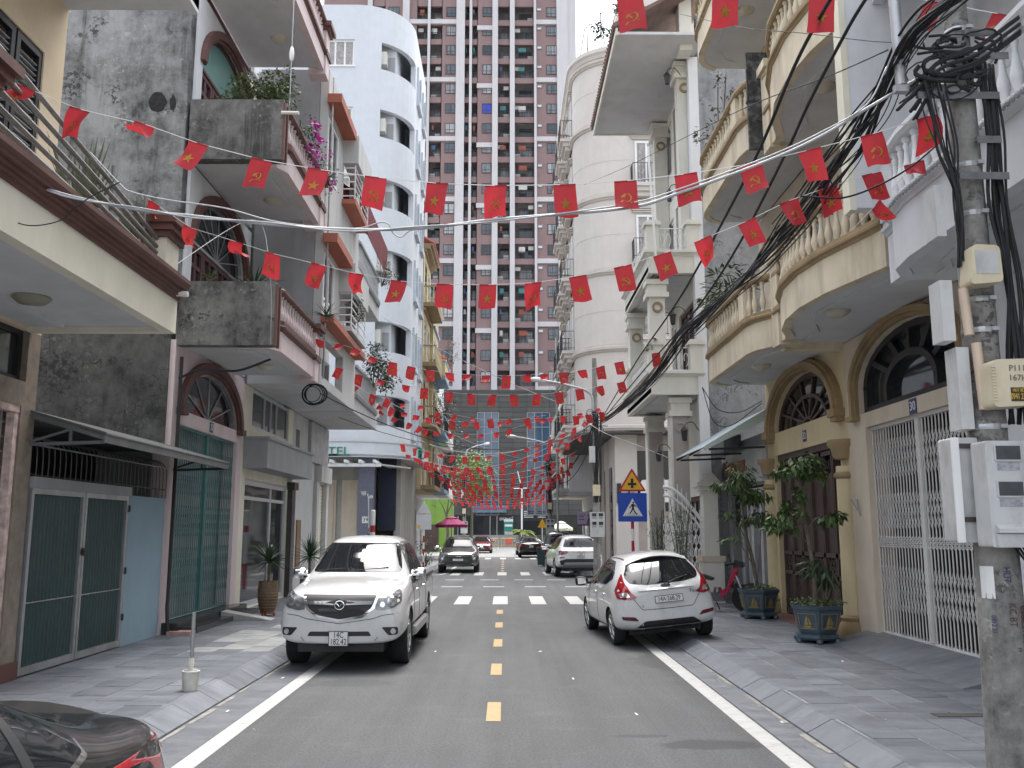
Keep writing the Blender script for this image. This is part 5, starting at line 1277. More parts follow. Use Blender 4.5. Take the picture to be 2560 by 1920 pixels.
WINS = [(1102, 1129), (1200, 1226), (1372, 1400), (945, 975), (860, 890), (800, 830)]
TF = Fac('y', TY, -1)
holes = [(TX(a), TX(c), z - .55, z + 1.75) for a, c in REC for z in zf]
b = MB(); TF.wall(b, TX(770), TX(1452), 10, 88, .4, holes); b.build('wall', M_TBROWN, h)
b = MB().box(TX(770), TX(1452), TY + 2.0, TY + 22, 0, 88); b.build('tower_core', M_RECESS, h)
b = MB()
for a, c in REC:
    for x in (TX(a) - .1, TX(c)): b.box(x, x + .1, TY, TY + 2.0, 10, 88)
b.build('recess_cheek', M_TBROWN, h)
for a, c in ((1130, 1153), (1165.5, 1172.5), (1227, 1242), (1274, 1287), (1338.5, 1345), (1400, 1430), (1430, 1452), (1053, 1060), (985, 1003), (890, 903)):
    MB().box(TX(a), TX(c), TY - (.55 if a not in (1430,) else .25), TY + .2, 5, 90).build('white_strip', M_TWHITE, h)
band = lambda a, c, z: MB().box(TX(a), TX(c), TY - .30, TY + .1, z - .36, z + .36).build('white_band', M_TWHITE, h)
for k in range(7):
    z = 69.95 - 9.57 * k + 9.57
    band(1060, 1130, z); band(1345, 1400, z); band(1186, 1227, z - 1.0); band(1003, 1053, z)
wm = {}
random.seed(21)
wo = []
for i, (a, c) in enumerate(WINS):
    w = TX(c) - TX(a)
    fr = MB().box(0, w, -.08, 0, 0, .09).box(0, w, -.08, 0, 1.51, 1.6).box(0, .09, -.08, 0, .09, 1.51).box(w - .09, w, -.08, 0, .09, 1.51).box(w * .42, w * .42 + .08, -.08, 0, .09, 1.51).box(0.09, w - .09, -.07, 0, .52, .58).mesh('window', mat('dark_window_frame', (.05, .045, .045), rough=.5))
    pn = MB().box(.03, w - .03, -.04, -.01, .03, 1.57).mesh('pane', M_TWIN)
    for z in zf:
        o = link('window', fr, h, (TX(a), TY - .02, z)); q = bpy.data.objects.new('pane', pn); COL.objects.link(q); q.parent = o; wo.append(q)
        if i == 1 and abs(z - zf[18 - 3]) < .1: q.data = MB().box(.03, w - .03, -.04, -.01, .03, 1.57).mesh('pane', mat('blue_film', (.02, .04, .42), rough=.2)); q['label'] = 'bright blue covered pane'
sw = MB().box(0, .72, -.1, 0, 0, .09).box(0, .72, -.1, 0, .41, .5).box(0, .07, -.1, 0, .09, .41).box(.65, .72, -.1, 0, .09, .41).mesh('vent_window', M_GREYD); sp_ = MB().box(.05, .67, -.04, -.01, .05, .45).mesh('pane', M_WHITEFR)
for z in zf:
    o = link('vent_window', sw, h, (TX(1347), TY - .02, z + 1.0)); q = bpy.data.objects.new('pane', sp_); COL.objects.link(q); q.parent = o
M_RAILG = mat('rail_glass', (.12, .14, .155), rough=.15, var=.2)
clothes = [mat('cloth_%s' % n, c, rough=.9) for n, c in (('pale', (.6, .58, .55)), ('blue', (.08, .14, .3)), ('rust', (.3, .1, .07)), ('teal', (.07, .22, .22)))]
for i, (a, c) in enumerate(REC):
    w = TX(c) - TX(a)
    rail = MB().box(0, w, -.05, .02, 1.02, 1.09).box(0, w, -.04, .0, .08, .13)
    for k in range(int(w / .16) + 1): rail.box(k * .16, k * .16 + .03, -.035, -.005, .13, 1.02)
    rme = rail.mesh('balcony', M_IRONBLK)
    dme = MB().box(w * .25, w * .9, 1.85, 1.95, 0, 2.1).mesh('balcony_door', M_TWIN); ame = MB().box(0, .8, .6, .95, 0, .6).mesh('air_conditioner', M_PVC)
    for z in zf:
        o = link('balcony', rme, h, (TX(a), TY - .02, z - .55))
        def sub(n, me, x=0, y=0, zz=0):
            q = bpy.data.objects.new(n, me); COL.objects.link(q); q.parent = o; q.location = (x, y, zz)
        sub('balcony_door', dme)
        if w > 1 and random.random() < .75: sub('air_conditioner', ame, random.choice([.05, w - .9]), 0, random.choice([.1, 1.5]))
        if random.random() < .5:
            sub('laundry', MB().box(w * .2, w * (.3 + .4 * random.random()), .3, .34, .9 + random.random() * .4, 1.9).mesh('laundry', random.choice(clothes)))
# ------------------------------------------------------------------ vehicles
def paint(name, col, metal=0.0, rough=0.28):
    return mat(name, col, rough=rough, metal=metal, var=0.03, scale=1.5, coat=1.0, obj=True, dirt=0.3, dirtcol=(0.3, 0.285, 0.26) if col[0] > .5 else (.06, .057, .05), dscale=4, streak=2)
M_CARWHITE = paint('car_paint_white', (0.62, 0.625, 0.62))
M_CARBLACK = paint('car_paint_black', (0.010, 0.010, 0.011))
M_CARGREY = paint('car_paint_grey', (0.050, 0.052, 0.045), 0.5)
M_CARRED = paint('car_paint_red', (0.16, 0.012, 0.022), 0.4)
M_CARDARK = paint('car_paint_graphite', (0.028, 0.031, 0.036), 0.4)
def car_body(st, nose=0.06, tail=0.04, sub=3, wells=(), wr=0.36):
    """closed body from cross sections; st rows: x, zb, wb, zm, wm, zs, ws, zt, wt, zc"""
    vs = []; fs = []; rings = []
    for (x, zb, wb, zm, wm, zs, ws, zt, wt, zc) in st:
        half = [(0, zb), (wb, zb), (wm, zb + 0.12), (wm, zm), (ws, zs), (wt, zt), (wt * 0.55, zt + (zc - zt) * 0.75), (0, zc)]
        ring = [(x, y, z) for y, z in half] + [(x, -y, z) for y, z in half[6:0:-1]]
        b = len(vs); vs += ring; rings.append(list(range(b, b + 14)))
    for a, c in zip(rings, rings[1:]):
        for k in range(14):
            k2 = (k + 1) % 14
            fs.append((a[k], a[k2], c[k2], c[k]))
    for ring, dx in ((rings[0], -tail), (rings[-1], nose)):
        c = [ring[0]]
        for k in range(1, 7):
            p = vs[ring[k]]; vs.append((p[0] + dx, 0, p[2])); c.append(len(vs) - 1)
        c.append(ring[7])
        for k in range(7):
            for l, r in ((ring[k], ring[k + 1]), (ring[(14 - k) % 14], ring[13 - k])):
                f = [l, r, c[k + 1], c[k]]
                g = []
                for i in f:
                    if i not in g: g.append(i)
                fs.append(tuple(g))
    me = bpy.data.meshes.new('body')
    me.from_pydata(vs, [], fs)
    bm = bmesh.new(); bm.from_mesh(me); bmesh.ops.recalc_face_normals(bm, faces=bm.faces); bm.to_mesh(me); bm.free()
    o = bpy.data.objects.new('tmp_body', me); COL.objects.link(o)
    md = o.modifiers.new('s', 'SUBSURF'); md.levels = sub; md.render_levels = sub
    cut = []
    for x, side in wells:
        c = MB().lathe([(wr, 0.52), (wr, 1.3)], (x[0], 0, x[1]), 40, 'y') if side > 0 else MB().lathe([(wr, -1.3), (wr, -0.52)], (x[0], 0, x[1]), 40, 'y')
        co = bpy.data.objects.new('tmp_cut', c.mesh('tmp_cut', M_BLKPL)); COL.objects.link(co); cut.append(co)
        bmod = o.modifiers.new('b', 'BOOLEAN'); bmod.operation = 'DIFFERENCE'; bmod.object = co; bmod.solver = 'EXACT'
        try: bmod.material_mode = 'TRANSFER'
        except Exception: pass
    dg = bpy.context.evaluated_depsgraph_get()
    out = bpy.data.meshes.new_from_object(o.evaluated_get(dg))
    for c in cut: bpy.data.objects.remove(c)
    bpy.data.objects.remove(o)
    out.polygons.foreach_set('use_smooth', [True] * len(out.polygons))
    try: out.set_sharp_from_angle(angle=RAD(38))
    except Exception: pass
    bm = bmesh.new(); bm.from_mesh(out); bvh = BVHTree.FromBMesh(bm); bm.free()
    return out, bvh

VIEWS = {'L': (Vector((0, 3, 0)), Vector((0, -1, 0)), lambda u, w: Vector((u, 0, w))), 'R': (Vector((0, -3, 0)), Vector((0, 1, 0)), lambda u, w: Vector((u, 0, w))),
         'F': (Vector((5, 0, 0)), Vector((-1, 0, 0)), lambda u, w: Vector((0, u, w))), 'B': (Vector((-5, 0, 0)), Vector((1, 0, 0)), lambda u, w: Vector((0, u, w))),
         'T': (Vector((0, 0, 4)), Vector((0, 0, -1)), lambda u, w: Vector((u, w, 0)))}
def patch(bvh, outline, view, m, name, par, off=0.005, step=0.06, loc=None, label=None):
    """a panel with its own outline, laid on the body along one view direction"""
    org, d, fn = VIEWS[view]
    pts = [Vector(p) for p in outline]
    # densify outline
    ol = []
    for i, p in enumerate(pts):
        q = pts[(i + 1) % len(pts)]; n = max(1, int((q - p).length / step))
        for k in range(n): ol.append(p.lerp(q, k / n))
    n0 = len(ol)
    xs = [p.x for p in ol]; ys = [p.y for p in ol]
    grid = []
    def inside(p):
        c = False; j = n0 - 1
        for i in range(n0):
            a, b = ol[i], ol[j]
            if (a.y > p.y) != (b.y > p.y) and p.x < (b.x - a.x) * (p.y - a.y) / (b.y - a.y) + a.x: c = not c
            j = i
        return c
    x = min(xs) + step / 2
    while x < max(xs):
        y = min(ys) + step / 2
        while y < max(ys):
            p = Vector((x, y))
            if inside(p) and min((p - q).length for q in ol) > step * 0.35: grid.append(p)
            y += step
        x += step
    vs, es, fs, _, _, _ = delaunay_2d_cdt(ol + grid, [(i, (i + 1) % n0) for i in range(n0)], [list(range(n0))], 1, 1e-5)
    v3 = []
    for p in vs:
        o = org + fn(p.x, p.y)
        h = bvh.ray_cast(o, d)
        if h[0] is None:
            q = fn(p.x, p.y) - d * 0.9
            h = bvh.find_nearest(q)
        v3.append(h[0] + h[1].normalized() * off if h[1].dot(d) < 0 else h[0] - d * off)
    cnt = {}
    for f in fs:
        for i in range(len(f)):
            e = (f[i], f[(i + 1) % len(f)]); k = tuple(sorted(e)); cnt.setdefault(k, []).append(e)
    faces = [tuple(f) for f in fs]
    skirt = {}
    for k, e in cnt.items():
        if len(e) == 1:
            a, b = e[0]
            for q in (a, b):
                if q not in skirt: skirt[q] = len(v3); v3.append(v3[q] + d * (off + 0.012))
            faces.append((b, a, skirt[a], skirt[b]))
    me = bpy.data.meshes.new(name)
    me.from_pydata(v3, [], faces)
    me.materials.append(m)
    bm = bmesh.new(); bm.from_mesh(me); bmesh.ops.recalc_face_normals(bm, faces=bm.faces)
    # outside must look against the view ray
    s = sum((f.normal.dot(d) for f in bm.faces))
    if s > 0: bmesh.ops.reverse_faces(bm, faces=bm.faces)
    bm.to_mesh(me); bm.free()
    me.polygons.foreach_set('use_smooth', [True] * len(me.polygons))
    try: me.set_sharp_from_angle(angle=RAD(50))
    except Exception: pass
    o = link(name, me, par)
    if label: o['label'] = label
    return o
def mirror(poly): return [(-x, y) for x, y in poly]
def wheel_meshes(r, w, rim, nsp, style='spoke'):
    t = MB().lathe([(rim * 0.98, -w / 2 + 0.02), (r - 0.03, -w / 2), (r - 0.006, -w / 2 + 0.025), (r, -w / 4), (r, w / 4), (r - 0.006, w / 2 - 0.025), (r - 0.03, w / 2), (rim * 0.98, w / 2 - 0.02)], (0, 0, 0), 36, 'y')
    g = MB()
    g.lathe([(rim, -w / 2 + 0.015), (rim + 0.008, w / 2 - 0.012), (rim - 0.018, w / 2 - 0.012), (rim - 0.03, w / 2 - 0.06), (rim - 0.05, 0)], (0, 0, 0), 36, 'y')
    for k in range(nsp):
        a = 2 * math.pi * k / nsp
        for da in ((-0.13, 0.13) if style == 'twin' else (0,)):
            c, s_ = math.cos(a + da), math.sin(a + da); c0, s0 = math.cos(a), math.sin(a)
            g.tube([(c0 * 0.05, w / 2 - 0.035, s0 * 0.05), (c * (rim - 0.02), w / 2 - 0.02, s_ * (rim - 0.02))], [0.024, 0.017], 4)
    g.lathe([(0.065, w / 2 - 0.06), (0.06, w / 2 - 0.02), (0.03, w / 2 - 0.012)], (0, 0, 0), 16, 'y')
    bk = MB().lathe([(rim - 0.04, w / 2 - 0.07), (rim - 0.04, w / 2 - 0.066)], (0, 0, 0), 30, 'y')
    return t.mesh('wheel', M_TYRE, smooth=True), g.mesh('rim', M_ALLOY, smooth=True), bk.mesh('brake_disc', M_BLKPL)
def add_wheels(root, axles, track, r, w, rim, nsp=7, style='spoke', lift=None):
    ms = wheel_meshes(r, w, rim, nsp, style)
    for i, ax in enumerate(axles):
        for sd in (1, -1):
            z = r + (lift or {}).get((i, sd), 0)
            o = link('wheel', ms[0], root, (ax, sd * track / 2, z), (0, 0, 0 if sd > 0 else math.pi))
            for nm, me in (('rim', ms[1]), ('brake_disc', ms[2])):
                c = bpy.data.objects.new(nm, me); COL.objects.link(c); c.parent = o
def vehicle(name, label, cat, x, y, heading, z=0.0, tilt=0.0):
    """heading: degrees of the nose from +Y, clockwise"""
    o = thing(name, label, cat, (x, y, z), None, RAD(90 - heading))
    o.rotation_euler = (tilt, 0, RAD(90 - heading))
    ORG[o] = Vector((0, 0, 0)); return o
def put_body(root, st, col, wells, wr, **kw):
    me, bvh = car_body(st, wells=wells, wr=wr, **kw)
    me.materials.clear(); me.materials.append(col); me.materials.append(M_BLKPL)
    # the wheel wells are dark inside
    for p in me.polygons:
        c = p.center; p.material_index = 0
        for (wx, wz), s in wells:
            q = Vector((c.x - wx, c.z - wz)).length
            if abs(c.y) < 1.0 and c.y * s > 0.45 and q < wr + 0.004 and (abs(p.normal.y) < 0.5 or abs(c.y) < 0.56): p.material_index = 1
    link('body', me, root)
    return bvh
def plate(root, txt, x, y, z, w, h, facing, lines=1, tilt=0.0):
    s = 1 if facing == 'F' else -1
    b = MB().box(x - 0.006, x + 0.006, y - w / 2, y + w / 2, z - h / 2, z + h / 2)
    p = b.build('number_plate', M_PLATE, root)
    f = MB()
    e = 0.008
    for a in ((y - w / 2, y + w / 2, z + h / 2 - e, z + h / 2), (y - w / 2, y + w / 2, z - h / 2, z - h / 2 + e), (y - w / 2, y - w / 2 + e, z - h / 2 + e, z + h / 2 - e), (y + w / 2 - e, y + w / 2, z - h / 2 + e, z + h / 2 - e)):
        f.box(x + s * 0.005, x + s * 0.009, *a)
    f.build('plate_border', M_INK, p)
    rows = txt.split('|')
    for i, t in enumerate(rows):
        zz = z + (0 if len(rows) == 1 else (h * 0.23 if i == 0 else -h * 0.22))
        hh = h * (0.66 if len(rows) == 1 else 0.42)
        text(t, hh * 1.35, (x + s * 0.0085, y, zz), (RAD(90), 0, RAD(90) if s > 0 else RAD(-90)), M_INK, p, 'plate_number', squash=0.8 if len(rows) == 1 else 0.78)
def mirrors(root, x, z, y, shell, cap=None, size=1.0):
    for s in (1, -1):
        prof = MB()
        pts = [(-0.05, 0.0), (0.05, 0.02), (0.075, 0.10), (0.03, 0.17), (-0.05, 0.16)]
        for k, (yy, sc) in enumerate(((y, 0.55), (y + 0.06, 0.95), (y + 0.19, 1.0), (y + 0.235, 0.75))):
            for px_, pz in pts: prof.v.append((x + px_ * sc * size, s * yy, z + (0.08 + (pz - 0.08) * sc) * size))
        for k in range(3):
            for i in range(5): prof.f.append((k * 5 + i, k * 5 + (i + 1) % 5, (k + 1) * 5 + (i + 1) % 5, (k + 1) * 5 + i)); prof.m.append(0)
        prof.f += [(4, 3, 2, 1, 0), (15, 16, 17, 18, 19)]; prof.m += [0, 0]
        prof.tube([(x + 0.01, s * (y - 0.10), z + 0.02), (x, s * (y + 0.04), z + 0.06)], 0.03, 6)
        mo = prof.build('side_mirror', shell, root, smooth='all')
        g = MB()
        g.v = [(x - 0.052 * size, s * (y + 0.04), z + 0.03 * size), (x - 0.052 * size, s * (y + 0.20), z + 0.025 * size), (x - 0.052 * size, s * (y + 0.20), z + 0.145 * size), (x - 0.052 * size, s * (y + 0.05), z + 0.14 * size)]
        g.f = [(0, 1, 2, 3)]; g.m = [0]
        g.build('mirror_glass', M_CHROME, mo)

# --- white pickup, facing the camera at the left kerb
def build_pickup(root, col, front=True):
    st = [(-2.66, .56, .70, .80, .86, 1.02, .88, 1.08, .82, 1.085), (-2.60, .50, .80, .80, .905, 1.06, .905, 1.115, .86, 1.11), (-2.0, .45, .82, .80, .92, 1.06, .91, 1.115, .87, 1.11),
          (-1.05, .40, .82, .80, .92, 1.06, .91, 1.115, .87, 1.11), (-0.98, .40, .82, .80, .92, 1.06, .91, 1.13, .85, 1.13), (-0.93, .40, .82, .80, .92, 1.07, .91, 1.66, .67, 1.69),
          (-0.75, .40, .82, .80, .92, 1.07, .91, 1.785, .66, 1.83), (-0.1, .40, .82, .80, .92, 1.07, .91, 1.80, .66, 1.85), (0.42, .40, .82, .80, .92, 1.07, .91, 1.765, .65, 1.81),
          (0.62, .40, .82, .80, .92, 1.09, .905, 1.68, .66, 1.73), (1.36, .40, .82, .80, .925, 1.12, .90, 1.20, .78, 1.265), (1.62, .40, .82, .80, .93, 1.11, .90, 1.18, .74, 1.225),
          (2.15, .40, .82, .78, .93, 1.08, .885, 1.14, .70, 1.18), (2.45, .38, .80, .74, .91, 1.03, .85, 1.085, .66, 1.12), (2.60, .36, .76, .68, .86, .95, .77, 1.01, .62, 1.04), (2.66, .38, .64, .62, .78, .86, .68, .91, .52, .93)]
    wells = [((1.72, .39), 1), ((1.72, .39), -1), ((-1.5, .39), 1), ((-1.5, .39), -1)]
    b = put_body(root, st, col, wells, .43, nose=.07, tail=.03)
    add_wheels(root, (1.72, -1.5), 1.56, .385, .265, .23, 6)
    ws = rounded([(-.72, 1.285), (.72, 1.285), (.585, 1.715), (-.585, 1.715)], .06)
    patch(b, ws, 'F', M_GLASS, 'windscreen', root)
    for s in 'LR':
        fr = rounded([(.36, 1.13), (1.08, 1.13), (.62, 1.56), (.34, 1.68)], .05); rr = rounded([(-.78, 1.15), (.30, 1.13), (.28, 1.69), (-.62, 1.70)], [.12, .03, .03, .12])
        patch(b, [(1.2, 1.1), (1.05, 1.2), (.62, 1.62), (.36, 1.73), (-.66, 1.745), (-.86, 1.2), (-.84, 1.1)], s, M_BLKPL, 'window_frame', root, .003)
        patch(b, fr, s, M_GLASS, 'side_window', root, .008); patch(b, rr, s, M_GLASS, 'side_window', root, .008)
        for xs in (1.16, .32, -.86): patch(b, strip([(xs, .5), (xs + .02, 1.10)], .012), s, M_SEAM, 'door_gap', root, .003)
        for xs in (.50, -.62): patch(b, rounded([(xs - .10, .965), (xs + .10, .965), (xs + .10, 1.0), (xs - .10, 1.0)], .015), s, M_CHROME, 'door_handle', root, .02)
        sg = 1 if s == 'L' else -1
        MB().tube([(1.2, sg * .90, .40), (-.95, sg * .90, .40)], .075, 8).build('side_step', M_SILVER, root, smooth=True)
        # wheel arch lip and dark load bed rail
        ar = [(1.72 + .455 * math.cos(a), .39 + .455 * math.sin(a)) for a in [RAD(-8 + 196 * i / 16) for i in range(17)]]
        MB().tube([(-2.58, sg * .885, 1.125), (-1.02, sg * .885, 1.125)], .035, 6).build('bed_rail', M_BLKPL, root, smooth=True)
    patch(b, [(-2.5, -.80), (-1.1, -.80), (-1.1, .80), (-2.5, .80)], 'T', M_BLKPL, 'load_bed', root, .004)
    mirrors(root, 1.02, 1.16, .85, M_CHROME, size=1.05)
    # nose
    GR = [(-.53, 1.035), (.53, 1.035), (.47, .86), (.32, .745), (0, .69), (-.32, .745), (-.47, .86)]
    patch(b, [(x * 1.05, .69 + (z - .69) * 1.03 - .016) for x, z in GR], 'F', M_CHROME, 'grille_surround', root, .006)
    patch(b, rounded([(-.515, 1.025), (.515, 1.025), (.45, .855), (.31, .762), (0, .708), (-.31, .762), (-.45, .855)], .03), 'F', M_BLKPL, 'grille', root, .012)
    for z0, hw in ((.94, .47), (.855, .41)):
        patch(b, [(-hw, z0), (hw, z0), (hw - .02, z0 - .04), (-hw + .02, z0 - .04)], 'F', M_GUN if z0 > .9 else M_CARDARK, 'grille_bar', root, .020)
    patch(b, strip([(-.40, .79), (-.2, .765), (0, .755), (.2, .765), (.40, .79)], .014), 'F', M_CARDARK, 'grille_bar', root, .018)
    for m_, k in ((1, 'a'), (-1, 'b')):
        hl = [(.535, .99), (.66, 1.02), (.80, 1.085), (.84, 1.03), (.855, .92), (.77, .86), (.62, .825), (.50, .84)]
        h = patch(b, rounded([(m_ * x, z) for x, z in hl], .03), 'F', M_LAMP, 'headlight', root, .008)
        for (cx, cz, r_, mm) in ((.73, .935, .062, M_LAMPIN), (.605, .90, .036, M_LAMPIN), (.785, 1.02, .026, M_LAMPIN)):
            pt = [(m_ * (cx + r_ * math.cos(a)), cz + r_ * math.sin(a)) for a in [2 * math.pi * i / 16 for i in range(16)]]
            patch(b, pt, 'F', mm, 'lamp_reflector', h, .012, .03)
        fg = rounded([(m_ * .83, .60), (m_ * .60, .60), (m_ * .70, .49), (m_ * .83, .50)], .03)
        fp = patch(b, fg, 'F', M_BLKPL, 'fog_lamp_recess', root, .006)
        patch(b, [(m_ * .765 + .038 * math.cos(a), .545 + .038 * math.sin(a)) for a in [2 * math.pi * i / 14 for i in range(14)]], 'F', M_LAMPIN, 'fog_lamp', fp, .014, .03)
    patch(b, rounded([(-.42, .545), (.42, .545), (.46, .485), (-.46, .485)], .02), 'F', M_BLKPL, 'air_intake', root, .006)
    patch(b, strip([(-.83, .78), (-.62, .76), (-.48, .715), (0, .65), (.48, .715), (.62, .76), (.83, .78)], .008), 'F', M_SEAM, 'bumper_gap', root, .003)
    patch(b, strip([(-.55, .47), (-.46, .37), (.46, .37), (.55, .47)], .008), 'F', M_SEAM, 'bumper_gap', root, .003)
    e = MB().lathe([(.0, 2.735), (.078, 2.73), (.088, 2.72), (.088, 2.66)], (0, 0, .90), 24, 'x').build('badge', M_BLKPL, root)
    ring = [(0, .064 * math.cos(a), .052 * math.sin(a)) for a in [2 * math.pi * i / 24 for i in range(25)]]
    g = MB().tube([(2.738, y * 1.05, .90 + z * 1.1) for _, y, z in ring], .0085, 6)
    g.tube([(2.738, -.060, .92), (2.738, -.03, .915), (2.738, -.012, .89), (2.738, 0, .877), (2.738, .012, .89), (2.738, .03, .915), (2.738, .060, .92)], .008, 6)
    g.build('badge_emblem', M_CHROME, e, smooth=True)
    for y0, y1 in ((-.62, -.05), (-.05, .5)):
        MB().tube([(1.34, y0, 1.30), (1.28, (y0 + y1) / 2, 1.325), (1.22, y1, 1.35)], .012, 5).build('wiper', M_BLKPL, root)
    MB().tube([(.2, .0, 1.845), (.14, 0, 1.95)], [.028, .01], 8).build('aerial', M_BLKPL, root, smooth=True)
    MB().box(1.9, 2.55, -.62, .62, .26, .40).box(-2.4, 1.2, -.55, .55, .36, .46).build('underside', M_BLKPL, root)
    # tail
    for m_ in (1, -1):
        patch(b, rounded([(m_ * .66, .70), (m_ * .89, .70), (m_ * .89, 1.06), (m_ * .72, 1.06)], .03), 'B', M_TAIL, 'tail_lamp', root, .01)
    patch(b, strip([(-.64, .56), (-.64, 1.07)], .01), 'B', M_SEAM, 'tailgate_gap', root, .003); patch(b, strip([(.64, .56), (.64, 1.07)], .01), 'B', M_SEAM, 'tailgate_gap', root, .003)
    patch(b, rounded([(-.14, .90), (.14, .90), (.14, .98), (-.14, .98)], .02), 'B', M_CHROME, 'tailgate_handle', root, .02)
    patch(b, rounded([(-.56, 1.22), (.56, 1.22), (.52, 1.62), (-.52, 1.62)], .06), 'B', M_GLASS, 'rear_window', root, .008)
    MB().box(-2.76, -2.62, -.86, .86, .46, .60).build('rear_bumper', M_SILVER, root)
    return b
pk = vehicle('pickup_truck', 'white double cab pickup facing the camera at the left kerb', 'pickup truck', -2.27, 15.55, 180)
pk.scale = (1, .955, 1)
pkb = build_pickup(pk, M_CARWHITE)
plate(pk, '14C|182.42', 2.745, .0, .455, .28, .20, 'F')

# --- white hatchback, seen from behind, two wheels on the right pavement
hb = vehicle('hatchback_car', 'white hatchback with tinted rear window parked half on the right pavement', 'car', 2.58, 17.2, -4.5, 0.07, RAD(-5.5))
st = [(-1.95, .36, .55, .50, .70, .82, .62, .88, .52, .90), (-1.90, .30, .70, .52, .80, .90, .70, .97, .58, .985), (-1.78, .26, .76, .55, .845, .98, .76, 1.08, .63, 1.10),
      (-1.55, .24, .78, .58, .862, 1.0, .80, 1.27, .60, 1.31), (-1.34, .24, .78, .58, .865, 1.0, .815, 1.405, .565, 1.455), (-1.0, .22, .78, .58, .865, .99, .825, 1.435, .56, 1.49),
      (-.3, .20, .78, .58, .865, .965, .83, 1.44, .57, 1.50), (.25, .20, .78, .58, .865, .94, .83, 1.38, .57, 1.44), (.55, .20, .78, .58, .862, .925, .82, 1.25, .58, 1.30),
      (1.15, .20, .78, .56, .86, .90, .80, .96, .68, 1.0), (1.5, .20, .76, .54, .85, .85, .77, .90, .62, .93), (1.85, .20, .70, .50, .80, .74, .70, .79, .55, .82), (1.97, .22, .58, .45, .70, .62, .60, .66, .48, .68)]
wl = [((1.25, .305), 1), ((1.25, .305), -1), ((-1.24, .305), 1), ((-1.24, .305), -1)]
b = put_body(hb, st, M_CARWHITE, wl, .345, nose=.10, tail=.05)
add_wheels(hb, (1.25, -1.24), 1.50, .305, .20, .20, 8)
rw = rounded([(-.575, 1.03), (-.625, 1.13), (-.50, 1.34), (-.25, 1.395), (.25, 1.395), (.50, 1.34), (.625, 1.13), (.575, 1.03), (.3, .99), (-.3, .99)], .05)
patch(b, rw, 'B', M_GLASS, 'rear_window', hb, .006)
patch(b, rounded([(-.15, 1.412), (.15, 1.412), (.14, 1.43), (-.14, 1.43)], .006), 'B', M_TAILDK, 'high_brake_lamp', hb, .006, .03)
sp = MB()
for i in range(11):
    y = -.54 + 1.08 * i / 10
    sp.v += [(-1.33, y, 1.462 - .10 * (y / .56) ** 2), (-1.50 + .05 * abs(y), y, 1.425 - .12 * (y / .56) ** 2), (-1.36, y, 1.38 - .10 * (y / .56) ** 2)]
for i in range(10):
    for k in range(3): sp.f.append((i * 3 + k, i * 3 + (k + 1) % 3, i * 3 + 3 + (k + 1) % 3, i * 3 + 3 + k)); sp.m.append(0)
sp.build('roof_spoiler', M_CARWHITE, hb, smooth=True)
for m_ in (1, -1):
    t = patch(b, rounded([(m_ * x, z) for x, z in [(.625, 1.19), (.645, 1.05), (.575, .88), (.49, .81), (.61, .775), (.785, .80), (.785, .92), (.70, 1.09)]], .025), 'B', M_TAIL, 'tail_lamp', hb, .010)
    patch(b, rounded([(m_ * x, z) for x, z in [(.60, .82), (.74, .82), (.75, .88), (.64, .90)]], .02), 'B', M_LAMPIN, 'reversing_lamp', t, .016, .03)
    patch(b, rounded([(m_ * x, z) for x, z in [(.50, .43), (.76, .47), (.77, .525), (.56, .50)]], .02), 'B', M_TAILDK, 'reflector', hb, .008, .04)
    patch(b, strip([(m_ * .56, .80), (m_ * .44, .62), (m_ * .40, .60), (0, .595)], .009), 'B', M_SEAM, 'tailgate_gap', hb, .003)
patch(b, rounded([(-.66, .23), (-.52, .34), (-.40, .42), (.40, .42), (.52, .34), (.66, .23), (.6, .17), (-.6, .17)], .03), 'B', M_BLKPL, 'rear_diffuser', hb, .008)
for yy in (-.22, .22): patch(b, rounded([(yy - .16, .24), (yy + .16, .24), (yy + .16, .30), (yy - .16, .30)], .02), 'B', M_SEAM, 'diffuser_slot', hb, .016)
patch(b, strip([(-.46, .905), (.46, .905)], .028), 'B', M_CARWHITE, 'tailgate_strip', hb, .03)
patch(b, [(.085 * math.cos(a), .94 + .034 * math.sin(a)) for a in [2 * math.pi * i / 20 for i in range(20)]], 'B', M_CHROME, 'badge', hb, .032, .03)
patch(b, [(.075 * math.cos(a), .94 + .027 * math.sin(a)) for a in [2 * math.pi * i / 20 for i in range(20)]], 'B', M_CARDARK, 'badge_oval', hb, .036, .03)
MB().tube([(-1.98, -.05, 1.0), (-1.90, -.2, 1.045), (-1.80, -.42, 1.08)], [.022, .016, .008], 6).build('rear_wiper', M_BLKPL, hb, smooth=True)
plate(hb, '14A·268.29', -2.012, -.02, .75, .47, .115, 'B')
text('Fiesta', .085, (-1.995, -.47, .835), (RAD(90), RAD(4), RAD(-90)), M_INK, hb, 'model_lettering', squash=.9)
text('S', .05, (-1.99, .42, .66), (RAD(90), 0, RAD(-90)), M_INK, hb, 'trim_letter')
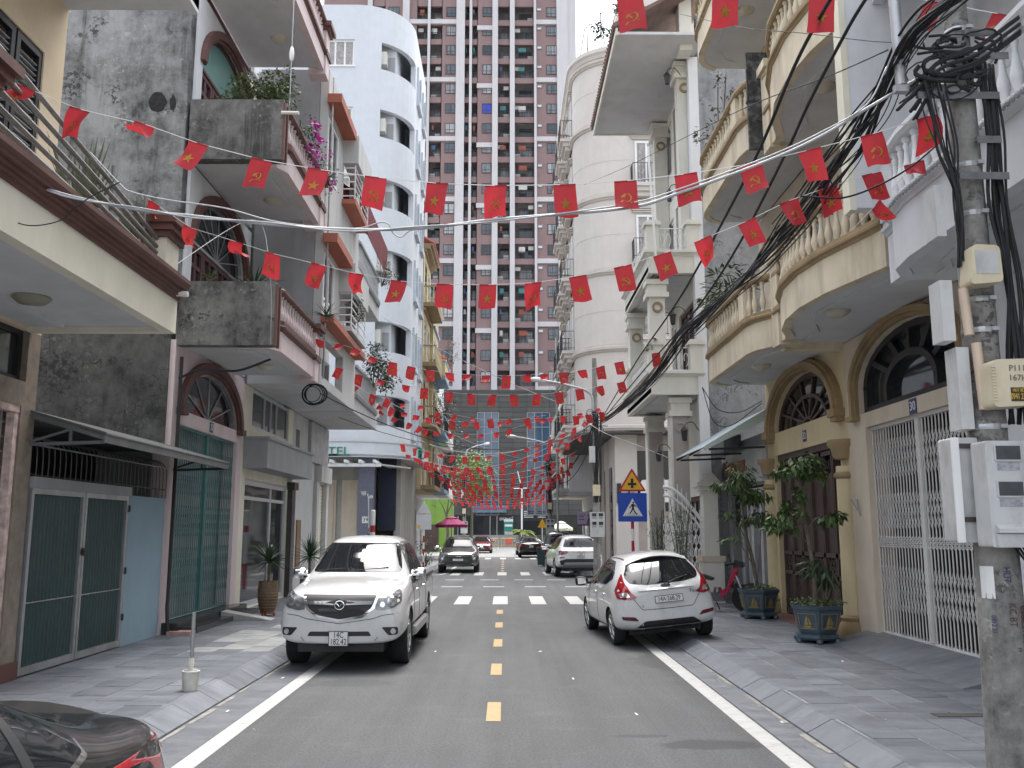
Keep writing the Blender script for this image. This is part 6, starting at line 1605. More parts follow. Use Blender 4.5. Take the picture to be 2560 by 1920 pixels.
for s in 'LR':
    patch(b, rounded([(.98, .93), (.62, 1.16), (.25, 1.33), (-.35, 1.385), (-.9, 1.36), (-1.28, 1.20), (-1.30, 1.10), (-.95, 1.0), (0, .955)], .05), s, M_GLASS, 'side_window', hb, .006)
    for xs in (-.10,): patch(b, [(xs - .05, .97), (xs + .05, .965), (xs + .03, 1.39), (xs - .05, 1.39)], s, M_BLKPL, 'window_pillar', hb, .010)
    for xs in (.72, -.2): patch(b, strip([(xs, .32), (xs + .03, .93)], .010), s, M_SEAM, 'door_gap', hb, .003)
    for xs in (.0, -.78): patch(b, rounded([(xs - .09, .80), (xs + .09, .80), (xs + .09, .84), (xs - .09, .84)], .015), s, M_CARWHITE, 'door_handle', hb, .022, .04)
    patch(b, strip([(1.0, .20), (-.9, .20)], .05), s, M_BLKPL, 'sill', hb, .006)
for m_ in (1, -1): patch(b, strip([(-1.25, m_ * .50), (.35, m_ * .52)], .02), 'T', M_BLKPL, 'roof_gutter', hb, .003)
patch(b, rounded([(-.62, .98), (.62, .98), (.50, 1.33), (-.50, 1.33)], .05), 'F', M_GLASS, 'windscreen', hb, .006)
mirrors(hb, .72, .90, .84, M_BLKPL)
MB().box(-1.5, 1.6, -.6, .6, .17, .3).build('underside', M_BLKPL, hb)

# --- white SUV from behind, right side beyond the crossing
def build_suv(root, col):
    st = [(-2.36, .50, .62, .62, .78, .92, .76, 1.0, .66, 1.02), (-2.30, .42, .80, .66, .90, 1.0, .84, 1.08, .70, 1.10), (-2.15, .38, .84, .70, .94, 1.08, .88, 1.20, .74, 1.22),
          (-1.95, .34, .84, .72, .95, 1.10, .90, 1.50, .67, 1.54), (-1.75, .32, .84, .72, .95, 1.10, .90, 1.62, .63, 1.67), (-1.2, .30, .84, .72, .95, 1.09, .90, 1.665, .62, 1.72), (-.3, .28, .84, .72, .95, 1.07, .90, 1.66, .62, 1.72),
          (.35, .28, .84, .72, .95, 1.04, .90, 1.58, .62, 1.64), (.65, .28, .84, .72, .945, 1.03, .895, 1.45, .63, 1.50), (1.3, .28, .84, .70, .94, 1.0, .88, 1.07, .76, 1.12), (1.75, .28, .82, .66, .93, .94, .85, 1.0, .70, 1.04),
          (2.15, .28, .78, .60, .88, .82, .78, .88, .62, .91), (2.32, .30, .64, .54, .76, .70, .66, .74, .5, .76)]
    wl = [((1.42, .37), 1), ((1.42, .37), -1), ((-1.35, .37), 1), ((-1.35, .37), -1)]
    b = put_body(root, st, col, wl, .41, nose=.10, tail=.05)
    add_wheels(root, (1.42, -1.35), 1.66, .37, .235, .25, 5, 'twin')
    patch(b, rounded([(-.70, 1.20), (.70, 1.20), (.55, 1.56), (-.55, 1.56)], .08), 'B', M_GLASS, 'rear_window', root, .006)
    patch(b, rounded([(-.80, .50), (.80, .50), (.86, .66), (.60, .74), (-.60, .74), (-.86, .66)], .04), 'B', M_BLKPL, 'rear_bumper_trim', root, .008)
    patch(b, rounded([(-.74, .44), (.74, .44), (.66, .60), (-.66, .60)], .06), 'B', M_SILVER, 'skid_plate', root, .02)
    patch(b, strip([(-.5, 1.02), (.5, 1.02)], .025), 'B', M_TAILDK, 'light_bar', root, .01)
    for m_ in (1, -1):
        patch(b, rounded([(m_ * x, z) for x, z in [(.46, 1.03), (.62, .92), (.92, .90), (.93, 1.04), (.72, 1.08)]], .02), 'B', M_TAILDK, 'tail_lamp', root, .012)
        patch(b, rounded([(m_ * x, z) for x, z in [(.66, .78), (.86, .76), (.86, .80), (.66, .82)]], .01), 'B', M_TAILDK, 'reflector', root, .012, .04)
        MB().tube([(-1.6, m_ * .62, 1.715), (-1.4, m_ * .625, 1.745), (.1, m_ * .62, 1.735), (.3, m_ * .62, 1.69)], .018, 6).build('roof_rail', M_SILVER, root, smooth=True)
    for s in 'LR':
        patch(b, rounded([(1.12, 1.06), (.62, 1.36), (.2, 1.55), (-1.1, 1.60), (-1.62, 1.50), (-1.80, 1.28), (-1.5, 1.15), (-.2, 1.10)], .05), s, M_GLASS, 'side_window', root, .006)
        for xs in (.1, -.95): patch(b, [(xs - .04, 1.09), (xs + .04, 1.09), (xs + .02, 1.62), (xs - .04, 1.62)], s, M_BLKPL, 'window_pillar', root, .010)
        for xs in (.95, .0, -1.0): patch(b, strip([(xs, .42), (xs + .02, 1.05)], .010), s, M_SEAM, 'door_gap', root, .003)
        patch(b, [(-.95, .30), (1.0, .30), (1.0, .40), (-.95, .40)], s, M_BLKPL, 'sill', root, .006)
    patch(b, rounded([(-.70, 1.10), (.70, 1.10), (.54, 1.54), (-.54, 1.54)], .05), 'F', M_GLASS, 'windscreen', root, .006)
    mirrors(root, .95, 1.03, .93, col)
    MB().box(-2.0, 2.0, -.7, .7, .24, .36).build('underside', M_BLKPL, root)
    return b
suv = vehicle('suv_car', 'white SUV with silver skid plate seen from behind on the right', 'car', 2.88, 39.9, -5, 0.02)
b = build_suv(suv, M_CARWHITE)
plate(suv, '14A|898.63', -2.43, .0, .89, .30, .19, 'B')
patch(b, [(.09 * math.cos(a), 1.115 + .045 * math.sin(a)) for a in [2 * math.pi * i / 18 for i in range(18)]], 'B', M_CHROME, 'badge', suv, .015, .03)
patch(b, strip([(-.02, 1.18), (.02, 1.56)], .03), 'B', M_BLKPL, 'rear_wiper', suv, .02)

# --- dark crossover facing the camera, left side beyond the crossing
kia = vehicle('crossover_car', 'dark olive grey crossover with boomerang lights facing the camera', 'car', -2.14, 43.9, 179)
st = [(-2.28, .5, .6, .62, .76, .9, .74, 1.0, .66, 1.02), (-2.15, .4, .8, .66, .9, 1.05, .86, 1.2, .72, 1.22), (-1.75, .3, .82, .7, .93, 1.08, .88, 1.57, .60, 1.60), (-.9, .28, .82, .7, .93, 1.05, .88, 1.62, .60, 1.66), (.1, .28, .82, .7, .93, 1.03, .88, 1.60, .60, 1.65),
      (.5, .28, .82, .7, .93, 1.02, .875, 1.46, .61, 1.51), (1.2, .28, .82, .7, .93, 1.0, .87, 1.08, .76, 1.12), (1.6, .28, .82, .66, .925, .96, .86, 1.02, .72, 1.06), (2.1, .28, .80, .60, .89, .88, .82, .94, .68, .98), (2.28, .30, .72, .54, .82, .78, .74, .84, .58, .86), (2.33, .34, .6, .5, .72, .7, .64, .74, .5, .76)]
wl = [((1.36, .35), 1), ((1.36, .35), -1), ((-1.32, .35), 1), ((-1.32, .35), -1)]
b = put_body(kia, st, M_CARGREY, wl, .39, nose=.08)
add_wheels(kia, (1.36, -1.32), 1.62, .35, .225, .235, 5, 'twin')
patch(b, rounded([(-.70, 1.12), (.70, 1.12), (.54, 1.52), (-.54, 1.52)], .06), 'F', M_GLASS, 'windscreen', kia, .006)
patch(b, rounded([(-.62, .84), (.62, .84), (.56, .64), (-.56, .64)], .03), 'F', M_BLKPL, 'grille', kia, .008)
patch(b, strip([(-.60, .855), (0, .835), (.60, .855)], .03), 'F', M_CHROME, 'grille_trim', kia, .014)
for z0 in (.79, .74, .69): patch(b, strip([(-.52, z0), (.52, z0)], .012), 'F', M_CARDARK, 'grille_bar', kia, .014)
patch(b, rounded([(-.62, .50), (.62, .50), (.60, .40), (-.60, .40)], .03), 'F', M_BLKPL, 'air_intake', kia, .008)
patch(b, strip([(-.55, .345), (.55, .345)], .03), 'F', M_SILVER, 'skid_trim', kia, .014)
for m_ in (1, -1):
    patch(b, [(m_ * x, z) for x, z in [(.60, .90), (.84, .86), (.86, .70), (.70, .58), (.62, .70)]], 'F', M_LAMP, 'headlight', kia, .008)
    patch(b, strip([(m_ * .66, .60), (m_ * .80, .72), (m_ * .68, .88)], .022), 'F', M_LAMPIN, 'daytime_lamp', kia, .016, .03)
    patch(b, strip([(m_ * .62, .44), (m_ * .80, .44), (m_ * .74, .52)], .02), 'F', M_SILVER, 'bumper_trim', kia, .016, .03)
    MB().tube([(-1.5, m_ * .60, 1.66), (.2, m_ * .60, 1.67)], .018, 6).build('roof_rail', M_BLKPL, kia)
for s in 'LR': patch(b, rounded([(1.02, 1.06), (.5, 1.40), (.1, 1.53), (-1.0, 1.55), (-1.7, 1.32), (-1.2, 1.12)], .05), s, M_GLASS, 'side_window', kia, .006)
mirrors(kia, .95, 1.03, .91, M_CHROME)
plate(kia, '15A-067.81', 2.43, 0, .60, .47, .11, 'F')

# --- sedans: one shape, three paints
def build_sedan(root, col, rear=True, nose=.10):
    st = [(-2.30, .42, .58, .58, .72, .84, .70, .96, .60, .985), (-2.24, .34, .74, .60, .83, .93, .78, 1.03, .66, 1.05), (-2.0, .28, .78, .62, .875, .96, .83, 1.05, .70, 1.075), (-1.62, .24, .78, .62, .885, .97, .84, 1.07, .68, 1.09),
          (-1.05, .22, .78, .62, .89, .97, .84, 1.34, .57, 1.38), (-.75, .22, .78, .62, .89, .965, .84, 1.405, .55, 1.45), (-.1, .20, .78, .62, .89, .95, .84, 1.42, .55, 1.47), (.35, .20, .78, .62, .89, .93, .84, 1.35, .55, 1.40),
          (.65, .20, .78, .62, .885, .92, .83, 1.22, .57, 1.27), (1.25, .20, .78, .60, .88, .89, .81, .94, .70, .985), (1.7, .20, .76, .56, .87, .83, .78, .88, .64, .91), (2.15, .20, .72, .50, .81, .72, .72, .77, .58, .79), (2.30, .22, .58, .44, .70, .60, .60, .64, .46, .66)]
    wl = [((1.40, .32), 1), ((1.40, .32), -1), ((-1.30, .32), 1), ((-1.30, .32), -1)]
    b = put_body(root, st, col, wl, .36, nose=nose, tail=.06)
    add_wheels(root, (1.40, -1.30), 1.54, .32, .21, .215, 7)
    patch(b, rounded([(-.60, 1.12), (.60, 1.12), (.47, 1.36), (-.47, 1.36)], .06), 'B', M_GLASS, 'rear_window', root, .006)
    patch(b, rounded([(-.66, .97), (.66, .97), (.50, 1.33), (-.50, 1.33)], .06), 'F', M_GLASS, 'windscreen', root, .006)
    for s in 'LR':
        w_ = rounded([(1.02, .96), (.6, 1.20), (.2, 1.345), (-.5, 1.37), (-1.05, 1.26), (-1.38, 1.05), (-1.1, 1.0)], .05)
        patch(b, [(x + (.03 if x > 0 else -.035), z + (-.02 if z < 1.06 else .028)) for x, z in w_], s, M_CHROME, 'window_trim', root, .004)
        patch(b, w_, s, M_GLASS, 'side_window', root, .009)
        for xs in (-.05, -.95): patch(b, [(xs - .035, .99), (xs + .035, .99), (xs + .02, 1.36), (xs - .035, 1.36)], s, M_BLKPL, 'window_pillar', root, .012)
        for xs in (.9, -.02, -.98): patch(b, strip([(xs, .32), (xs + .02, .94)], .010), s, M_SEAM, 'door_gap', root, .003)
    for m_ in (1, -1):
        patch(b, rounded([(m_ * x, z) for x, z in [(.48, .92), (.86, .96), (.86, .80), (.52, .78)]], .03), 'B', M_TAIL, 'tail_lamp', root, .010)
        patch(b, rounded([(m_ * x, z) for x, z in [(.50, .70), (.84, .80), (.84, .72), (.60, .64)]], .02), 'F', M_LAMPIN, 'headlight', root, .010)
    patch(b, strip([(-.48, .955), (.48, .955)], .035), 'B', M_CHROME, 'boot_trim', root, .016)
    patch(b, rounded([(-.46, .68), (.46, .68), (.40, .50), (.2, .44), (-.2, .44), (-.40, .50)], .04), 'F', M_BLKPL, 'grille', root, .008)
    patch(b, strip([(-.50, .70), (-.42, .50), (-.2, .43), (.2, .43), (.42, .50), (.50, .70)], .02), 'F', M_CHROME, 'grille_trim', root, .014)
    patch(b, [(-.8, .30), (.8, .30), (.8, .24), (-.8, .24)], 'F', M_BLKPL, 'lower_lip', root, .01)
    mirrors(root, .78, .92, .86, col)
    MB().box(-1.9, 1.9, -.65, .65, .17, .28).build('underside', M_BLKPL, root)
    return b
red = vehicle('sedan_car', 'dark red saloon parked behind the grey crossover', 'car', -1.95, 79.0, 180)
b = build_sedan(red, M_CARRED); plate(red, '14A-121.68', 2.42, 0, .42, .47, .11, 'F')
bk = vehicle('sedan_car', 'black saloon seen from behind with chrome boot strip on the far right', 'car', 1.85, 66.6, 0)
b = build_sedan(bk, M_CARBLACK); plate(bk, '14A|157.33', -2.385, 0, .80, .30, .18, 'B')
bk2 = vehicle('sedan_car', 'second black saloon half hidden ahead of the chrome trimmed one', 'car', 1.75, 73.2, 0)
b = build_sedan(bk2, M_CARBLACK)
gp = vehicle('pickup_truck', 'dark grey pickup between the white SUV and the black saloon', 'pickup truck', 3.0, 51.5, 0)
b = build_pickup(gp, M_CARDARK)
nb = vehicle('sedan_car', 'glossy black saloon cut off at the bottom left corner', 'car', -2.44, 2.45, 180)
b = build_sedan(nb, M_CARBLACK)
lip = MB()
for i in range(13):
    y = -.56 + 1.12 * i / 12; q = (y / .56) ** 2
    lip.v += [(-2.00 + .10 * q, y, 1.045 - .03 * q), (-2.27 + .14 * q, y, 1.085 - .06 * q), (-2.24 + .14 * q, y, 1.01 - .05 * q)]
for i in range(12):
    for k in range(3): lip.f.append((i * 3 + k, i * 3 + (k + 1) % 3, i * 3 + 3 + (k + 1) % 3, i * 3 + 3 + k)); lip.m.append(0)
lip.build('boot_spoiler', M_CARBLACK, nb, smooth=True)
# ------------------------------------------------------------------ plants
def leafmat(name, c0, c1, rough=0.5):
    m, nt, b = nt_of(name)
    g = N(nt, 'ShaderNodeNewGeometry')
    c = ramp(nt, g.outputs['Random Per Island'], [(0, c0), (.55, tuple((a + q) / 2 for a, q in zip(c0, c1))), (1, c1)])
    nt.links.new(c, b.inputs['Base Color']); b.inputs['Roughness'].default_value = rough
    b.inputs['Specular IOR Level'].default_value = .35
    MATS[name] = m; return m
M_LEAF = leafmat('leaf_green', (.028, .062, .018), (.10, .15, .045))
M_LEAFDK = leafmat('leaf_dark', (.016, .036, .016), (.045, .085, .032))
M_LEAFYL = leafmat('leaf_yellow_green', (.09, .14, .022), (.27, .32, .06))
M_LEAFGR = leafmat('leaf_grey_green', (.055, .078, .050), (.13, .155, .10))
M_PINKFL = leafmat('bougainvillea_flower', (.42, .03, .30), (.62, .10, .48))
M_BLADE = leafmat('blade_leaf', (.018, .045, .022), (.055, .105, .048))
M_BARK = mat('bark', (.13, .105, .08), rough=.9, var=.3, scale=12)
M_SOIL = mat('soil', (.045, .033, .025), rough=1.0, var=.3, scale=20)
def leaves(mb, c, rad, n, L, W, droop=0.0, hollow=0.35, up=None):
    """leaf faces spread through a volume, clumped"""
    cl = [(Vector((random.gauss(0, .45), random.gauss(0, .45), random.gauss(0, .45)))) for _ in range(max(3, n // 18))]
    for i in range(n):
        q = random.choice(cl) + Vector((random.gauss(0, .22), random.gauss(0, .22), random.gauss(0, .22)))
        if q.length > 1.15: q *= 1.0 / q.length
        p = Vector((c[0] + q.x * rad[0], c[1] + q.y * rad[1], c[2] + q.z * rad[2]))
        d = Vector((q.x + random.gauss(0, .6), q.y + random.gauss(0, .6), q.z * .5 + random.gauss(0, .45) - droop)).normalized()
        s = d.cross(Vector((random.gauss(0, .4), random.gauss(0, .4), 1))).normalized(); nrm = d.cross(s)
        l = L * random.uniform(.65, 1.2); w = W * random.uniform(.7, 1.2)
        mb._add([p, p + d * l * .5 + s * w * .5 + nrm * w * .12, p + d * l - Vector((0, 0, l * .15)), p + d * l * .5 - s * w * .5 + nrm * w * .12], [(0, 1, 2), (0, 2, 3)])
def shrub(label, blobs, L=.07, W=.035, m=None, base=None, stems=4, group=None, flowers=None, name='shrub', droop=0.1):
    b0 = base or (blobs[0][0][0], blobs[0][0][1], blobs[0][0][2] - blobs[0][1][2])
    t = thing(name, label, 'shrub', b0, group)
    b = MB()
    for c, r, n in blobs: leaves(b, c, r, n, L, W, droop)
    b.build('foliage', m or M_LEAF, t)
    s = MB()
    for i in range(stems):
        c, r, n = random.choice(blobs)
        e = Vector(c) + Vector((random.uniform(-.7, .7) * r[0], random.uniform(-.7, .7) * r[1], random.uniform(-.2, .7) * r[2]))
        s.tube(spline([b0, Vector(b0).lerp(e, .5) + Vector((random.uniform(-.05, .05), random.uniform(-.05, .05), .05)), e], 4), [.012] * 8 + [.005], 5)
    s.build('stem', M_BARK, t)
    if flowers:
        f = MB()
        for c, r, n in flowers: leaves(f, c, r, n, .075, .065)
        f.build('flowers', M_PINKFL, t)
    return t
M_LEAFFR = leafmat('leaf_fresh', (.05, .085, .028), (.16, .20, .07)); M_SNAKE = leafmat('snake_leaf', (.05, .085, .04), (.15, .17, .08))
random.seed(5)
shrub('fine leaved green shrub on top of the upper stained balcony wall', [((-4.95, 16.5, 10.28), (.45, .35, .32), 900), ((-4.45, 16.6, 10.34), (.42, .4, .38), 900), ((-5.35, 16.5, 10.15), (.25, .3, .22), 260), ((-4.3, 16.7, 10.74), (.14, .2, .2), 110)], .085, .04, M_LEAFFR, (-4.8, 16.5, 9.9), 8)
shrub('magenta bougainvillea trailing over the upper brown balustrade', [((-4.05, 17.3, 10.0), (.22, .5, .25), 130), ((-4.0, 18.5, 9.7), (.25, .5, .28), 150)], .06, .035, M_LEAF, (-4.3, 17.6, 9.9), 5, flowers=[((-3.98, 17.5, 10.0), (.18, .35, .18), 60), ((-3.95, 18.3, 9.85), (.2, .5, .22), 150), ((-3.9, 19.0, 9.5), (.12, .3, .16), 40)])
shrub('loose olive shrub at the far end of the upper brown balustrade', [((-4.0, 19.7, 9.75), (.25, .3, .42), 220)], .06, .03, M_LEAFGR, (-4.2, 19.7, 9.6), 5)
shrub('small broad leaved plant at the wall end of the lower stained balcony', [((-5.45, 16.25, 6.48), (.3, .2, .12), 26)], .18, .07, M_LEAF, (-5.45, 16.3, 6.3), 3)
shrub('clipped dark topiary on the grey house balcony', [((-3.98, 23.5, 7.65), (.22, .35, .5), 700)], .05, .035, M_LEAFDK, (-4.0, 23.5, 7.0), 3, droop=.0)
shrub('straggly flowering shrub on the upper lattice balcony', [((-3.95, 29.3, 10.4), (.3, .6, .45), 260), ((-3.7, 28.6, 10.0), (.25, .4, .4), 120)], .10, .035, M_LEAFGR, (-4.1, 29.3, 9.9), 8, flowers=[((-3.9, 29.3, 10.5), (.3, .5, .3), 14)])
shrub('leafy dark shrub leaning out of the lower lattice balcony', [((-3.95, 27.6, 7.0), (.4, .7, .6), 800), ((-3.8, 28.8, 6.7), (.4, .5, .45), 520)], .12, .055, M_LEAFDK, (-4.1, 28, 6.3), 8)
shrub('broad strap leaved plant on the yellow house lower balcony', [((4.65, 18.6, 6.95), (.45, .9, .42), 300), ((4.55, 17.6, 6.75), (.3, .5, .25), 90)], .26, .05, M_LEAF, (4.8, 18.4, 6.2), 6)
shrub('airy shrub on the yellow house second balcony', [((4.7, 19.3, 10.75), (.35, .5, .5), 170), ((4.75, 18.8, 11.6), (.25, .4, .5), 70)], .13, .035, M_LEAFGR, (4.8, 19.2, 10.1), 6)
shrub('drooping pale green shrub on the sand coloured house upper balcony', [((4.75, 13.6, 9.95), (.3, .8, .3), 120)], .15, .03, M_LEAFGR, (4.8, 13.6, 9.4), 4)
shrub('dry twiggy plants with small lilac flowers on the bowed lower balcony', [((4.42, 12.0, 6.55), (.2, .8, .25), 60)], .07, .03, M_LEAFGR, (4.6, 12.2, 6.3), 10, flowers=[((4.3, 11.6, 6.55), (.1, .3, .08), 10)])
shrub('flowering creeper on the white corner house balcony rail', [((3.85, 24.1, 6.95), (.25, .3, .2), 70)], .07, .04, M_LEAF, (4.0, 24.1, 6.8), 3, flowers=[((3.9, 24.0, 7.0), (.1, .15, .1), 10)])
shrub('low leafy hedge in front of the hotel pillar', [((-4.9, 38.8, 1.15), (.9, .5, .5), 500)], .11, .05, M_LEAF, (-4.9, 38.8, .15), 6)
shrub('dark bush behind the striped sign post', [((-3.9, 46, 1.0), (.6, .8, .75), 420)], .13, .05, M_LEAFDK, (-3.9, 46, .15), 6)
shrub('thin dry planter bush beside the hotel entrance', [((-7.3, 39.2, .9), (.9, .3, .3), 110)], .10, .03, M_LEAFGR, (-7.3, 39.2, .15), 14)
shrub('pot shrubs on the pale yellow house balcony', [((-3.6, 55.2, 9.5), (.5, 1.2, .9), 420)], .16, .07, M_LEAFDK, (-3.8, 55.2, 8.2), 5, flowers=[((-3.5, 54.5, 9.3), (.3, .5, .4), 14)])
shrub('creepers hanging down the house front before the plaza', [((-3.9, 65.5, 8.3), (.7, 1.0, 2.0), 900), ((-3.7, 66, 6.0), (.4, .7, 1.4), 300)], .20, .10, M_LEAFDK, (-4.2, 65.5, 5), 6)
shrub('wispy tree like plant on a high blue balcony', [((-3.4, 57.0, 13.2), (.6, .8, 1.1), 160)], .18, .05, M_LEAFGR, (-3.8, 57, 11.5), 10)
shrub('dense shrub row by the right kerb before the black saloon', [((4.1, 56, 1.3), (.7, 2.5, .8), 500)], .14, .06, M_LEAFDK, (4.1, 56, .15), 6)
shrub('leggy plant on the roof terrace of the beige building', [((4.6, 40.6, 26.1), (.5, .3, .7), 100), ((5.5, 40.9, 27.0), (.5, .3, .7), 70)], .22, .12, M_LEAFDK, (4.9, 40.7, 24.7), 8)
shrub('twiggy overhanging plant on the white house beyond the beige building', [((3.2, 53.5, 10.8), (.6, 1.0, .9), 160)], .15, .05, M_LEAFGR, (3.6, 53.5, 10), 12)
def bamboo(label, x, y, h, r):
    t = thing('bamboo', label, 'plant', (x, y, .15)); b = MB(); s = MB()
    for i in range(11):
        a = random.uniform(0, 6.3); e = Vector((x + r * random.uniform(.2, 1) * math.cos(a), y + r * math.sin(a), h * random.uniform(.75, 1)))
        s.tube([(x + .06 * math.cos(a), y + .06 * math.sin(a), .5), Vector((x, y, .5)).lerp(e, .6) + Vector((0, 0, .05)), e], .008, 5)
        for k in range(28):
            tt = random.uniform(.35, 1.0); p = Vector((x, y, .5)).lerp(e, tt)
            leaves(b, p, (.10, .10, .07), 1, .14, .022, .4)
    b.build('foliage', M_LEAFDK, t); s.build('cane', M_LEAFGR, t)
    MB().lathe([(.14, .15), (.20, .5), (.22, .52), (.18, .5)], (x, y, 0), 14).build('pot', M_CONC, t, smooth=True)
bamboo('tall thin potted bamboo in front of the white iron gate', 4.32, 22.4, 2.75, .38)
bamboo('shorter potted bamboo against the taupe shop wall', 4.55, 27.2, 2.55, .34)
# spiky plants: every blade its own piece
BL = MB()
def blade(L, W, bend, m=None):
    b = MB(); n = 5
    P = [(L * i / n, -bend * L * (i / n) ** 2) for i in range(n + 1)]; ws = [W * .6, W, W * .95, W * .75, W * .45, .002]
    vs = []
    for (x, z), w in zip(P, ws): vs += [(x, -w / 2, z + w * .25), (x, 0, z), (x, w / 2, z + w * .25)]
    b._add(vs, [(3 * i + k, 3 * i + k + 1, 3 * i + 4 + k, 3 * i + 3 + k) for i in range(n) for k in range(2)])
    return b.mesh('leaf', m or M_BLADE)
def spiky(name, label, c, n, L, W, root, elev=(-30, 85), bend=.12, stuff=False, trunk=True):
    t = thing(name, label, 'plant', root)
    ms = [blade(L * k, W, bend, M_SNAKE if name == 'snake_plant' else None) for k in (.8, 1.0, 1.15)]
    for i in range(n):
        link('leaf', random.choice(ms), t, c, (0, -RAD(random.uniform(*elev)), random.uniform(0, 6.283)))
    if trunk: MB().tube([root, c], .03, 7).build('stem', M_BARK, t)
    return t
for (x, y, lab, h_) in ((-4.98, 19.6, 'spiky yucca in a tall woven vase at the foot of the glass shop door', 1.26), (-4.55, 21.6, 'second spiky yucca half hidden behind the pickup', 1.30)):
    v = thing('vase', 'tall brown woven vase on a red stand ' + ('by the glass door' if y < 20 else 'behind the pickup bonnet'), 'vase', (x, y, .15))
    M_WOVEN = mat('woven_brown', (.16, .105, .06), rough=.6, var=.45, scale=30, bump=.8, bscale=50)
    b = MB().lathe([(.14, .22), (.17, .30), (.205, .5), (.215, .68), (.20, .82), (.205, .86), (.18, .86), (.16, .80)], (x, y, 0), 20)
    b.build('vase_body', M_WOVEN, v, smooth=True)
    ri = MB()
    for k in range(9): ri.lathe([(.175 + .035 * math.sin(k / 8 * 3.0), .30 + .06 * k), (.188 + .035 * math.sin(k / 8 * 3.0), .315 + .06 * k), (.175 + .035 * math.sin(k / 8 * 3.0), .33 + .06 * k)], (x, y, 0), 20)
    tag(ri.build('woven_rings', M_WOVEN, v, smooth=True), kind='stuff')
    b = MB().lathe([(.15, .2), (.17, .22), (.14, .25)], (x, y, 0), 14)
    for a in range(3): b.tube([(x + .13 * math.cos(a * 2.1), y + .13 * math.sin(a * 2.1), .2), (x + .16 * math.cos(a * 2.1), y + .16 * math.sin(a * 2.1), .15)], .02, 5)
    b.build('stand', mat('red_plastic', (.30, .05, .035), rough=.4), v); MB().lathe([(.19, .84), (.19, .85)], (x, y, 0), 14).build('soil', M_SOIL, v)
    spiky('yucca', lab, (x, y, h_), 78, .52, .036, (x, y, .85), (-25, 88))
spiky('spiky_plant', 'pale spiky aloe on the end post of the lower brown balustrade', (-4.0, 19.85, 6.62), 26, .34, .04, (-4.0, 19.85, 6.5), (0, 80), .3)
spiky('spiky_plant', 'dark palm like plant behind the lower stained balcony wall', (-4.75, 16.7, 6.35), 34, .55, .045, (-4.75, 16.7, 5.9), (10, 85), .35)
for (x, y, n, lab) in ((-4.5, 9.3, 34, 'tall striped snake plant behind the pipe railing near the left edge'), (-4.45, 10.3, 24, 'shorter striped snake plant beside the cream corner post')):
    spiky('snake_plant', lab, (x, y, 5.0), n, .95 if n > 30 else .6, .075, (x, y, 4.98), (62, 89), .02, trunk=False)
    b = MB().box(x - .25, x + .2, y - .35, y + .35, 5.0, 5.12)
    tag(b.build('planter_trough', M_CONC), 'low cement trough under the %s snake plant' % ('tall' if n > 30 else 'shorter'), 'planter')
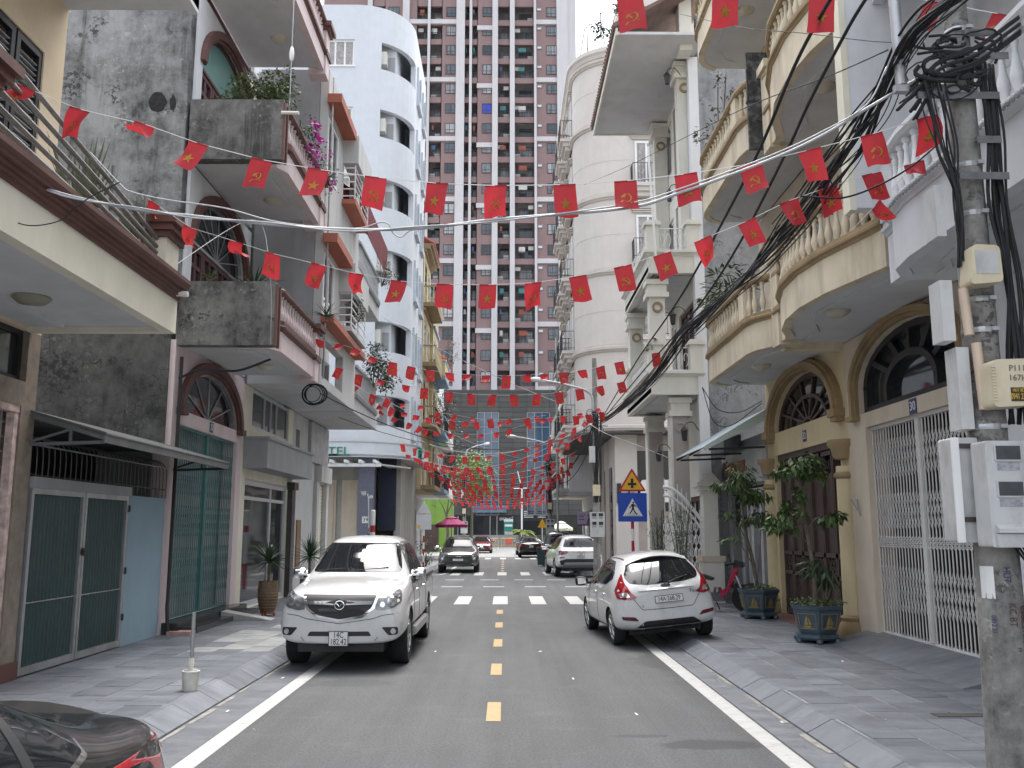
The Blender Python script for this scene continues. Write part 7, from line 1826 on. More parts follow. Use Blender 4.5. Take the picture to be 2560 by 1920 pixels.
# blue glazed pots with gold boats
M_POT = mat('blue_glaze', (.052, .085, .110), rough=.35, var=.35, scale=6, dirt=.5, dirtcol=(.12, .13, .12), dscale=5, streak=1.5)
M_GOLD = mat('gold_relief', (.30, .22, .08), rough=.5, var=.3, scale=20)
def glazed_pot(x, y, label, s=1.0, rot=.3):
    t = thing('plant_pot', label, 'plant pot', (x, y, .15)); K = 6
    def ring(r, z): return [(x + s * r * math.cos(rot + 2 * math.pi * k / K), y + s * r * math.sin(rot + 2 * math.pi * k / K), .15 + s * z) for k in range(K)]
    b = MB(); prof = [(.30, .14), (.335, .20), (.40, .50), (.43, .53), (.44, .58), (.40, .58), (.37, .52)]
    R_ = [ring(r, z) for r, z in prof]; vs = [p for q in R_ for p in q]
    b._add(vs, [(i * K + k, i * K + (k + 1) % K, (i + 1) * K + (k + 1) % K, (i + 1) * K + k) for i in range(len(prof) - 1) for k in range(K)] + [tuple(range(K - 1, -1, -1)), tuple((len(prof) - 1) * K + k for k in range(K))])
    b.build('pot_body', M_POT, t)
    b = MB(); prof = [(.34, .05), (.37, .08), (.36, .13), (.31, .14)]
    R_ = [ring(r, z) for r, z in prof]; vs = [p for q in R_ for p in q]
    b._add(vs, [(i * K + k, i * K + (k + 1) % K, (i + 1) * K + (k + 1) % K, (i + 1) * K + k) for i in range(3) for k in range(K)] + [tuple(range(K - 1, -1, -1)), tuple(3 * K + k for k in range(K))])
    for p in ring(.34, .0): b.lathe([(.03 * s, .15), (.055 * s, .17), (.05 * s, .15 + .07 * s)], (p[0], p[1], 0), 8)
    b.build('footed_base', M_POT, t, smooth=True)
    # relief: panel frame and a sailing boat on every face towards the street
    for k in range(K):
        p0, p1 = Vector(ring(.345, .22)[k]), Vector(ring(.345, .22)[(k + 1) % K]); q0, q1 = Vector(ring(.395, .47)[k]), Vector(ring(.395, .47)[(k + 1) % K])
        nn = (p1 - p0).cross(q0 - p0).normalized()
        if nn.y > .2: continue
        def Pn(u, v): return p0.lerp(p1, u).lerp(q0.lerp(q1, u), v) + nn * .014 * s
        g = MB()
        for a in ([(.12, .04), (.88, .04)], [(.12, .96), (.88, .96)], [(.12, .04), (.12, .96)], [(.88, .04), (.88, .96)]): g.bar(Pn(*a[0]), Pn(*a[1]), .007)
        g.build('panel_frame', M_GOLD, t)
        g = MB()
        for poly in ([(.28, .22), (.72, .22), (.66, .12), (.36, .12)], [(.52, .26), (.52, .88), (.40, .6), (.34, .28)], [(.55, .28), (.56, .74), (.70, .32)], [(.22, .10), (.78, .10), (.78, .07), (.22, .07)]):
            g.face(*[Pn(u, v) for u, v in poly]); g.face(*[Pn(u, v) + nn * .004 for u, v in poly])
        g.build('boat_emblem', M_GOLD, t)
    MB().lathe([(.36 * s, .15 + .53 * s), (.3 * s, .15 + .56 * s), (.01, .15 + .58 * s)], (x, y, 0), 12).build('soil', M_SOIL, t)
    return t
glazed_pot(5.02, 15.0, 'nearer blue glazed footed pot with gold boats by the yellow column', 1.0)
glazed_pot(5.18, 18.95, 'farther blue glazed footed pot with gold boats by the brown gate', 1.0, .5)
cv = MB(); leaves(cv, (5.02, 15.0, .78), (.40, .40, .07), 520, .05, .03); tag(cv.build('ground_cover', M_LEAF), kind='stuff')
cv = MB(); leaves(cv, (5.18, 18.95, .78), (.38, .38, .06), 200, .06, .03); tag(cv.build('ground_cover', M_LEAF), kind='stuff')
def pot_tree(label, pts, clumps, L, W, m, twigs):
    t = thing('small_tree', label, 'tree', pts[0])
    b = MB(); P = spline(pts, 6); b.tube(P, [.038 - .022 * i / len(P) for i in range(len(P))], 7)
    for tw in twigs: b.tube(spline(tw, 4), .010, 5)
    b.build('trunk', M_BARK, t)
    f = MB()
    for c, r, n in clumps: leaves(f, c, r, int(n * 1.7), L, W, .75)
    f.build('crown', m, t); return t
pot_tree('single stem tree with drooping glossy leaf clumps in the nearer blue pot', [(5.02, 15.0, .6), (5.0, 15.0, 1.4), (4.92, 15.0, 2.0), (4.86, 15.0, 2.7), (4.80, 15.0, 3.1)],
         [((4.86, 15.0, 3.0), (.36, .3, .22), 110), ((4.55, 15.0, 2.88), (.2, .2, .10), 40), ((5.12, 15.0, 2.9), (.2, .2, .14), 45), ((4.86, 15, 2.47), (.11, .11, .13), 36), ((4.56, 15.0, 2.2), (.2, .2, .18), 66), ((4.5, 15.0, 1.93), (.22, .2, .1), 52), ((5.28, 15.0, 2.12), (.24, .2, .16), 60), ((4.95, 15, 2.25), (.15, .2, .1), 16)],
         .15, .07, M_LEAF, [[(4.95, 15, 1.7), (4.75, 15, 1.9), (4.55, 15, 1.95)], [(4.94, 15, 1.9), (5.1, 15, 2.1), (5.3, 15, 2.15)], [(4.92, 15, 2.0), (4.75, 15, 2.2), (4.6, 15, 2.25)], [(4.85, 15, 2.7), (4.7, 15, 2.85), (4.55, 15, 2.9)]])
pot_tree('many stemmed schefflera with finger leaves in the farther blue pot', [(5.18, 18.95, .6), (5.1, 18.95, 1.3), (4.95, 18.95, 2.0), (4.9, 18.95, 3.0)],
         [((4.85, 18.95, 3.05), (.38, .3, .25), 120), ((4.55, 18.95, 2.85), (.3, .3, .12), 60), ((5.2, 18.95, 2.75), (.45, .3, .2), 120), ((4.95, 18.95, 2.6), (.3, .3, .15), 60), ((5.25, 18.95, 2.15), (.4, .3, .2), 110), ((4.7, 18.95, 2.25), (.25, .3, .12), 36), ((4.75, 18.95, 1.75), (.2, .3, .1), 20)],
         .17, .045, M_LEAF, [[(5.15, 18.95, .7), (5.0, 18.95, 1.6), (4.75, 18.95, 2.2)], [(5.15, 18.95, .7), (5.25, 18.95, 1.5), (5.3, 18.95, 2.1)], [(5.1, 18.95, 1.2), (4.8, 18.95, 1.8), (4.6, 18.95, 2.8)]])
shrub('drooping dark dracaena behind the trunk in the nearer blue pot', [((5.25, 15.1, 1.2), (.28, .2, .3), 70)], .34, .06, M_LEAFDK, (5.2, 15.1, .7), 3, droop=.9)
# trees of the plaza
def tree(label, x, y, h, blobs, m, L, W, name='tree'):
    t = thing(name, label, 'tree', (x, y, 0)); b = MB()
    b.tube(spline([(x, y, 0), (x + .1, y, h * .3), (x - .05, y, h * .55)], 5), [.16 - .006 * i for i in range(11)], 8)
    for c, r, n in blobs: b.tube(spline([(x - .02, y, h * .5), Vector((x, y, h * .55)).lerp(Vector(c), .5), c], 4), [.07 - .006 * i for i in range(9)], 5)
    b.build('trunk', M_BARK, t); f = MB()
    for c, r, n in blobs: leaves(f, c, r, n, L, W, .1)
    f.build('crown', m, t)
tree('yellow green leafy tree standing at the left of the plaza', -3.2, 86, 9.5, [((-3.0, 86, 8.0), (1.7, 1.5, 1.2), 900), ((-4.3, 86, 7.0), (1.3, 1.2, 1.2), 600), ((-1.9, 86, 6.6), (1.2, 1.2, 1.3), 600), ((-3.2, 86, 5.6), (1.8, 1.4, .9), 600)], M_LEAFYL, .30, .16)
tree('thin half bare street tree in front of the lime green wall', -4.6, 72.5, 6.0, [((-4.3, 72.5, 5.2), (1.0, .9, .9), 200), ((-3.9, 72.5, 4.4), (.7, .7, .5), 90), ((-5.2, 72.5, 4.2), (.6, .7, .7), 90)], M_LEAF, .2, .08)
pm = thing('palm', 'small feathery palm in a square planter by the mall steps', 'palm', (1.95, 98, 0))
MB().box(1.3, 2.6, 97.4, 98.6, 0, .75).build('planter', M_CONC, pm); MB().tube([(1.95, 98, .7), (1.95, 98, 1.6)], .12, 8).build('trunk', M_BARK, pm)
for i in range(18):
    a = i * 2.4; el = .35 + .55 * ((i * 7) % 10) / 10; f = MB(); pts = []
    for k in range(7):
        u = k / 6; pts.append(Vector((1.95 + 1.5 * u * math.cos(a) * math.cos(el * (1 - .2 * u)), 98 + 1.5 * u * math.sin(a), 1.6 + 1.7 * u * math.sin(el) - 1.0 * u * u)))
    f.tube(pts, .012, 4)
    for k in range(1, 7):
        for sgn in (1, -1):
            d = (pts[k] - pts[k - 1]).normalized(); s = d.cross(Vector((0, 0, 1))).normalized() * sgn
            f._add([pts[k], pts[k] + s * .25 + d * .2 - Vector((0, 0, .1)), pts[k] + d * .1], [(0, 1, 2)]); q = (pts[k] + pts[k - 1]) / 2
            f._add([q, q + s * .27 + d * .2 - Vector((0, 0, .1)), q + d * .1], [(0, 1, 2)])
    f.build('frond', M_LEAFYL, pm)

# ------------------------------------------------------------------ street furniture
M_SRED = mat('sign_red', (.42, .012, .03), rough=.4); M_SYEL = mat('sign_yellow', (.72, .40, .02), rough=.4, var=.03); M_SBLUE = mat('sign_blue', (.008, .06, .40), rough=.4, var=.03)
def banded_post(t, x, y, z1, r=.04):
    z = .15; k = 0
    while z < z1:
        MB().lathe([(r, z), (r, min(z + .3, z1))], (x, y, 0), 12).build('red_band' if k % 2 == 0 else 'white_band', M_SRED if k % 2 == 0 else M_WHITEFR, t); z += .3; k += 1
sg = thing('road_sign', 'yellow crossroads warning sign above a blue pedestrian crossing sign on a banded post', 'road sign', (3.27, 23.5, .15))
banded_post(sg, 3.27, 23.5, 3.42)
SX, SY = 3.27, 23.44
tri = [(SX - .36, 2.90), (SX + .36, 2.90), (SX, 3.50)]
MB().prism(rounded(tri, .05), 'y', SY - .012, SY).build('warning_plate', M_SRED, sg)
MB().prism(rounded([(SX - .28, 2.945), (SX + .28, 2.945), (SX, 3.41)], .03), 'y', SY - .016, SY - .0125).build('warning_face', M_SYEL, sg)
MB().prism([(SX - .11, 3.055), (SX - .033, 3.055), (SX - .033, 2.985), (SX + .033, 2.985), (SX + .033, 3.055), (SX + .11, 3.055), (SX + .11, 3.115), (SX + .033, 3.115), (SX + .033, 3.225), (SX - .033, 3.225), (SX - .033, 3.115), (SX - .11, 3.115)], 'y', SY - .020, SY - .0165).build('cross_symbol', M_INK, sg)
MB().prism(rounded([(SX - .37, 2.13), (SX + .37, 2.13), (SX + .37, 2.86), (SX - .37, 2.86)], .03), 'y', SY - .012, SY).build('crossing_plate', M_SBLUE, sg)
MB().prism([(SX - .255, 2.27), (SX + .255, 2.27), (SX, 2.72)], 'y', SY - .016, SY - .0125).build('white_triangle', M_PLATE, sg)
b = MB(); y0, y1 = SY - .020, SY - .0165
P_ = lambda pts: b.prism([(SX + .01 + x * .26, 2.30 + z * .32) for x, z in pts], 'y', y0, y1)
P_([(.05 + .09 * math.cos(a), .98 + .075 * math.sin(a)) for a in [i * math.pi / 5 for i in range(10)]])
P_([(-.12, .88), (.12, .88), (.10, .50), (-.10, .48)]); P_([(-.10, .50), (.06, .50), (-.12, .24), (-.30, .08), (-.38, .12), (-.22, .28)]); P_([(-.04, .52), (.10, .50), (.22, .26), (.42, .05), (.32, .02), (.12, .22)])
P_([(-.12, .86), (-.06, .80), (-.20, .62), (-.34, .50), (-.38, .56), (-.26, .66)]); P_([(.10, .86), (.12, .74), (.24, .66), (.40, .58), (.38, .64), (.26, .76)])
b.build('walker_symbol', M_INK, sg)
b = MB()
for i in range(9): b.box(SX - .20 + i * .046, SX - .175 + i * .046, y0, y1, 2.285, 2.30)
for i in range(5): b.box(SX - .13 + i * .06, SX - .10 + i * .06, y0 + .001, y1, 2.335, 2.345)
b.build('zebra_marks', M_INK, sg)
sg = thing('road_sign', 'grey backs of a triangle and a square road sign on the left banded post', 'road sign', (-3.78, 43, .15))
banded_post(sg, -3.78, 43, 3.1)
MB().prism([(-4.12, 2.68), (-3.44, 2.68), (-3.78, 3.27)], 'y', 42.92, 42.95).build('triangle_back', M_ALU, sg); MB().box(-4.13, -3.43, 42.92, 42.95, 1.94, 2.64).build('square_back', M_ALU, sg); MB().box(-4.08, -3.95, 42.905, 42.919, 2.0, 2.14).build('sticker', M_SYEL, sg)
sg = thing('road_sign', 'small yellow triangle sign far off on the right kerb', 'road sign', (2.75, 67.5, 0)); MB().lathe([(.035, 0), (.035, 2.2)], (2.75, 67.5, 0), 8).build('post', M_WHITEFR, sg); MB().prism([(2.4, 2.1), (3.1, 2.1), (2.75, 2.75)], 'y', 67.4, 67.45).build('triangle_plate', M_SYEL, sg)
# post in a paint bucket
t = thing('bucket_post', 'steel tube cemented into a white paint bucket on the left kerb', 'post', (-3.52, 10.6, .15))
MB().lathe([(.082, .15), (.092, .34), (.098, .345), (.098, .36), (.09, .365), (.085, .355)], (-3.52, 10.6, 0), 20).build('bucket', mat('dirty_white_plastic', (.55, .54, .48), rough=.6, var=.15, scale=9, dirt=.5, dirtcol=(.3, .28, .22), dscale=8, streak=1), t, smooth=True)
MB().lathe([(.085, .35), (.07, .375), (.03, .38)], (-3.52, 10.6, 0), 12).build('cement', M_CONC, t)
MB().lathe([(.022, .36), (.022, 1.0)], (-3.52, 10.6, 0), 10).build('tube', M_STEELG, t); MB().lathe([(.03, .38), (.034, .44), (.028, .5)], (-3.52, 10.6, 0), 8).build('tied_rag', M_CREAM, t)
# scooter
sc = thing('scooter', 'magenta red underbone motorbike parked behind the hatchback', 'motorbike', (4.72, 20.55, .15), None, RAD(-24)); ORG[sc] = Vector((0, 0, 0))
M_MAG = mat('magenta_paint', (.34, .012, .055), rough=.25, var=.05, coat=1.0, obj=True)
wt = MB().lathe([(.24, -.04), (.285, -.045), (.30, -.02), (.30, .02), (.285, .045), (.24, .04)], (0, 0, 0), 26, 'y').mesh('wheel', M_TYRE, smooth=True)
rm = MB().lathe([(.245, -.02), (.245, .02), (.225, .02), (.225, -.02)], (0, 0, 0), 26, 'y')
for k in range(12): a = k * math.pi / 6; rm.tube([(.03 * math.cos(a), .01, .03 * math.sin(a)), (.235 * math.cos(a), 0, .235 * math.sin(a))], .004, 4)
rm.lathe([(.05, -.03), (.05, .03)], (0, 0, 0), 10, 'y'); rm = rm.mesh('rim', M_SILVER)
for x in (.60, -.60):
    o = link('wheel', wt, sc, (x, 0, .30)); q = bpy.data.objects.new('rim', rm); COL.objects.link(q); q.parent = o
b = MB()
for s in (1, -1): b.tube([(.60, s * .07, .30), (.42, s * .06, .78)], .022, 7)
b.build('front_fork', M_SILVER, sc, smooth=True)
b = MB().prism([(.30, .52), (.52, .40), (.74, .50), (.80, .62), (.70, .63), (.54, .56), (.40, .62)], 'y', -.055, .055); b.build('front_mudguard', M_BLKPL, sc)
b = MB()
for s in (1, -1):
    b._add([(.50, 0, .98), (.46, s * .17, .86), (.34, s * .19, .60), (.20, s * .17, .38), (.05, s * .15, .28), (.30, s * .05, .50), (.36, s * .04, .62), (.10, s * .16, .46)], [(0, 1, 6), (1, 2, 5, 6), (2, 3, 5), (2, 7, 3), (3, 7, 4)])
b.prism([(.36, .98), (.50, .99), (.47, .80), (.30, .55), (.24, .60)], 'y', -.075, .075); b.build('leg_shield', M_MAG, sc)
b = MB().prism([(.22, .42), (.0, .36), (-.2, .42), (-.30, .62), (-.75, .74), (-.86, .70), (-.5, .50), (-.3, .38), (-.1, .25), (.1, .25)], 'y', -.09, .09); b.build('body', M_MAG, sc)
b = MB().prism(rounded([(-.80, .76), (-.78, .83), (-.3, .80), (-.08, .72), (-.1, .66), (-.4, .72)], .05), 'y', -.11, .11); b.build('seat', M_BLKPL, sc)
b = MB().lathe([(.09, .36), (.1, .42), (.08, .52)], (0, 0, 0), 10).box(-.15, .15, -.1, .1, .22, .40).tube([(-.1, -.14, .25), (-.6, -.15, .32), (-.85, -.15, .38)], .045, 8); b.build('engine', M_GUN, sc)
b = MB().tube(spline([(.30, .34, 1.02), (.40, .16, 1.04), (.44, 0, 1.0), (.40, -.16, 1.04), (.30, -.34, 1.02)], 5), .016, 6).tube([(.30, .34, 1.02), (.26, .40, 1.01)], .024, 8).tube([(.30, -.34, 1.02), (.26, -.40, 1.01)], .024, 8)
b.prism([(.36, .95), (.58, .96), (.56, 1.08), (.40, 1.12)], 'y', -.10, .10); b.build('handlebar', M_BLKPL, sc)
for s in (1, -1):
    b = MB().tube([(.36, s * .22, 1.04), (.32, s * .27, 1.20)], .008, 5).box(.30, .325, s * .27 - .06, s * .27 + .06, 1.18, 1.26); b.build('side_mirror', M_CHROME if s > 0 else M_BLKPL, sc)
MB().lathe([(.06, .58), (.05, .61)], (0, 0, 1.02), 12, 'x').build('headlight', M_LAMP, sc, smooth=True); MB().tube([(-.1, .1, .3), (-.02, .25, .02)], .012, 5).build('kickstand', M_BLKPL, sc)
# umbrellas
def umbrella(x, y, h, r, m, label, square=True):
    t = thing('parasol', label, 'parasol', (x, y, 0)); n = 8; b = MB()
    P = lambda k, rr, z: (x + rr * math.cos(2 * math.pi * (k + .5) / n), y + rr * math.sin(2 * math.pi * (k + .5) / n), z)
    for k in range(n):
        b.face(P(k, r, h - .5), P(k + 1, r, h - .5), P(k + 1, .35, h - .12), P(k, .35, h - .12)); b.face(P(k, r, h - .5), P(k + 1, r, h - .5), P(k + 1, r, h - .68), P(k, r, h - .68))
        b.face(P(k, .42, h - .09), P(k + 1, .42, h - .09), (x, y, h + .05))
    b.build('canopy', m, t); MB().lathe([(.03, 0), (.03, h)], (x, y, 0), 8).build('pole', M_ALU, t)
umbrella(-3.3, 57.0, 2.75, 1.05, mat('magenta_cloth', (.30, .025, .12), rough=.8, var=.1), 'magenta parasol over the left pavement')
umbrella(4.25, 69.5, 2.55, .95, mat('pale_green_cloth', (.60, .66, .58), rough=.8, var=.1), 'pale green parasol on the right of the plaza')
# cartons behind the black saloon
M_CART = mat('brown_wrap', (.40, .235, .17), rough=.7, var=.25, scale=4)
for i, (x, y, a, l_) in enumerate(((.62, 76.0, -.12, 'tall leaning brown wrapped bundle on the left of a pair'), (1.35, 76.2, .16, 'wider tilted brown wrapped bundle on the right of a pair'))):
    t = thing('wrapped_bundle', l_ + ' beyond the black saloons', 'bundle', (x, y, 0)); 
    for k in range(2):
        o = MB().box(-.36, .36, -.3, .3, .82 * k + .02, .82 * k + .80).build('carton', M_CART, t, loc=(x + .05 * k, y, 0)); o.rotation_euler = (0, a, .2)
# barriers before the steps
M_BARY = mat('barrier_yellow', (.60, .36, .08), rough=.5)
for x0, lab in ((-.36, 'yellow tube barrier with red and white panel before the steps'), (-2.2, 'plain yellow tube barrier beside the red panelled one')):
    t = thing('barrier', lab, 'barrier', (x0 + .7, 97, 0)); b = MB()
    b.tube([(x0, 97, .12), (x0, 97, 1.05), (x0 + 1.5, 97, 1.05), (x0 + 1.5, 97, .12)], .04, 6); b.tube([(x0, 97, .35), (x0 + 1.5, 97, .35)], .03, 5)
    for k in range(1, 5): b.tube([(x0 + .3 * k, 97, .35), (x0 + .3 * k, 97, 1.05)], .018, 5)
    b.build('frame', M_BARY, t)
    if x0 > -1: MB().box(x0 + .45, x0 + 1.1, 96.93, 96.96, .4, 1.0).build('panel', mat('panel_red', (.55, .10, .07), rough=.6, var=.3, scale=6), t)
    MB().box(x0 - .1, x0 + 1.6, 96.8, 97.2, 0, .1).build('foot', M_WHITEFR, t)
rb = thing('roll_up_poster', 'tall green roll up poster in front of the mall doors', 'poster', (-.05 + .45, 104.6, 1.35))
MB().box(-.1, .95, 104.58, 104.62, 1.37, 3.15).build('poster', mat('poster_green', (.03, .20, .17), rough=.5, var=.2, scale=3), rb); MB().box(-.1, .95, 104.56, 104.578, 2.85, 3.15).build('poster_header', mat('poster_pale', (.55, .62, .60), rough=.5), rb)
MB().box(.0, .85, 104.56, 104.578, 2.3, 2.55).build('poster_caption', M_PLATE, rb); MB().box(0, .9, 104.56, 104.578, 1.4, 1.75).build('poster_photo', mat('poster_mix', (.45, .42, .38), rough=.5, var=.5, scale=6), rb)
ps = thing('poster', 'lilac advertising poster with a small figure on the right wall', 'poster', (4.35, 50.5, 2.6))
MB().box(4.0, 4.75, 50.5, 50.54, 2.15, 2.92).build('poster_sheet', mat('lilac', (.42, .36, .52), rough=.5, var=.1, scale=4), ps); MB().box(4.0, 4.75, 50.48, 50.498, 2.15, 2.23).build('poster_edge', mat('plum', (.13, .03, .10), rough=.5), ps)
b = MB().prism([(4.5, 2.24), (4.72, 2.24), (4.70, 2.5), (4.64, 2.62), (4.56, 2.5)], 'y', 50.48, 50.498); b.prism([(4.6 + .05 * math.cos(a), 2.7 + .07 * math.sin(a)) for a in [k * math.pi / 4 for k in range(8)]], 'y', 50.48, 50.498); b.build('poster_figure', mat('poster_dark', (.12, .09, .12), rough=.5), ps)
for z, w in ((2.72, .36), (2.62, .25), (2.48, .3)): MB().box(4.08, 4.08 + w, 50.48, 50.498, z, z + .035).build('poster_line', M_INK if z < 2.7 else M_SRED, ps)

# ------------------------------------------------------------------ poles
def concrete_pole_mat():
    m = stained('pole_concrete', (.30, .29, .27), (.085, .082, .078), .36, .62, False, 2.5, 3.0); return m
M_POLE = concrete_pole_mat()
M_DKSTEEL = mat('weathered_steel', (.16, .165, .17), rough=.6, metal=.5, var=.25, scale=12)
M_CABLE = mat('cable_black', (.016, .017, .019), rough=.8, var=.2, scale=20)
M_CABLEG = mat('cable_grey', (.36, .37, .38), rough=.5, var=.1)
M_BOX = mat('meter_box_grey', (.50, .505, .50), rough=.5, var=.08, scale=4, dirt=.55, dirtcol=(.20, .18, .16), dscale=5, streak=2)
M_BOXCR = mat('box_cream', (.60, .53, .38), rough=.5, var=.07, scale=4, dirt=.4, dirtcol=(.3, .25, .17), dscale=4, streak=2)
M_METER = mat('meter_glass', (.05, .055, .06), rough=.12, var=.3, scale=10)
def meter_box(t, x0, x1, y0, y1, z0, z1, win=True):
    b = MB().prism(rounded([(x0, z0), (x1, z0), (x1, z1), (x0, z1)], .02), 'y', y0, y1); o = b.build('meter_box', M_BOX, t)
    if win:
        w = x1 - x0; h = z1 - z0
        for i in (0, 1):
            for k in (0, 1):
                cx_ = x0 + w * (.12 + .46 * i); cz = z0 + h * (.82 - .34 * k)
                fr = MB().prism(rounded([(cx_ - .012, cz - .012), (cx_ + w * .30 + .012, cz - .012), (cx_ + w * .30 + .012, cz + h * .13 + .012), (cx_ - .012, cz + h * .13 + .012)], .015), 'y', y0 - .012, y0); fr.build('meter_frame', M_BOX, o)
                MB().box(cx_, cx_ + w * .30, y0 - .016, y0 - .0125, cz, cz + h * .13).build('meter_window', M_METER, o)
                MB().box(cx_ + .005, cx_ + w * .29, y0 - .004, y0 - .001, cz - h * .10, cz - h * .025).build('meter_label', mat('label_grey', (.30, .31, .33), rough=.6, var=.4, scale=40), o)
    return o
p1 = thing('utility_pole', 'stained concrete utility pole with meter boxes and cable bundles at the right edge', 'utility pole', (3.72, 6.8, .15))
PA, PB = at_y(2494, 1419, 6.8), at_y(2398, 169, 6.8)
dv = (PB - PA); dv = dv / dv.z
pp = lambda z: PA + dv * (z - PA.z)
pr1 = lambda z: .152 - .014 * (z - 1.6)
zz = [.0, 1.0, 1.6, 2.6, 3.6, 4.6, 5.6, 6.6, 8.4]
MB().tube([pp(z) for z in zz], [pr1(z) for z in zz], 20).build('pole_shaft', M_POLE, p1, smooth=True)
for z in (2.68, 3.42, 3.66, 3.98, 4.35, 4.75, 5.35, 5.9):
    b = MB(); c = pp(z); b.lathe([(pr1(z) + .004, -.02), (pr1(z) + .007, 0), (pr1(z) + .004, .02)], tuple(c), 18); b.box(c.x + .02, c.x + .07, c.y - pr1(z) - .03, c.y - pr1(z) + .01, c.z - .015, c.z + .015); b.build('steel_band', M_STEELG, p1)
c = pp(2.2)
o = meter_box(p1, c.x - .215, c.x + .36, c.y - .36, c.y - .16, 1.80, 2.55)
b = MB().prism([(c.y - .36, 1.96), (c.y - .42, 1.93), (c.y - .42, 1.90), (c.y - .36, 1.90)], 'x', c.x - .19, c.x + .34); b.build('box_lip', M_BOX, o)
b = MB().box(c.x - .19, c.x + .34, c.y - .39, c.y - .362, 1.80, 1.895); o2 = b.build('box_drawer', M_BOX, o)
o = meter_box(p1, c.x - .32, c.x - .12, c.y - .08, c.y + .12, 1.83, 2.60, False)
MB().box(c.x - .325, c.x - .27, c.y - .10, c.y - .081, 1.83, 2.60).build('box_edge', M_WHITEFR, o)
for z in (1.98, 2.52): MB().box(c.x - .29, c.x - .12, c.y - .095, c.y - .081, z, z + .035).build('box_strap', mat('rusty', (.06, .05, .045), rough=.7), o)
c = pp(2.95)
bx = MB().prism(rounded([(c.x - .13, 2.79), (c.x + .19, 2.81), (c.x + .18, 3.15), (c.x - .12, 3.14)], .05), 'y', c.y - .36, c.y - .17); o = bx.build('cream_box', M_BOXCR, p1)
b = MB()
for i in range(12): b.box(c.x - .135, c.x - .10, c.y - .37, c.y - .36, 2.84 + .022 * i, 2.85 + .022 * i)
b.build('cable_comb', M_BOXCR, o)
M_INKG = mat('faded_ink', (.16, .14, .11), rough=.7)
text('P111', .062, (c.x + .06, c.y - .364, 3.075), (RAD(90), 0, 0), M_INKG, o, 'box_marking'); text('167H', .062, (c.x + .06, c.y - .364, 3.005), (RAD(90), 0, 0), M_INKG, o, 'box_marking')
st_ = MB().box(c.x - .0, c.x + .17, c.y - .366, c.y - .361, 2.835, 2.935).build('sticker', mat('sticker_dark', (.03, .025, .015), rough=.5), o)
M_STY = mat('sticker_yellow', (.60, .38, .04), rough=.5)
text('HÚT BỂ PHỐT', .032, (c.x + .085, c.y - .3675, 2.913), (RAD(90), 0, 0), M_STY, o, 'sticker_lettering', squash=.72); text('0941 238 810', .062, (c.x + .085, c.y - .3675, 2.868), (RAD(90), 0, 0), M_STY, o, 'sticker_lettering', squash=.52)
c = pp(3.9); o = MB().prism(rounded([(c.x - .20, 3.72), (c.x + .05, 3.74), (c.x + .04, 4.02), (c.x - .16, 4.03)], .04), 'y', c.y - .30, c.y - .13).build('splice_box', M_BOXCR, p1)
MB().box(c.x - .15, c.x + .02, c.y - .305, c.y - .30, 3.80, 3.98).build('box_lid', M_BOX, o)
for x0, z0, z1, w_ in ((-.34, 3.33, 3.80, .095), (-.25, 2.66, 3.28, .095), (-.33, 4.15, 4.56, .07)):
    c = pp((z0 + z1) / 2); MB().box(c.x + x0, c.x + x0 + w_, c.y - .12, c.y + .06, z0, z1).build('slim_box', M_BOX, p1)
for x0, z0, z1 in ((-.17, 3.36, 3.72), (-.10, 2.80, 3.30)):
    c = pp((z0 + z1) / 2); b = MB().tube([(c.x + x0, c.y - .17, z0), (c.x + x0 - .02, c.y - .17, z1)], .036, 10); b.build('cable_duct', mat('duct_tan', (.55, .43, .33), rough=.5), p1, smooth=True)
for z, l0, l1, yy in ((5.62, -.05, .30, -.16), (5.30, -.42, .22, -.13), (4.92, .0, .19, -.16), (4.62, -.16, .22, -.17), (5.85, .0, .25, -.1)):
    c = pp(z); b = MB().box(c.x + l0, c.x + l1, c.y + yy - .025, c.y + yy + .025, z - .018, z + .018).box(c.x + l0, c.x + l1, c.y + yy - .025, c.y + yy - .02, z - .04, z - .018); b.build('cross_arm', M_DKSTEEL, p1)
c = pp(5.4); MB().tube([(c.x - .50, c.y - .05, 5.42), (c.x - .54, c.y - .05, 8.5)], .045, 12).build('steel_mast', M_STEELG, p1, smooth=True)
MB().box(c.x - .56, c.x - .05, c.y - .08, c.y - .02, 5.36, 5.42).build('mast_bracket', M_STEELG, p1)
# stencilled adverts, running down the shaft
M_BLUEINK = mat('stencil_blue', (.035, .05, .13), rough=.8, var=.3, scale=30); M_REDINK = mat('stencil_maroon', (.12, .045, .045), rough=.8, var=.3, scale=30); M_TEALINK = mat('stencil_teal', (.03, .075, .085), rough=.8, var=.3, scale=30)
for tx, dx, z, s_, mm in (('0906.312.0', .085, 1.25, .075, M_REDINK), ('KC BT', -.0, 1.32, .075, M_REDINK), ('HÚT', -.02, 1.60, .07, M_BLUEINK), ('0988', .11, .98, .08, M_BLUEINK), ('0355.131', .075, .72, .085, M_TEALINK), ('0912.21', -.115, 1.25, .05, M_BLUEINK), ('H', .03, 1.08, .05, M_REDINK)):
    c = pp(z); r = pr1(z) + .003; a = math.asin(max(-.95, min(.95, dx / r)))
    text(tx, s_, (c.x + r * math.sin(a), c.y - r * math.cos(a), z), Matrix.Rotation(a, 3, 'Z').to_4x4().to_euler() if False else (RAD(90), RAD(90), a), mm, p1, 'stencil_lettering', squash=.8, ext=.001)
c = pp(1.55); sk = MB(); 
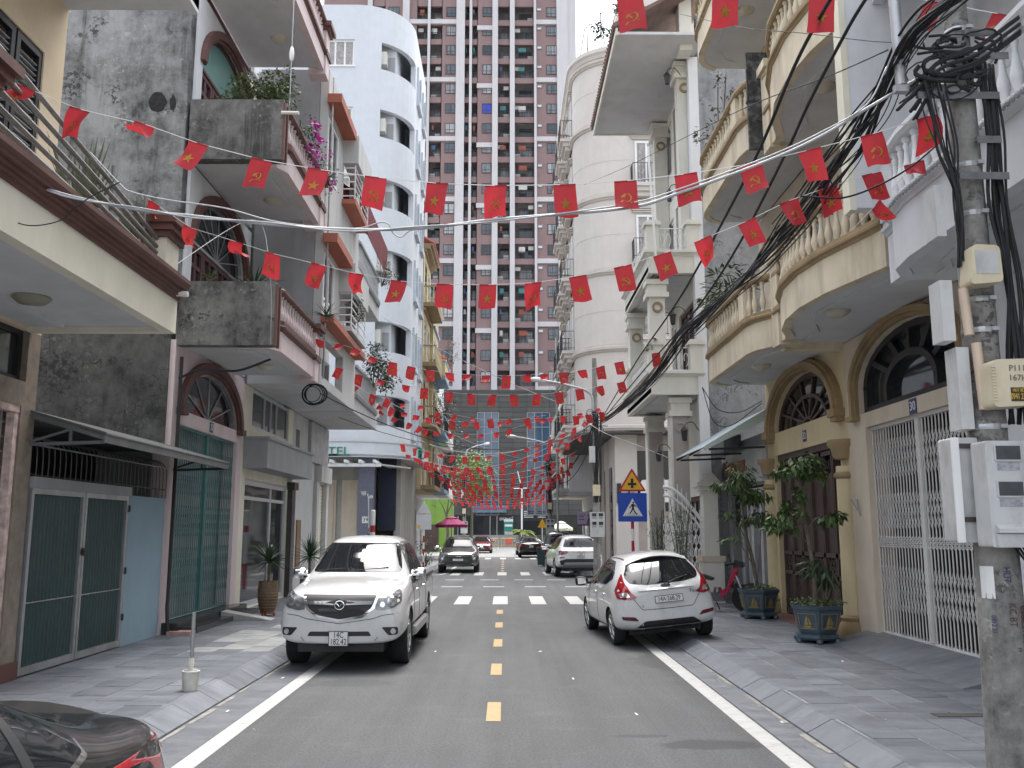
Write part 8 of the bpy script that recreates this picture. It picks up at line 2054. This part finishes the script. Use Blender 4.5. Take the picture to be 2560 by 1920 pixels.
for i in range(4):
    a0, a1 = -1.35 + .17 * i, -1.35 + .17 * (i + 1); r = pr1(1.55) + .002
    sk.face((c.x + r * math.sin(a0), c.y - r * math.cos(a0), 1.43), (c.x + r * math.sin(a1), c.y - r * math.cos(a1), 1.43), (c.x + r * math.sin(a1), c.y - r * math.cos(a1), 1.66), (c.x + r * math.sin(a0), c.y - r * math.cos(a0), 1.66))
sk.build('paper_notice', M_PLATE, p1)
# cables clinging to the shaft
random.seed(31)
b = MB()
for i in range(9):
    o_ = random.uniform(.10, .24); pts = []
    for z in (5.6, 5.0, 4.4, 3.8, 3.2, 2.7):
        c = pp(z); pts.append((c.x + o_ + random.uniform(-.03, .03) + (.05 if z < 4 else 0), c.y - .10 + random.uniform(-.06, .06), z))
    b.tube(spline(pts, 5), random.choice([.010, .014, .018]), 6)
for i in range(12):
    pts = []; o_ = random.uniform(-.32, -.15)
    for k, z in enumerate((5.45, 5.15, 4.85, 4.5, 4.2, 3.9)):
        c = pp(z); pts.append((c.x + (o_ * (1.35 - .18 * k) if k < 3 else -.17 + random.uniform(-.02, .02)), c.y - .15 + random.uniform(-.04, .04), z))
    b.tube(spline(pts, 5), random.choice([.006, .008, .011]), 5)
for i in range(26):
    c = pp(5.4); cx_ = c.x + random.uniform(-.34, .14); cz = 5.42 + random.uniform(-.14, .34); r0 = random.uniform(.06, .2); a0 = random.uniform(0, 6.28); q = random.uniform(.3, .9)
    b.tube([(cx_ + r0 * math.cos(a0 + k * .35) * (1 + .05 * k), c.y - .17 + random.uniform(-.02, .02), cz + q * r0 * math.sin(a0 + k * .35)) for k in range(random.randint(6, 16))], random.choice([.006, .009, .012, .018]), 6)
for i in range(14):
    c = pp(5.35); z1 = 5.42 + random.uniform(-.08, .16)
    b.tube(spline([(c.x - .50 + random.uniform(-.08, .08), c.y - .1, z1 - .16 - random.uniform(0, .15)), (c.x - .25, c.y - .17, z1), (c.x + .05, c.y - .19, z1 + .12), (c.x + .45, c.y - .12, z1 + .42)], 6), random.choice([.007, .010, .014]), 6)
for i in range(5):
    c = pp(1.75); b.tube(spline([(c.x + .05 + .03 * i, c.y - .14, 1.82), (c.x + .12 + .03 * i, c.y - .2, 1.68 - .02 * i), (c.x + .25, c.y - .15, 1.64), (c.x + .3, c.y - .1, 1.8)], 5), .009, 5)
tag(b.build('cable_tangle', M_CABLE, p1, smooth='all'), kind='stuff')
def street_pole(label, x, y, h, boxes=True, lamp=None, r=.15):
    t = thing('utility_pole', label, 'utility pole', (x, y, .15))
    MB().tube([(x, y, 0), (x, y, h)], [r, r * .62], 14).build('pole_shaft', M_POLE, t, smooth=True)
    if boxes:
        meter_box(t, x - .28, x + .28, y - .42, y - .2, 1.65, 2.62); MB().box(x - .15, x + .13, y - .36, y - .16, 3.25, 3.68).build('splice_box', M_BOXCR, t); MB().box(x - .28, x - .05, y - .34, y - .15, 4.55, 5.2).build('slim_box', M_BOX, t)
    b = MB(); random.seed(int(x * 7 + y))
    for i in range(10):
        o_ = random.uniform(-.2, .22); b.tube(spline([(x + o_ + random.uniform(-.06, .06), y - .17, z) for z in (6.6, 5.9, 5.0, 4.0, 3.0)], 4), random.choice([.012, .018, .025]), 5)
    for i in range(10):
        cz = 6.1 + random.uniform(-.3, .5); cx_ = x + random.uniform(-.3, .25); rr = random.uniform(.1, .3)
        b.tube([(cx_ + rr * math.cos(a), y - .2, cz + rr * math.sin(a)) for a in [k * math.pi / 6 for k in range(13)]], .012, 5)
    tag(b.build('cable_tangle', M_CABLE, t), kind='stuff')
    for z in (6.0, 6.35): MB().box(x - .5, x + .5, y - .14, y - .08, z, z + .06).build('cross_arm', M_STEELG, t)
    if lamp:
        dx, zl = lamp; s = 1 if dx > 0 else -1
        MB().tube(spline([(x + s * .1, y - .1, zl - 1.2), (x + s * .2, y - .1, zl - .4), (x + dx * .45, y - .1, zl - .05), (x + dx * .8, y - .1, zl + .12)], 5), .05, 8).build('lamp_arm', M_STEELG, t, smooth=True)
        b = MB(); P0_, P1_ = Vector((x + dx * .75, y - .1, zl + .11)), Vector((x + dx, y - .1, zl + .18)); b.tube([P0_, P0_.lerp(P1_, .3), P0_.lerp(P1_, .8), P1_], [.05, .11, .10, .04], 8); b.build('lamp_head', M_ALU, t, smooth=True)
    return t
street_pole('concrete pole with meter box and curved street lamp at the beige corner', 3.62, 36.2, 8.8, lamp=(-2.6, 7.75))
street_pole('concrete pole with stacked meter boxes behind the grey pickup', 2.95, 60, 8.0, lamp=(-2.9, 7.9))
street_pole('concrete pole on the left with a lamp arm before the lime wall', -3.35, 76, 8.2, lamp=(2.1, 8.9))
t = thing('lamp_mast', 'slim white twin lamp mast on the plaza', 'lamp post', (1.85, 100, 0))
MB().tube([(1.85, 100, 0), (1.85, 100, 6.4)], .09, 8).build('mast', M_WHITEFR, t); MB().tube([(.9, 100, 6.4), (2.4, 100, 6.45)], .05, 6).build('mast_arm', M_WHITEFR, t); MB().tube([(1.85, 100, 6.4), (1.4, 100, 8.3)], .05, 6).build('stay', M_WHITEFR, t)
t = thing('steel_post', 'tall plain galvanised post beside the beige corner building', 'post', (3.0, 52, 0)); MB().tube([(3.0, 52, 0), (3.0, 52, 13)], .07, 8).build('post_shaft', M_STEELG, t, smooth=True)
t = thing('wheelie_bin', 'dark green bin beside the grey pickup', 'bin', (1.98, 49.2, 0)); MB().prism([(1.75, .1), (2.2, .1), (2.25, .95), (1.7, .95)], 'y', 48.9, 49.4).build('bin_body', M_GREENCOR, t); MB().box(1.68, 2.27, 48.85, 49.45, .95, 1.02).build('bin_lid', M_GREENCOR, t)
b = MB(); random.seed(2)
for i in range(40): p = Vector((-4.55 + random.gauss(0, .07), 20.7 + random.gauss(0, .07), .22 + random.uniform(0, .3))); b._add([p, p + Vector((.1, .02, .08)), p + Vector((.03, .1, .1)), p + Vector((-.05, .05, .12))], [(0, 1, 2), (0, 2, 3)])
tag(b.build('plastic_bag', mat('yellow_plastic', (.50, .42, .02), rough=.4)), 'crumpled yellow plastic bag beside the yucca vase', 'bag')
# ------------------------------------------------------------------ bunting
def flagmat(name, col):
    m, nt, b = nt_of(name)
    g = N(nt, 'ShaderNodeTexCoord').outputs['Object']
    oi = N(nt, 'ShaderNodeObjectInfo').outputs['Random']
    c = mix(nt, 1, ramp(nt, noise(nt, g, 14, 4), [(.3, tuple(x * .88 for x in col)), (.7, col)]), ramp(nt, oi, [(0, .82), (1, 1.08)]), 'MULTIPLY')
    nt.links.new(c, b.inputs['Base Color']); b.inputs['Roughness'].default_value = .75
    # thin cloth lets some light through
    tr = N(nt, 'ShaderNodeBsdfTranslucent'); nt.links.new(c, tr.inputs['Color']); mx = N(nt, 'ShaderNodeMixShader'); mx.inputs[0].default_value = .35
    nt.links.new(b.outputs[0], mx.inputs[1]); nt.links.new(tr.outputs[0], mx.inputs[2]); nt.links.new(mx.outputs[0], nt.nodes['Material Output'].inputs['Surface'])
    MATS[name] = m; return m
M_FLAG = flagmat('flag_red', (.46, .032, .042)); M_GOLDINK = flagmat('flag_gold', (.50, .27, .035))
random.seed(17)
def flag_shape(w, h, seed, wild):
    r = random.Random(seed)
    sk = r.uniform(-.25, .25) * (1 if wild else .35); bl = r.uniform(.5, 1.25) * r.choice((1, -1)) if wild == 2 else r.uniform(-.35, .35); ph = r.uniform(0, 6.28); A = r.uniform(.008, .018) * (1.8 if wild else 1)
    tap = r.uniform(.25, .7) if wild == 2 else r.uniform(-.04, .10); tw = r.uniform(-.9, .9) * (1 if wild else .35)
    def P(u, v, off=0.0):
        a = bl * v; x = u * w * (1 - tap * v * v) + sk * h * v
        y = A * math.sin(ph + 5 * u + 3.5 * v) * min(1, v * 2) + h * v * math.sin(a) * .9 + tw * u * w * v
        z = -h * v * math.cos(a) - .012 * math.cos(2 * ph + 4 * u) * v
        return (x, y + off, z)
    return P
STAR = [((.5 if i % 2 == 0 else .195) * math.sin(math.pi * i / 5), (.5 if i % 2 == 0 else .195) * math.cos(math.pi * i / 5)) for i in range(10)]
def hammer_sickle():
    polys = []
    n = 12   # sickle blade: crescent opening to the left
    for i in range(n):
        t0, t1 = RAD(100 - 230 * i / n), RAD(100 - 230 * (i + 1) / n)
        f = lambda t, k: (.40 * math.cos(t) * k + .02, .40 * math.sin(t) * k + .03)
        w0 = 1 - .30 * math.sin(math.pi * min(1, (i + .2) / n)); w1 = 1 - .30 * math.sin(math.pi * min(1, (i + 1.2) / n)) if i < n - 1 else .98
        polys.append([f(t0, 1), f(t1, 1), f(t1, w1), f(t0, w0)])
    polys.append([(-.30, -.22), (-.22, -.30), (-.40, -.50), (-.48, -.42)])                      # sickle handle
    polys.append([(-.22, .16), (-.14, .24), (.44, -.36), (.36, -.44)])                           # hammer shaft
    polys.append([(-.42, .14), (-.12, .42), (.00, .30), (-.30, .02)])                            # hammer head
    return polys
HS = hammer_sickle()
FM = {}
def flag_meshes(w, h, seed, wild, kind, fine=True):
    k = (round(w, 3), round(h, 3), seed, wild, kind, fine)
    if k in FM: return FM[k]
    P = flag_shape(w, h, seed, wild); nu, nv = (6, 8) if fine else (2, 3)
    b = MB(); vs = [P(-.5 + i / nu, j / nv) for j in range(nv + 1) for i in range(nu + 1)]
    b._add(vs, [(j * (nu + 1) + i, j * (nu + 1) + i + 1, (j + 1) * (nu + 1) + i + 1, (j + 1) * (nu + 1) + i) for j in range(nv) for i in range(nu)])
    hem = [P(-.5 + i / nu, .0, -.001) for i in range(nu + 1)]
    b.tube([(p[0], p[1], p[2]) for p in hem], .004, 4)
    me = b.mesh('flag', M_FLAG); me.polygons.foreach_set('use_smooth', [True] * len(me.polygons))
    e = MB(); S = .56 * w
    for off in (-.0016, .0016):
        def Q(x, z): return P(x * S / w, .60 - z * S / h, off)
        if kind == 's':
            for i in range(10): e.face(Q(0, 0), Q(*STAR[i]), Q(*STAR[(i + 1) % 10]))
        else:
            for pl in HS: e.face(*[Q(x, z) for x, z in pl])
    em = e.mesh('star' if kind == 's' else 'hammer_and_sickle', M_GOLDINK)
    FM[k] = (me, em); return FM[k]
ORD = ['first', 'second', 'third', 'fourth', 'fifth', 'sixth', 'seventh', 'eighth', 'ninth', 'tenth', 'eleventh', 'twelfth', 'thirteenth', 'fourteenth', 'fifteenth', 'sixteenth', 'seventeenth', 'eighteenth', 'nineteenth', 'twentieth']
def bunting(pts, ya, yb, w, h, row, ends=None, kinds=None, wild=None, first='h', fine=True, seed=0):
    """flags hung at the photo points pts (top centre), the cord running from depth ya to yb"""
    n = len(pts); x0, x1 = pts[0][0], pts[-1][0]
    p3 = [at_y(x, y, ya + (yb - ya) * (x - x0) / max(1, (x1 - x0))) for x, y in pts]
    a, c = ends or (None, None)
    line = ([Vector(a)] if a else [p3[0] * 1.25 - p3[1] * .25]) + p3 + ([Vector(c)] if c else [p3[-1] * 1.25 - p3[-2] * .25])
    tag(MB().tube(line, .004, 4).build('bunting_cord', M_PLATE), 'thin white cord carrying the %s' % row, 'cord')
    for i, p in enumerate(p3):
        k = (kinds[i] if kinds else ('s' if (i % 2 == 0) == (first == 's') else 'h')); wl = wild[i] if wild else 0
        me, em = flag_meshes(w, h, seed + (i * 5) % 7, wl, k, fine)
        q0, q1 = line[i], line[i + 2]; d = (q1 - q0).normalized()
        o = link('flag', me, None, p, (0, -math.asin(max(-1, min(1, d.z))), math.atan2(d.y, d.x) + random.uniform(-.12, .12)))
        tag(o, 'red flag with gold %s, %s from the left, %s' % ('star' if k == 's' else 'hammer and sickle', ORD[i], row), 'flag', 'flags on the ' + row)
        q = bpy.data.objects.new(em.name.split('.')[0], em); COL.objects.link(q); q.parent = o
D = lambda L: [(x * 1.1573, y * 1.1573) for x, y in L]
C5 = lambda L: [(700 + x / 2.572, 640 + y / 2.572) for x, y in L]
bunting(D([(57, 190), (172, 236), (312, 268), (430, 310), (566, 345), (688, 366), (812, 383), (945, 396), (1071, 401), (1219, 399), (1351, 391), (1481, 376), (1622, 354), (1748, 324), (1882, 290), (2003, 252)]), 7.5, 6.9, .186, .265, 'nearest full row', first='s', kinds='shhshshshshshshs',
        wild=[2, 1, 2, 1, 0, 0, 0, 0, 0, 0, 0, 0, 0, 0, 0, 1], seed=3)
bunting(D([(333, 438), (412, 492), (511, 522), (590, 548), (689, 571), (770, 591), (862, 607), (961, 614), (1054, 615), (1152, 611), (1248, 597), (1345, 575), (1430, 549), (1518, 516), (1613, 478), (1703, 434), (1787, 405), (1882, 375), (1974, 352)]), 10.4, 8.4, .188, .268, 'second row from the front', kinds='shshshshshshshshshs'.replace('', '')[:19],
        wild=[2, 2, 2, 1, 1, 2, 0, 0, 0, 1, 0, 0, 0, 2, 0, 1, 0, 1, 2], seed=5)
bunting([(1574, -8), (1815, -25), (2055, -10)], 5.9, 5.9, .19, .27, 'cropped top row', kinds='hss', seed=9)
bunting([(2338, 5), (2505, 36)], 7.6, 7.4, .16, .26, 'row behind the concrete pole', kinds='hh', seed=11, wild=[0, 1])
bunting([(2190, 512), (2461, 228)], 9.0, 7.8, .15, .25, 'steep right hand row', kinds='hh', seed=13, wild=[2, 0])
bunting(C5([(160, 515), (258, 540), (385, 567), (495, 600), (605, 652), (728, 684), (847, 713), (967, 735), (1090, 752), (1208, 762), (1327, 768), (1457, 770), (1583, 765), (1700, 760), (1820, 750), (1940, 735), (2058, 712), (2178, 682)]) + [(1640, 882)], 19.6, 18.6, .19, .27, 'third row from the front',
        wild=[1, 2, 2, 2, 2, 1, 1, 1, 2, 2, 2, 0, 2, 2, 0, 2, 0, 0, 1], first='h', seed=15)
bunting(C5([(385, 722), (510, 765), (655, 798), (810, 832), (930, 850), (1088, 877), (1230, 888), (1368, 894), (1502, 895), (1653, 889), (1792, 878), (1923, 857), (2050, 838), (2190, 812)]), 20.4, 20.0, .18, .25, 'fourth row from the front', wild=[1, 0, 2, 2, 0, 1, 0, 1, 0, 1, 0, 0, 2, 0], seed=18, first='s')
bunting(C5([(490, 838), (600, 893), (700, 920), (725, 980), (800, 1005), (878, 1025), (955, 1042), (1025, 1052), (1107, 1063), (1190, 1068), (1257, 1068), (1350, 1048), (1470, 1052), (1585, 1043), (1690, 1045), (1820, 1030), (1900, 1030), (1980, 1020), (2065, 1005)]), 25.5, 27.0, .19, .27, 'fifth row from the front', wild=[2, 1, 1, 2, 2, 2, 2, 2, 0, 2, 2, 1, 2, 1, 2, 2, 1, 0, 1], seed=21)
bunting(C5([(585, 935), (650, 965), (655, 1002), (740, 1042), (837, 1075), (905, 1100), (938, 1115), (1005, 1128), (1097, 1142), (1195, 1146), (1292, 1146), (1390, 1134), (1475, 1113), (1600, 1078), (1735, 1040), (1925, 1012), (2040, 980)]), 28.0, 31.0, .18, .25, 'sixth row from the front', wild=[2] * 17, seed=24)
bunting(C5([(785, 952), (910, 962), (1015, 1006), (1125, 1022), (1237, 1042), (1415, 1064), (1650, 1032)]), 30.0, 32.0, .18, .24, 'sparse row over the junction', wild=[2, 2, 1, 2, 2, 2, 1], seed=27)
# crowded rows beyond the junction: one kind, too alike to tell apart
far = []
random.seed(40)
def far_mesh(seed, k):
    P = flag_shape(.20, .29, seed, 2 if seed % 3 else 1); nu, nv = 2, 3
    b = MB(); b._add([P(-.5 + i / nu, j / nv) for j in range(nv + 1) for i in range(nu + 1)], [(j * 3 + i, j * 3 + i + 1, (j + 1) * 3 + i + 1, (j + 1) * 3 + i) for j in range(nv) for i in range(nu)])
    b.cur = 1
    for off in (-.004, .004):
        Q = lambda x, z: P(x * .5, .58 - z * .36, off)
        if k: b.face(*[Q(*s) for s in STAR])
        else: b.face(Q(-.3, .1), Q(.2, .35), Q(.35, -.1), Q(-.1, -.35))
    b.cur = 0
    return b
FV = [far_mesh(s, s % 2) for s in range(10)]; FVM = [b.mesh('flag', [M_FLAG, M_GOLDINK]) for b in FV]
tail = MB()
rows = [(34.2, 5.2, 6.3, 1.0), (36.4, 5.0, 6.3, 1.2), (39.0, 5.1, 6.0, 1.0), (42.0, 5.1, 5.6, .9), (45.0, 5.2, 5.3, .9), (48.0, 5.0, 5.1, .8), (51.0, 5.0, 5.1, .8), (54.0, 4.9, 5.0, .75), (57, 4.9, 4.9, .7), (60, 4.7, 4.8, .65), (63, 4.6, 4.6, .55), (66, 4.45, 4.5, .5), (69, 4.3, 4.35, .45), (72, 4.2, 4.2, .4)]
nind = 0
for r_, (Y, zl, zr, sg_) in enumerate(rows):
    A = Vector((-4.1, Y + random.uniform(-.8, .8), zl)); B = Vector((3.4 if r_ < 4 else 3.5, Y + random.uniform(-.6, 1.2), zr)); L = catenary(A, B, sg_, 24)
    tag(MB().tube(L, .006, 4).build('bunting_cord', M_PLATE), 'thin white cord of the crowded flag rows beyond the junction', 'cord', 'cords of the far flag rows')
    m_ = 16 if r_ < 10 else 15
    for i in range(m_):
        t = (i + .5) / m_; p = A.lerp(B, t) - Vector((0, 0, sg_ * 4 * t * (1 - t))); s = random.randrange(10); rz = random.uniform(-.6, .6); ry = random.uniform(-.18, .18)
        if nind < 164:
            o = link('flag', FVM[s], None, p, (0, ry, rz)); tag(o, 'small red flag on the crowded rows strung beyond the junction', 'flag', 'small flags on the far rows'); nind += 1
        else:
            M = Matrix.Translation(p) @ Matrix.Rotation(rz, 4, 'Z') @ Matrix.Rotation(ry, 4, 'Y'); q = FV[s]; base = len(tail.v)
            tail.v += [tuple(M @ Vector(v)) for v in q.v]; tail.f += [tuple(base + j for j in f) for f in q.f]; tail.m += q.m
tag(tail.build('distant_bunting', [M_FLAG, M_GOLDINK]), 'farthest thick band of tiny red flags before the mall', 'bunting', kind='stuff')

# ------------------------------------------------------------------ overhead cables
def cable_path(px, A, B):
    """photo points on a cable hung in the vertical plane through A and B (x, y)"""
    out = []
    for x, y in px:
        X = A[0]
        for _ in range(12):
            p = at_x(x, y, X); t = max(-.3, min(1.1, (p.y - A[1]) / (B[1] - A[1]))); X = A[0] + (B[0] - A[0]) * t
        out.append(at_x(x, y, X))
    return out
def cable(pts, r, label, m=None, n=6, smooth_n=6):
    return tag(MB().tube(spline(pts, smooth_n), r, n).build('overhead_cable', m or M_CABLE, None, smooth='all'), label, 'cable')
GC = [(-120, 370), (0, 424), (155, 484), (350, 525), (486, 540), (661, 560), (860, 573), (1050, 571), (1244, 548), (1560, 521), (1700, 482), (1914, 404), (2050, 342), (2166, 272), (2338, 171)]
P = [at_y(x, y, 7.7 - .9 * (x / 2338)) for x, y in GC]; cable(P, .0125, 'thick grey cable sagging right across the street in front of the tower', M_CABLEG)
P2 = [at_y(x, y - (10 if x > 1300 else (5 if i % 2 else -5)), 7.68 - .9 * (x / 2338)) for i, (x, y) in enumerate(GC[:-1])] + [at_y(2217, 167, 6.85)]; cable(P2, .007, 'thinner pale cable twisted along the thick grey one', M_CABLEG)
cable([at_y(x, y, 7.5) for x, y in [(225, 380), (300, 460), (330, 480), (420, 500), (560, 520), (700, 556), (880, 572), (960, 555), (985, 585), (1005, 592), (1030, 575), (1100, 566)]], .006, 'loose looped wire hanging by the thick grey cable', M_CABLEG)
cable([at_y(x, y, 7.4) for x, y in [(-20, 520), (60, 562), (140, 555), (175, 530), (230, 490), (300, 455)]], .005, 'thin dark wire drooping in front of the cream balcony')
cable(cable_path([(2300, -190), (2163, 0), (2100, 108), (2020, 262), (1960, 392), (1832, 637), (1720, 800), (1610, 925), (1510, 1045)], (2.55, 5.5), (3.5, 36)), .014, 'right of two heavy twisted black cables running down to the far pole')
cable(cable_path([(2180, -170), (2069, 10), (1985, 168), (1890, 392), (1762, 637), (1680, 775), (1590, 905), (1508, 1040)], (2.2, 5.5), (3.45, 36)), .014, 'left of two heavy twisted black cables running down to the far pole')
BPX = [(2480, -90), (2390, -10), (2310, 60), (2250, 150), (2205, 249), (2167, 311), (2128, 369), (2069, 439), (2011, 517), (1953, 583), (1910, 637), (1867, 685), (1800, 752), (1739, 811), (1700, 852), (1650, 925), (1597, 985), (1534, 1035), (1500, 1056)]
core = cable_path(BPX, (3.15, 6.8), (3.55, 36)); cs = spline(core, 5)
bd = MB(); random.seed(6)
for k in range(22):
    ox, oz, ph = random.gauss(0, .06), random.gauss(0, .075), random.uniform(0, 6); r = random.choice([.005, .007, .009, .012])
    sgz = random.uniform(-.12, .30) if k % 3 == 0 else 0
    bd.tube([p + Vector((ox * math.cos(ph + i * .15), 0, oz * math.cos(ph * 2 + i * .11) - sgz * 4 * (i / len(cs)) * (1 - i / len(cs)))) for i, p in enumerate(cs)], r, 5)
tag(bd.build('cable_bundle', M_CABLE, None, smooth='all'), 'thick bundle of black cables from the near pole down to the far pole', 'cable bundle')
cable(cable_path([(2245, 150), (2190, 215), (2120, 300), (2060, 395), (1990, 490), (1930, 560)], (3.1, 6.8), (3.4, 18)), .008, 'single black wire beside the thick bundle near the concrete pole')
cable([at_y(x, y, 8.2) for x, y in [(2340, 365), (2280, 415), (2200, 462), (2110, 494), (2030, 492), (2000, 490)]], .009, 'black wire swinging from the pole clamp past the bowed balcony')
cable(cable_path([(1700, 35), (1850, 68), (2000, 82), (2180, 103), (2290, 104)], (3.0, 24), (3.3, 6.8)), .005, 'thin wire from the tiled eave to the top of the near pole')
cable(cable_path([(1460, 462), (1560, 420), (1700, 350), (1880, 262), (2060, 195), (2220, 125)], (3.4, 40), (3.15, 6.9)), .006, 'thin wire rising from the beige building to the near pole')
cable(catenary((-4.1, 30.0, 9.0), (3.5, 36.1, 6.5), .25), .010, 'pale straight wire slanting down from the lattice balcony to the far pole', M_CABLEG)
cable(catenary((-4.1, 29.0, 6.2), (3.0, 59.9, 6.3), .5), .012, 'pale wire running down the street from the lower lattice balcony', M_CABLEG)
cable(catenary((-4.15, 20.2, 4.95), (3.55, 36, 6.1), 1.15), .013, 'low black cable from the coil under the grey house to the far pole')
cable(catenary((-4.6, 25, 5.0), (3.55, 36.1, 6.0), .9), .010, 'second low black cable to the far pole')
cable(catenary((-4.2, 43.5, 6.2), (3.55, 36.2, 6.1), .9), .013, 'grey cable from the hotel corner to the far pole', M_CABLEG)
for k, (a, b_, s) in enumerate((((3.55, 36.1, 6.1), (2.95, 60, 6.1), 1.1), ((3.45, 36.1, 6.4), (2.9, 60, 6.4), .8), ((3.6, 36.1, 5.7), (3.0, 60, 5.8), 1.3))):
    cable(catenary(a, b_, s), .035 if k == 0 else .02, ['thick black cable run', 'upper thinner cable run', 'lowest looping cable run'][k] + ' from the beige corner pole onward')
cable(catenary((2.95, 60, 6.3), (-3.3, 76, 6.3), .9), .02, 'cable crossing the street far off toward the left lamp pole')
cable(spline([(4.45, 20.2, 5.1), (4.7, 20.3, 4.35), (5.1, 20.3, 4.25), (5.8, 20.25, 4.75)], 4), .010, 'lower black loop of wire under the yellow house balcony')
cable(spline([(4.45, 20.2, 5.1), (4.8, 20.3, 4.62), (5.3, 20.3, 4.55), (5.8, 20.25, 4.8)], 4), .010, 'upper black loop of wire under the yellow house balcony')
cable([(3.0, 33.5, 5.9), (3.2, 29, 5.0), (3.6, 26, 4.4), (4.3, 23.6, 3.76)], .009, 'pale service wire from the bundle to the tip of the blue grey awning', M_CABLEG)
cable(spline([(-5.85, 16.1, 4.6), (-5.5, 16.2, 4.78), (-4.9, 16.4, 4.80), (-4.35, 16.6, 5.05)], 5), .022, 'thick black conduit under the lower pink balcony')
cable(spline([(-4.2, 16.0, 5.2), (-4.25, 15.9, 6.5), (-4.6, 15.9, 7.5), (-4.9, 12, 5.2)], 5), .006, 'thin grey wire hanging down the lower stained parapet', M_CABLEG)
cl = thing('cable_coil', 'coiled black cable hanging under the corner of the pink balcony', 'cable coil', (-4.28, 20.2, 4.95))
random.seed(12)
for k in range(7):
    rr = random.uniform(.18, .27); ox = random.uniform(-.05, .05)
    MB().tube([(-4.28 + ox + rr * math.cos(a), 20.2 + random.uniform(-.02, .02), 4.93 + rr * .95 * math.sin(a)) for a in [i * math.pi / 10 for i in range(21)]], .010, 5).build('coil_turn', M_CABLE, cl, smooth='all')
MB().tube([(-4.28, 20.2, 5.22), (-4.28, 20.2, 5.0)], .008, 5).build('hook', M_STEELG, cl)
conduit('guy_rod', [(-4.13, 16.35, 12.4), (-4.13, 16.35, 9.95)], .010, M_STEELG, 'thin rod with a white insulator above the upper stained parapet', 'rod')
tag(MB().lathe([(.02, 10.86), (.045, 10.9), (.05, 11.02), (.035, 11.12), (.012, 11.16)], (-4.13, 16.35, 0), 10).build('insulator', M_WHITEFR, None, smooth=True), 'white insulator on the thin rod above the upper parapet', 'insulator')
conduit('conduit', [(-4.1, 20.32, 12.6), (-4.12, 20.32, 9.4), (-4.12, 20.32, 6.4), (-4.12, 20.32, 5.3)], .022, M_STEELG, 'slim grey conduit up the front edge of the grey house', 'pipe')
conduit('flag_pole', [(4.1, 23.8, 9.2), (3.95, 23.75, 12.4)], .03, M_WHITEFR, 'slim white pole standing on the white house balcony', 'pole')
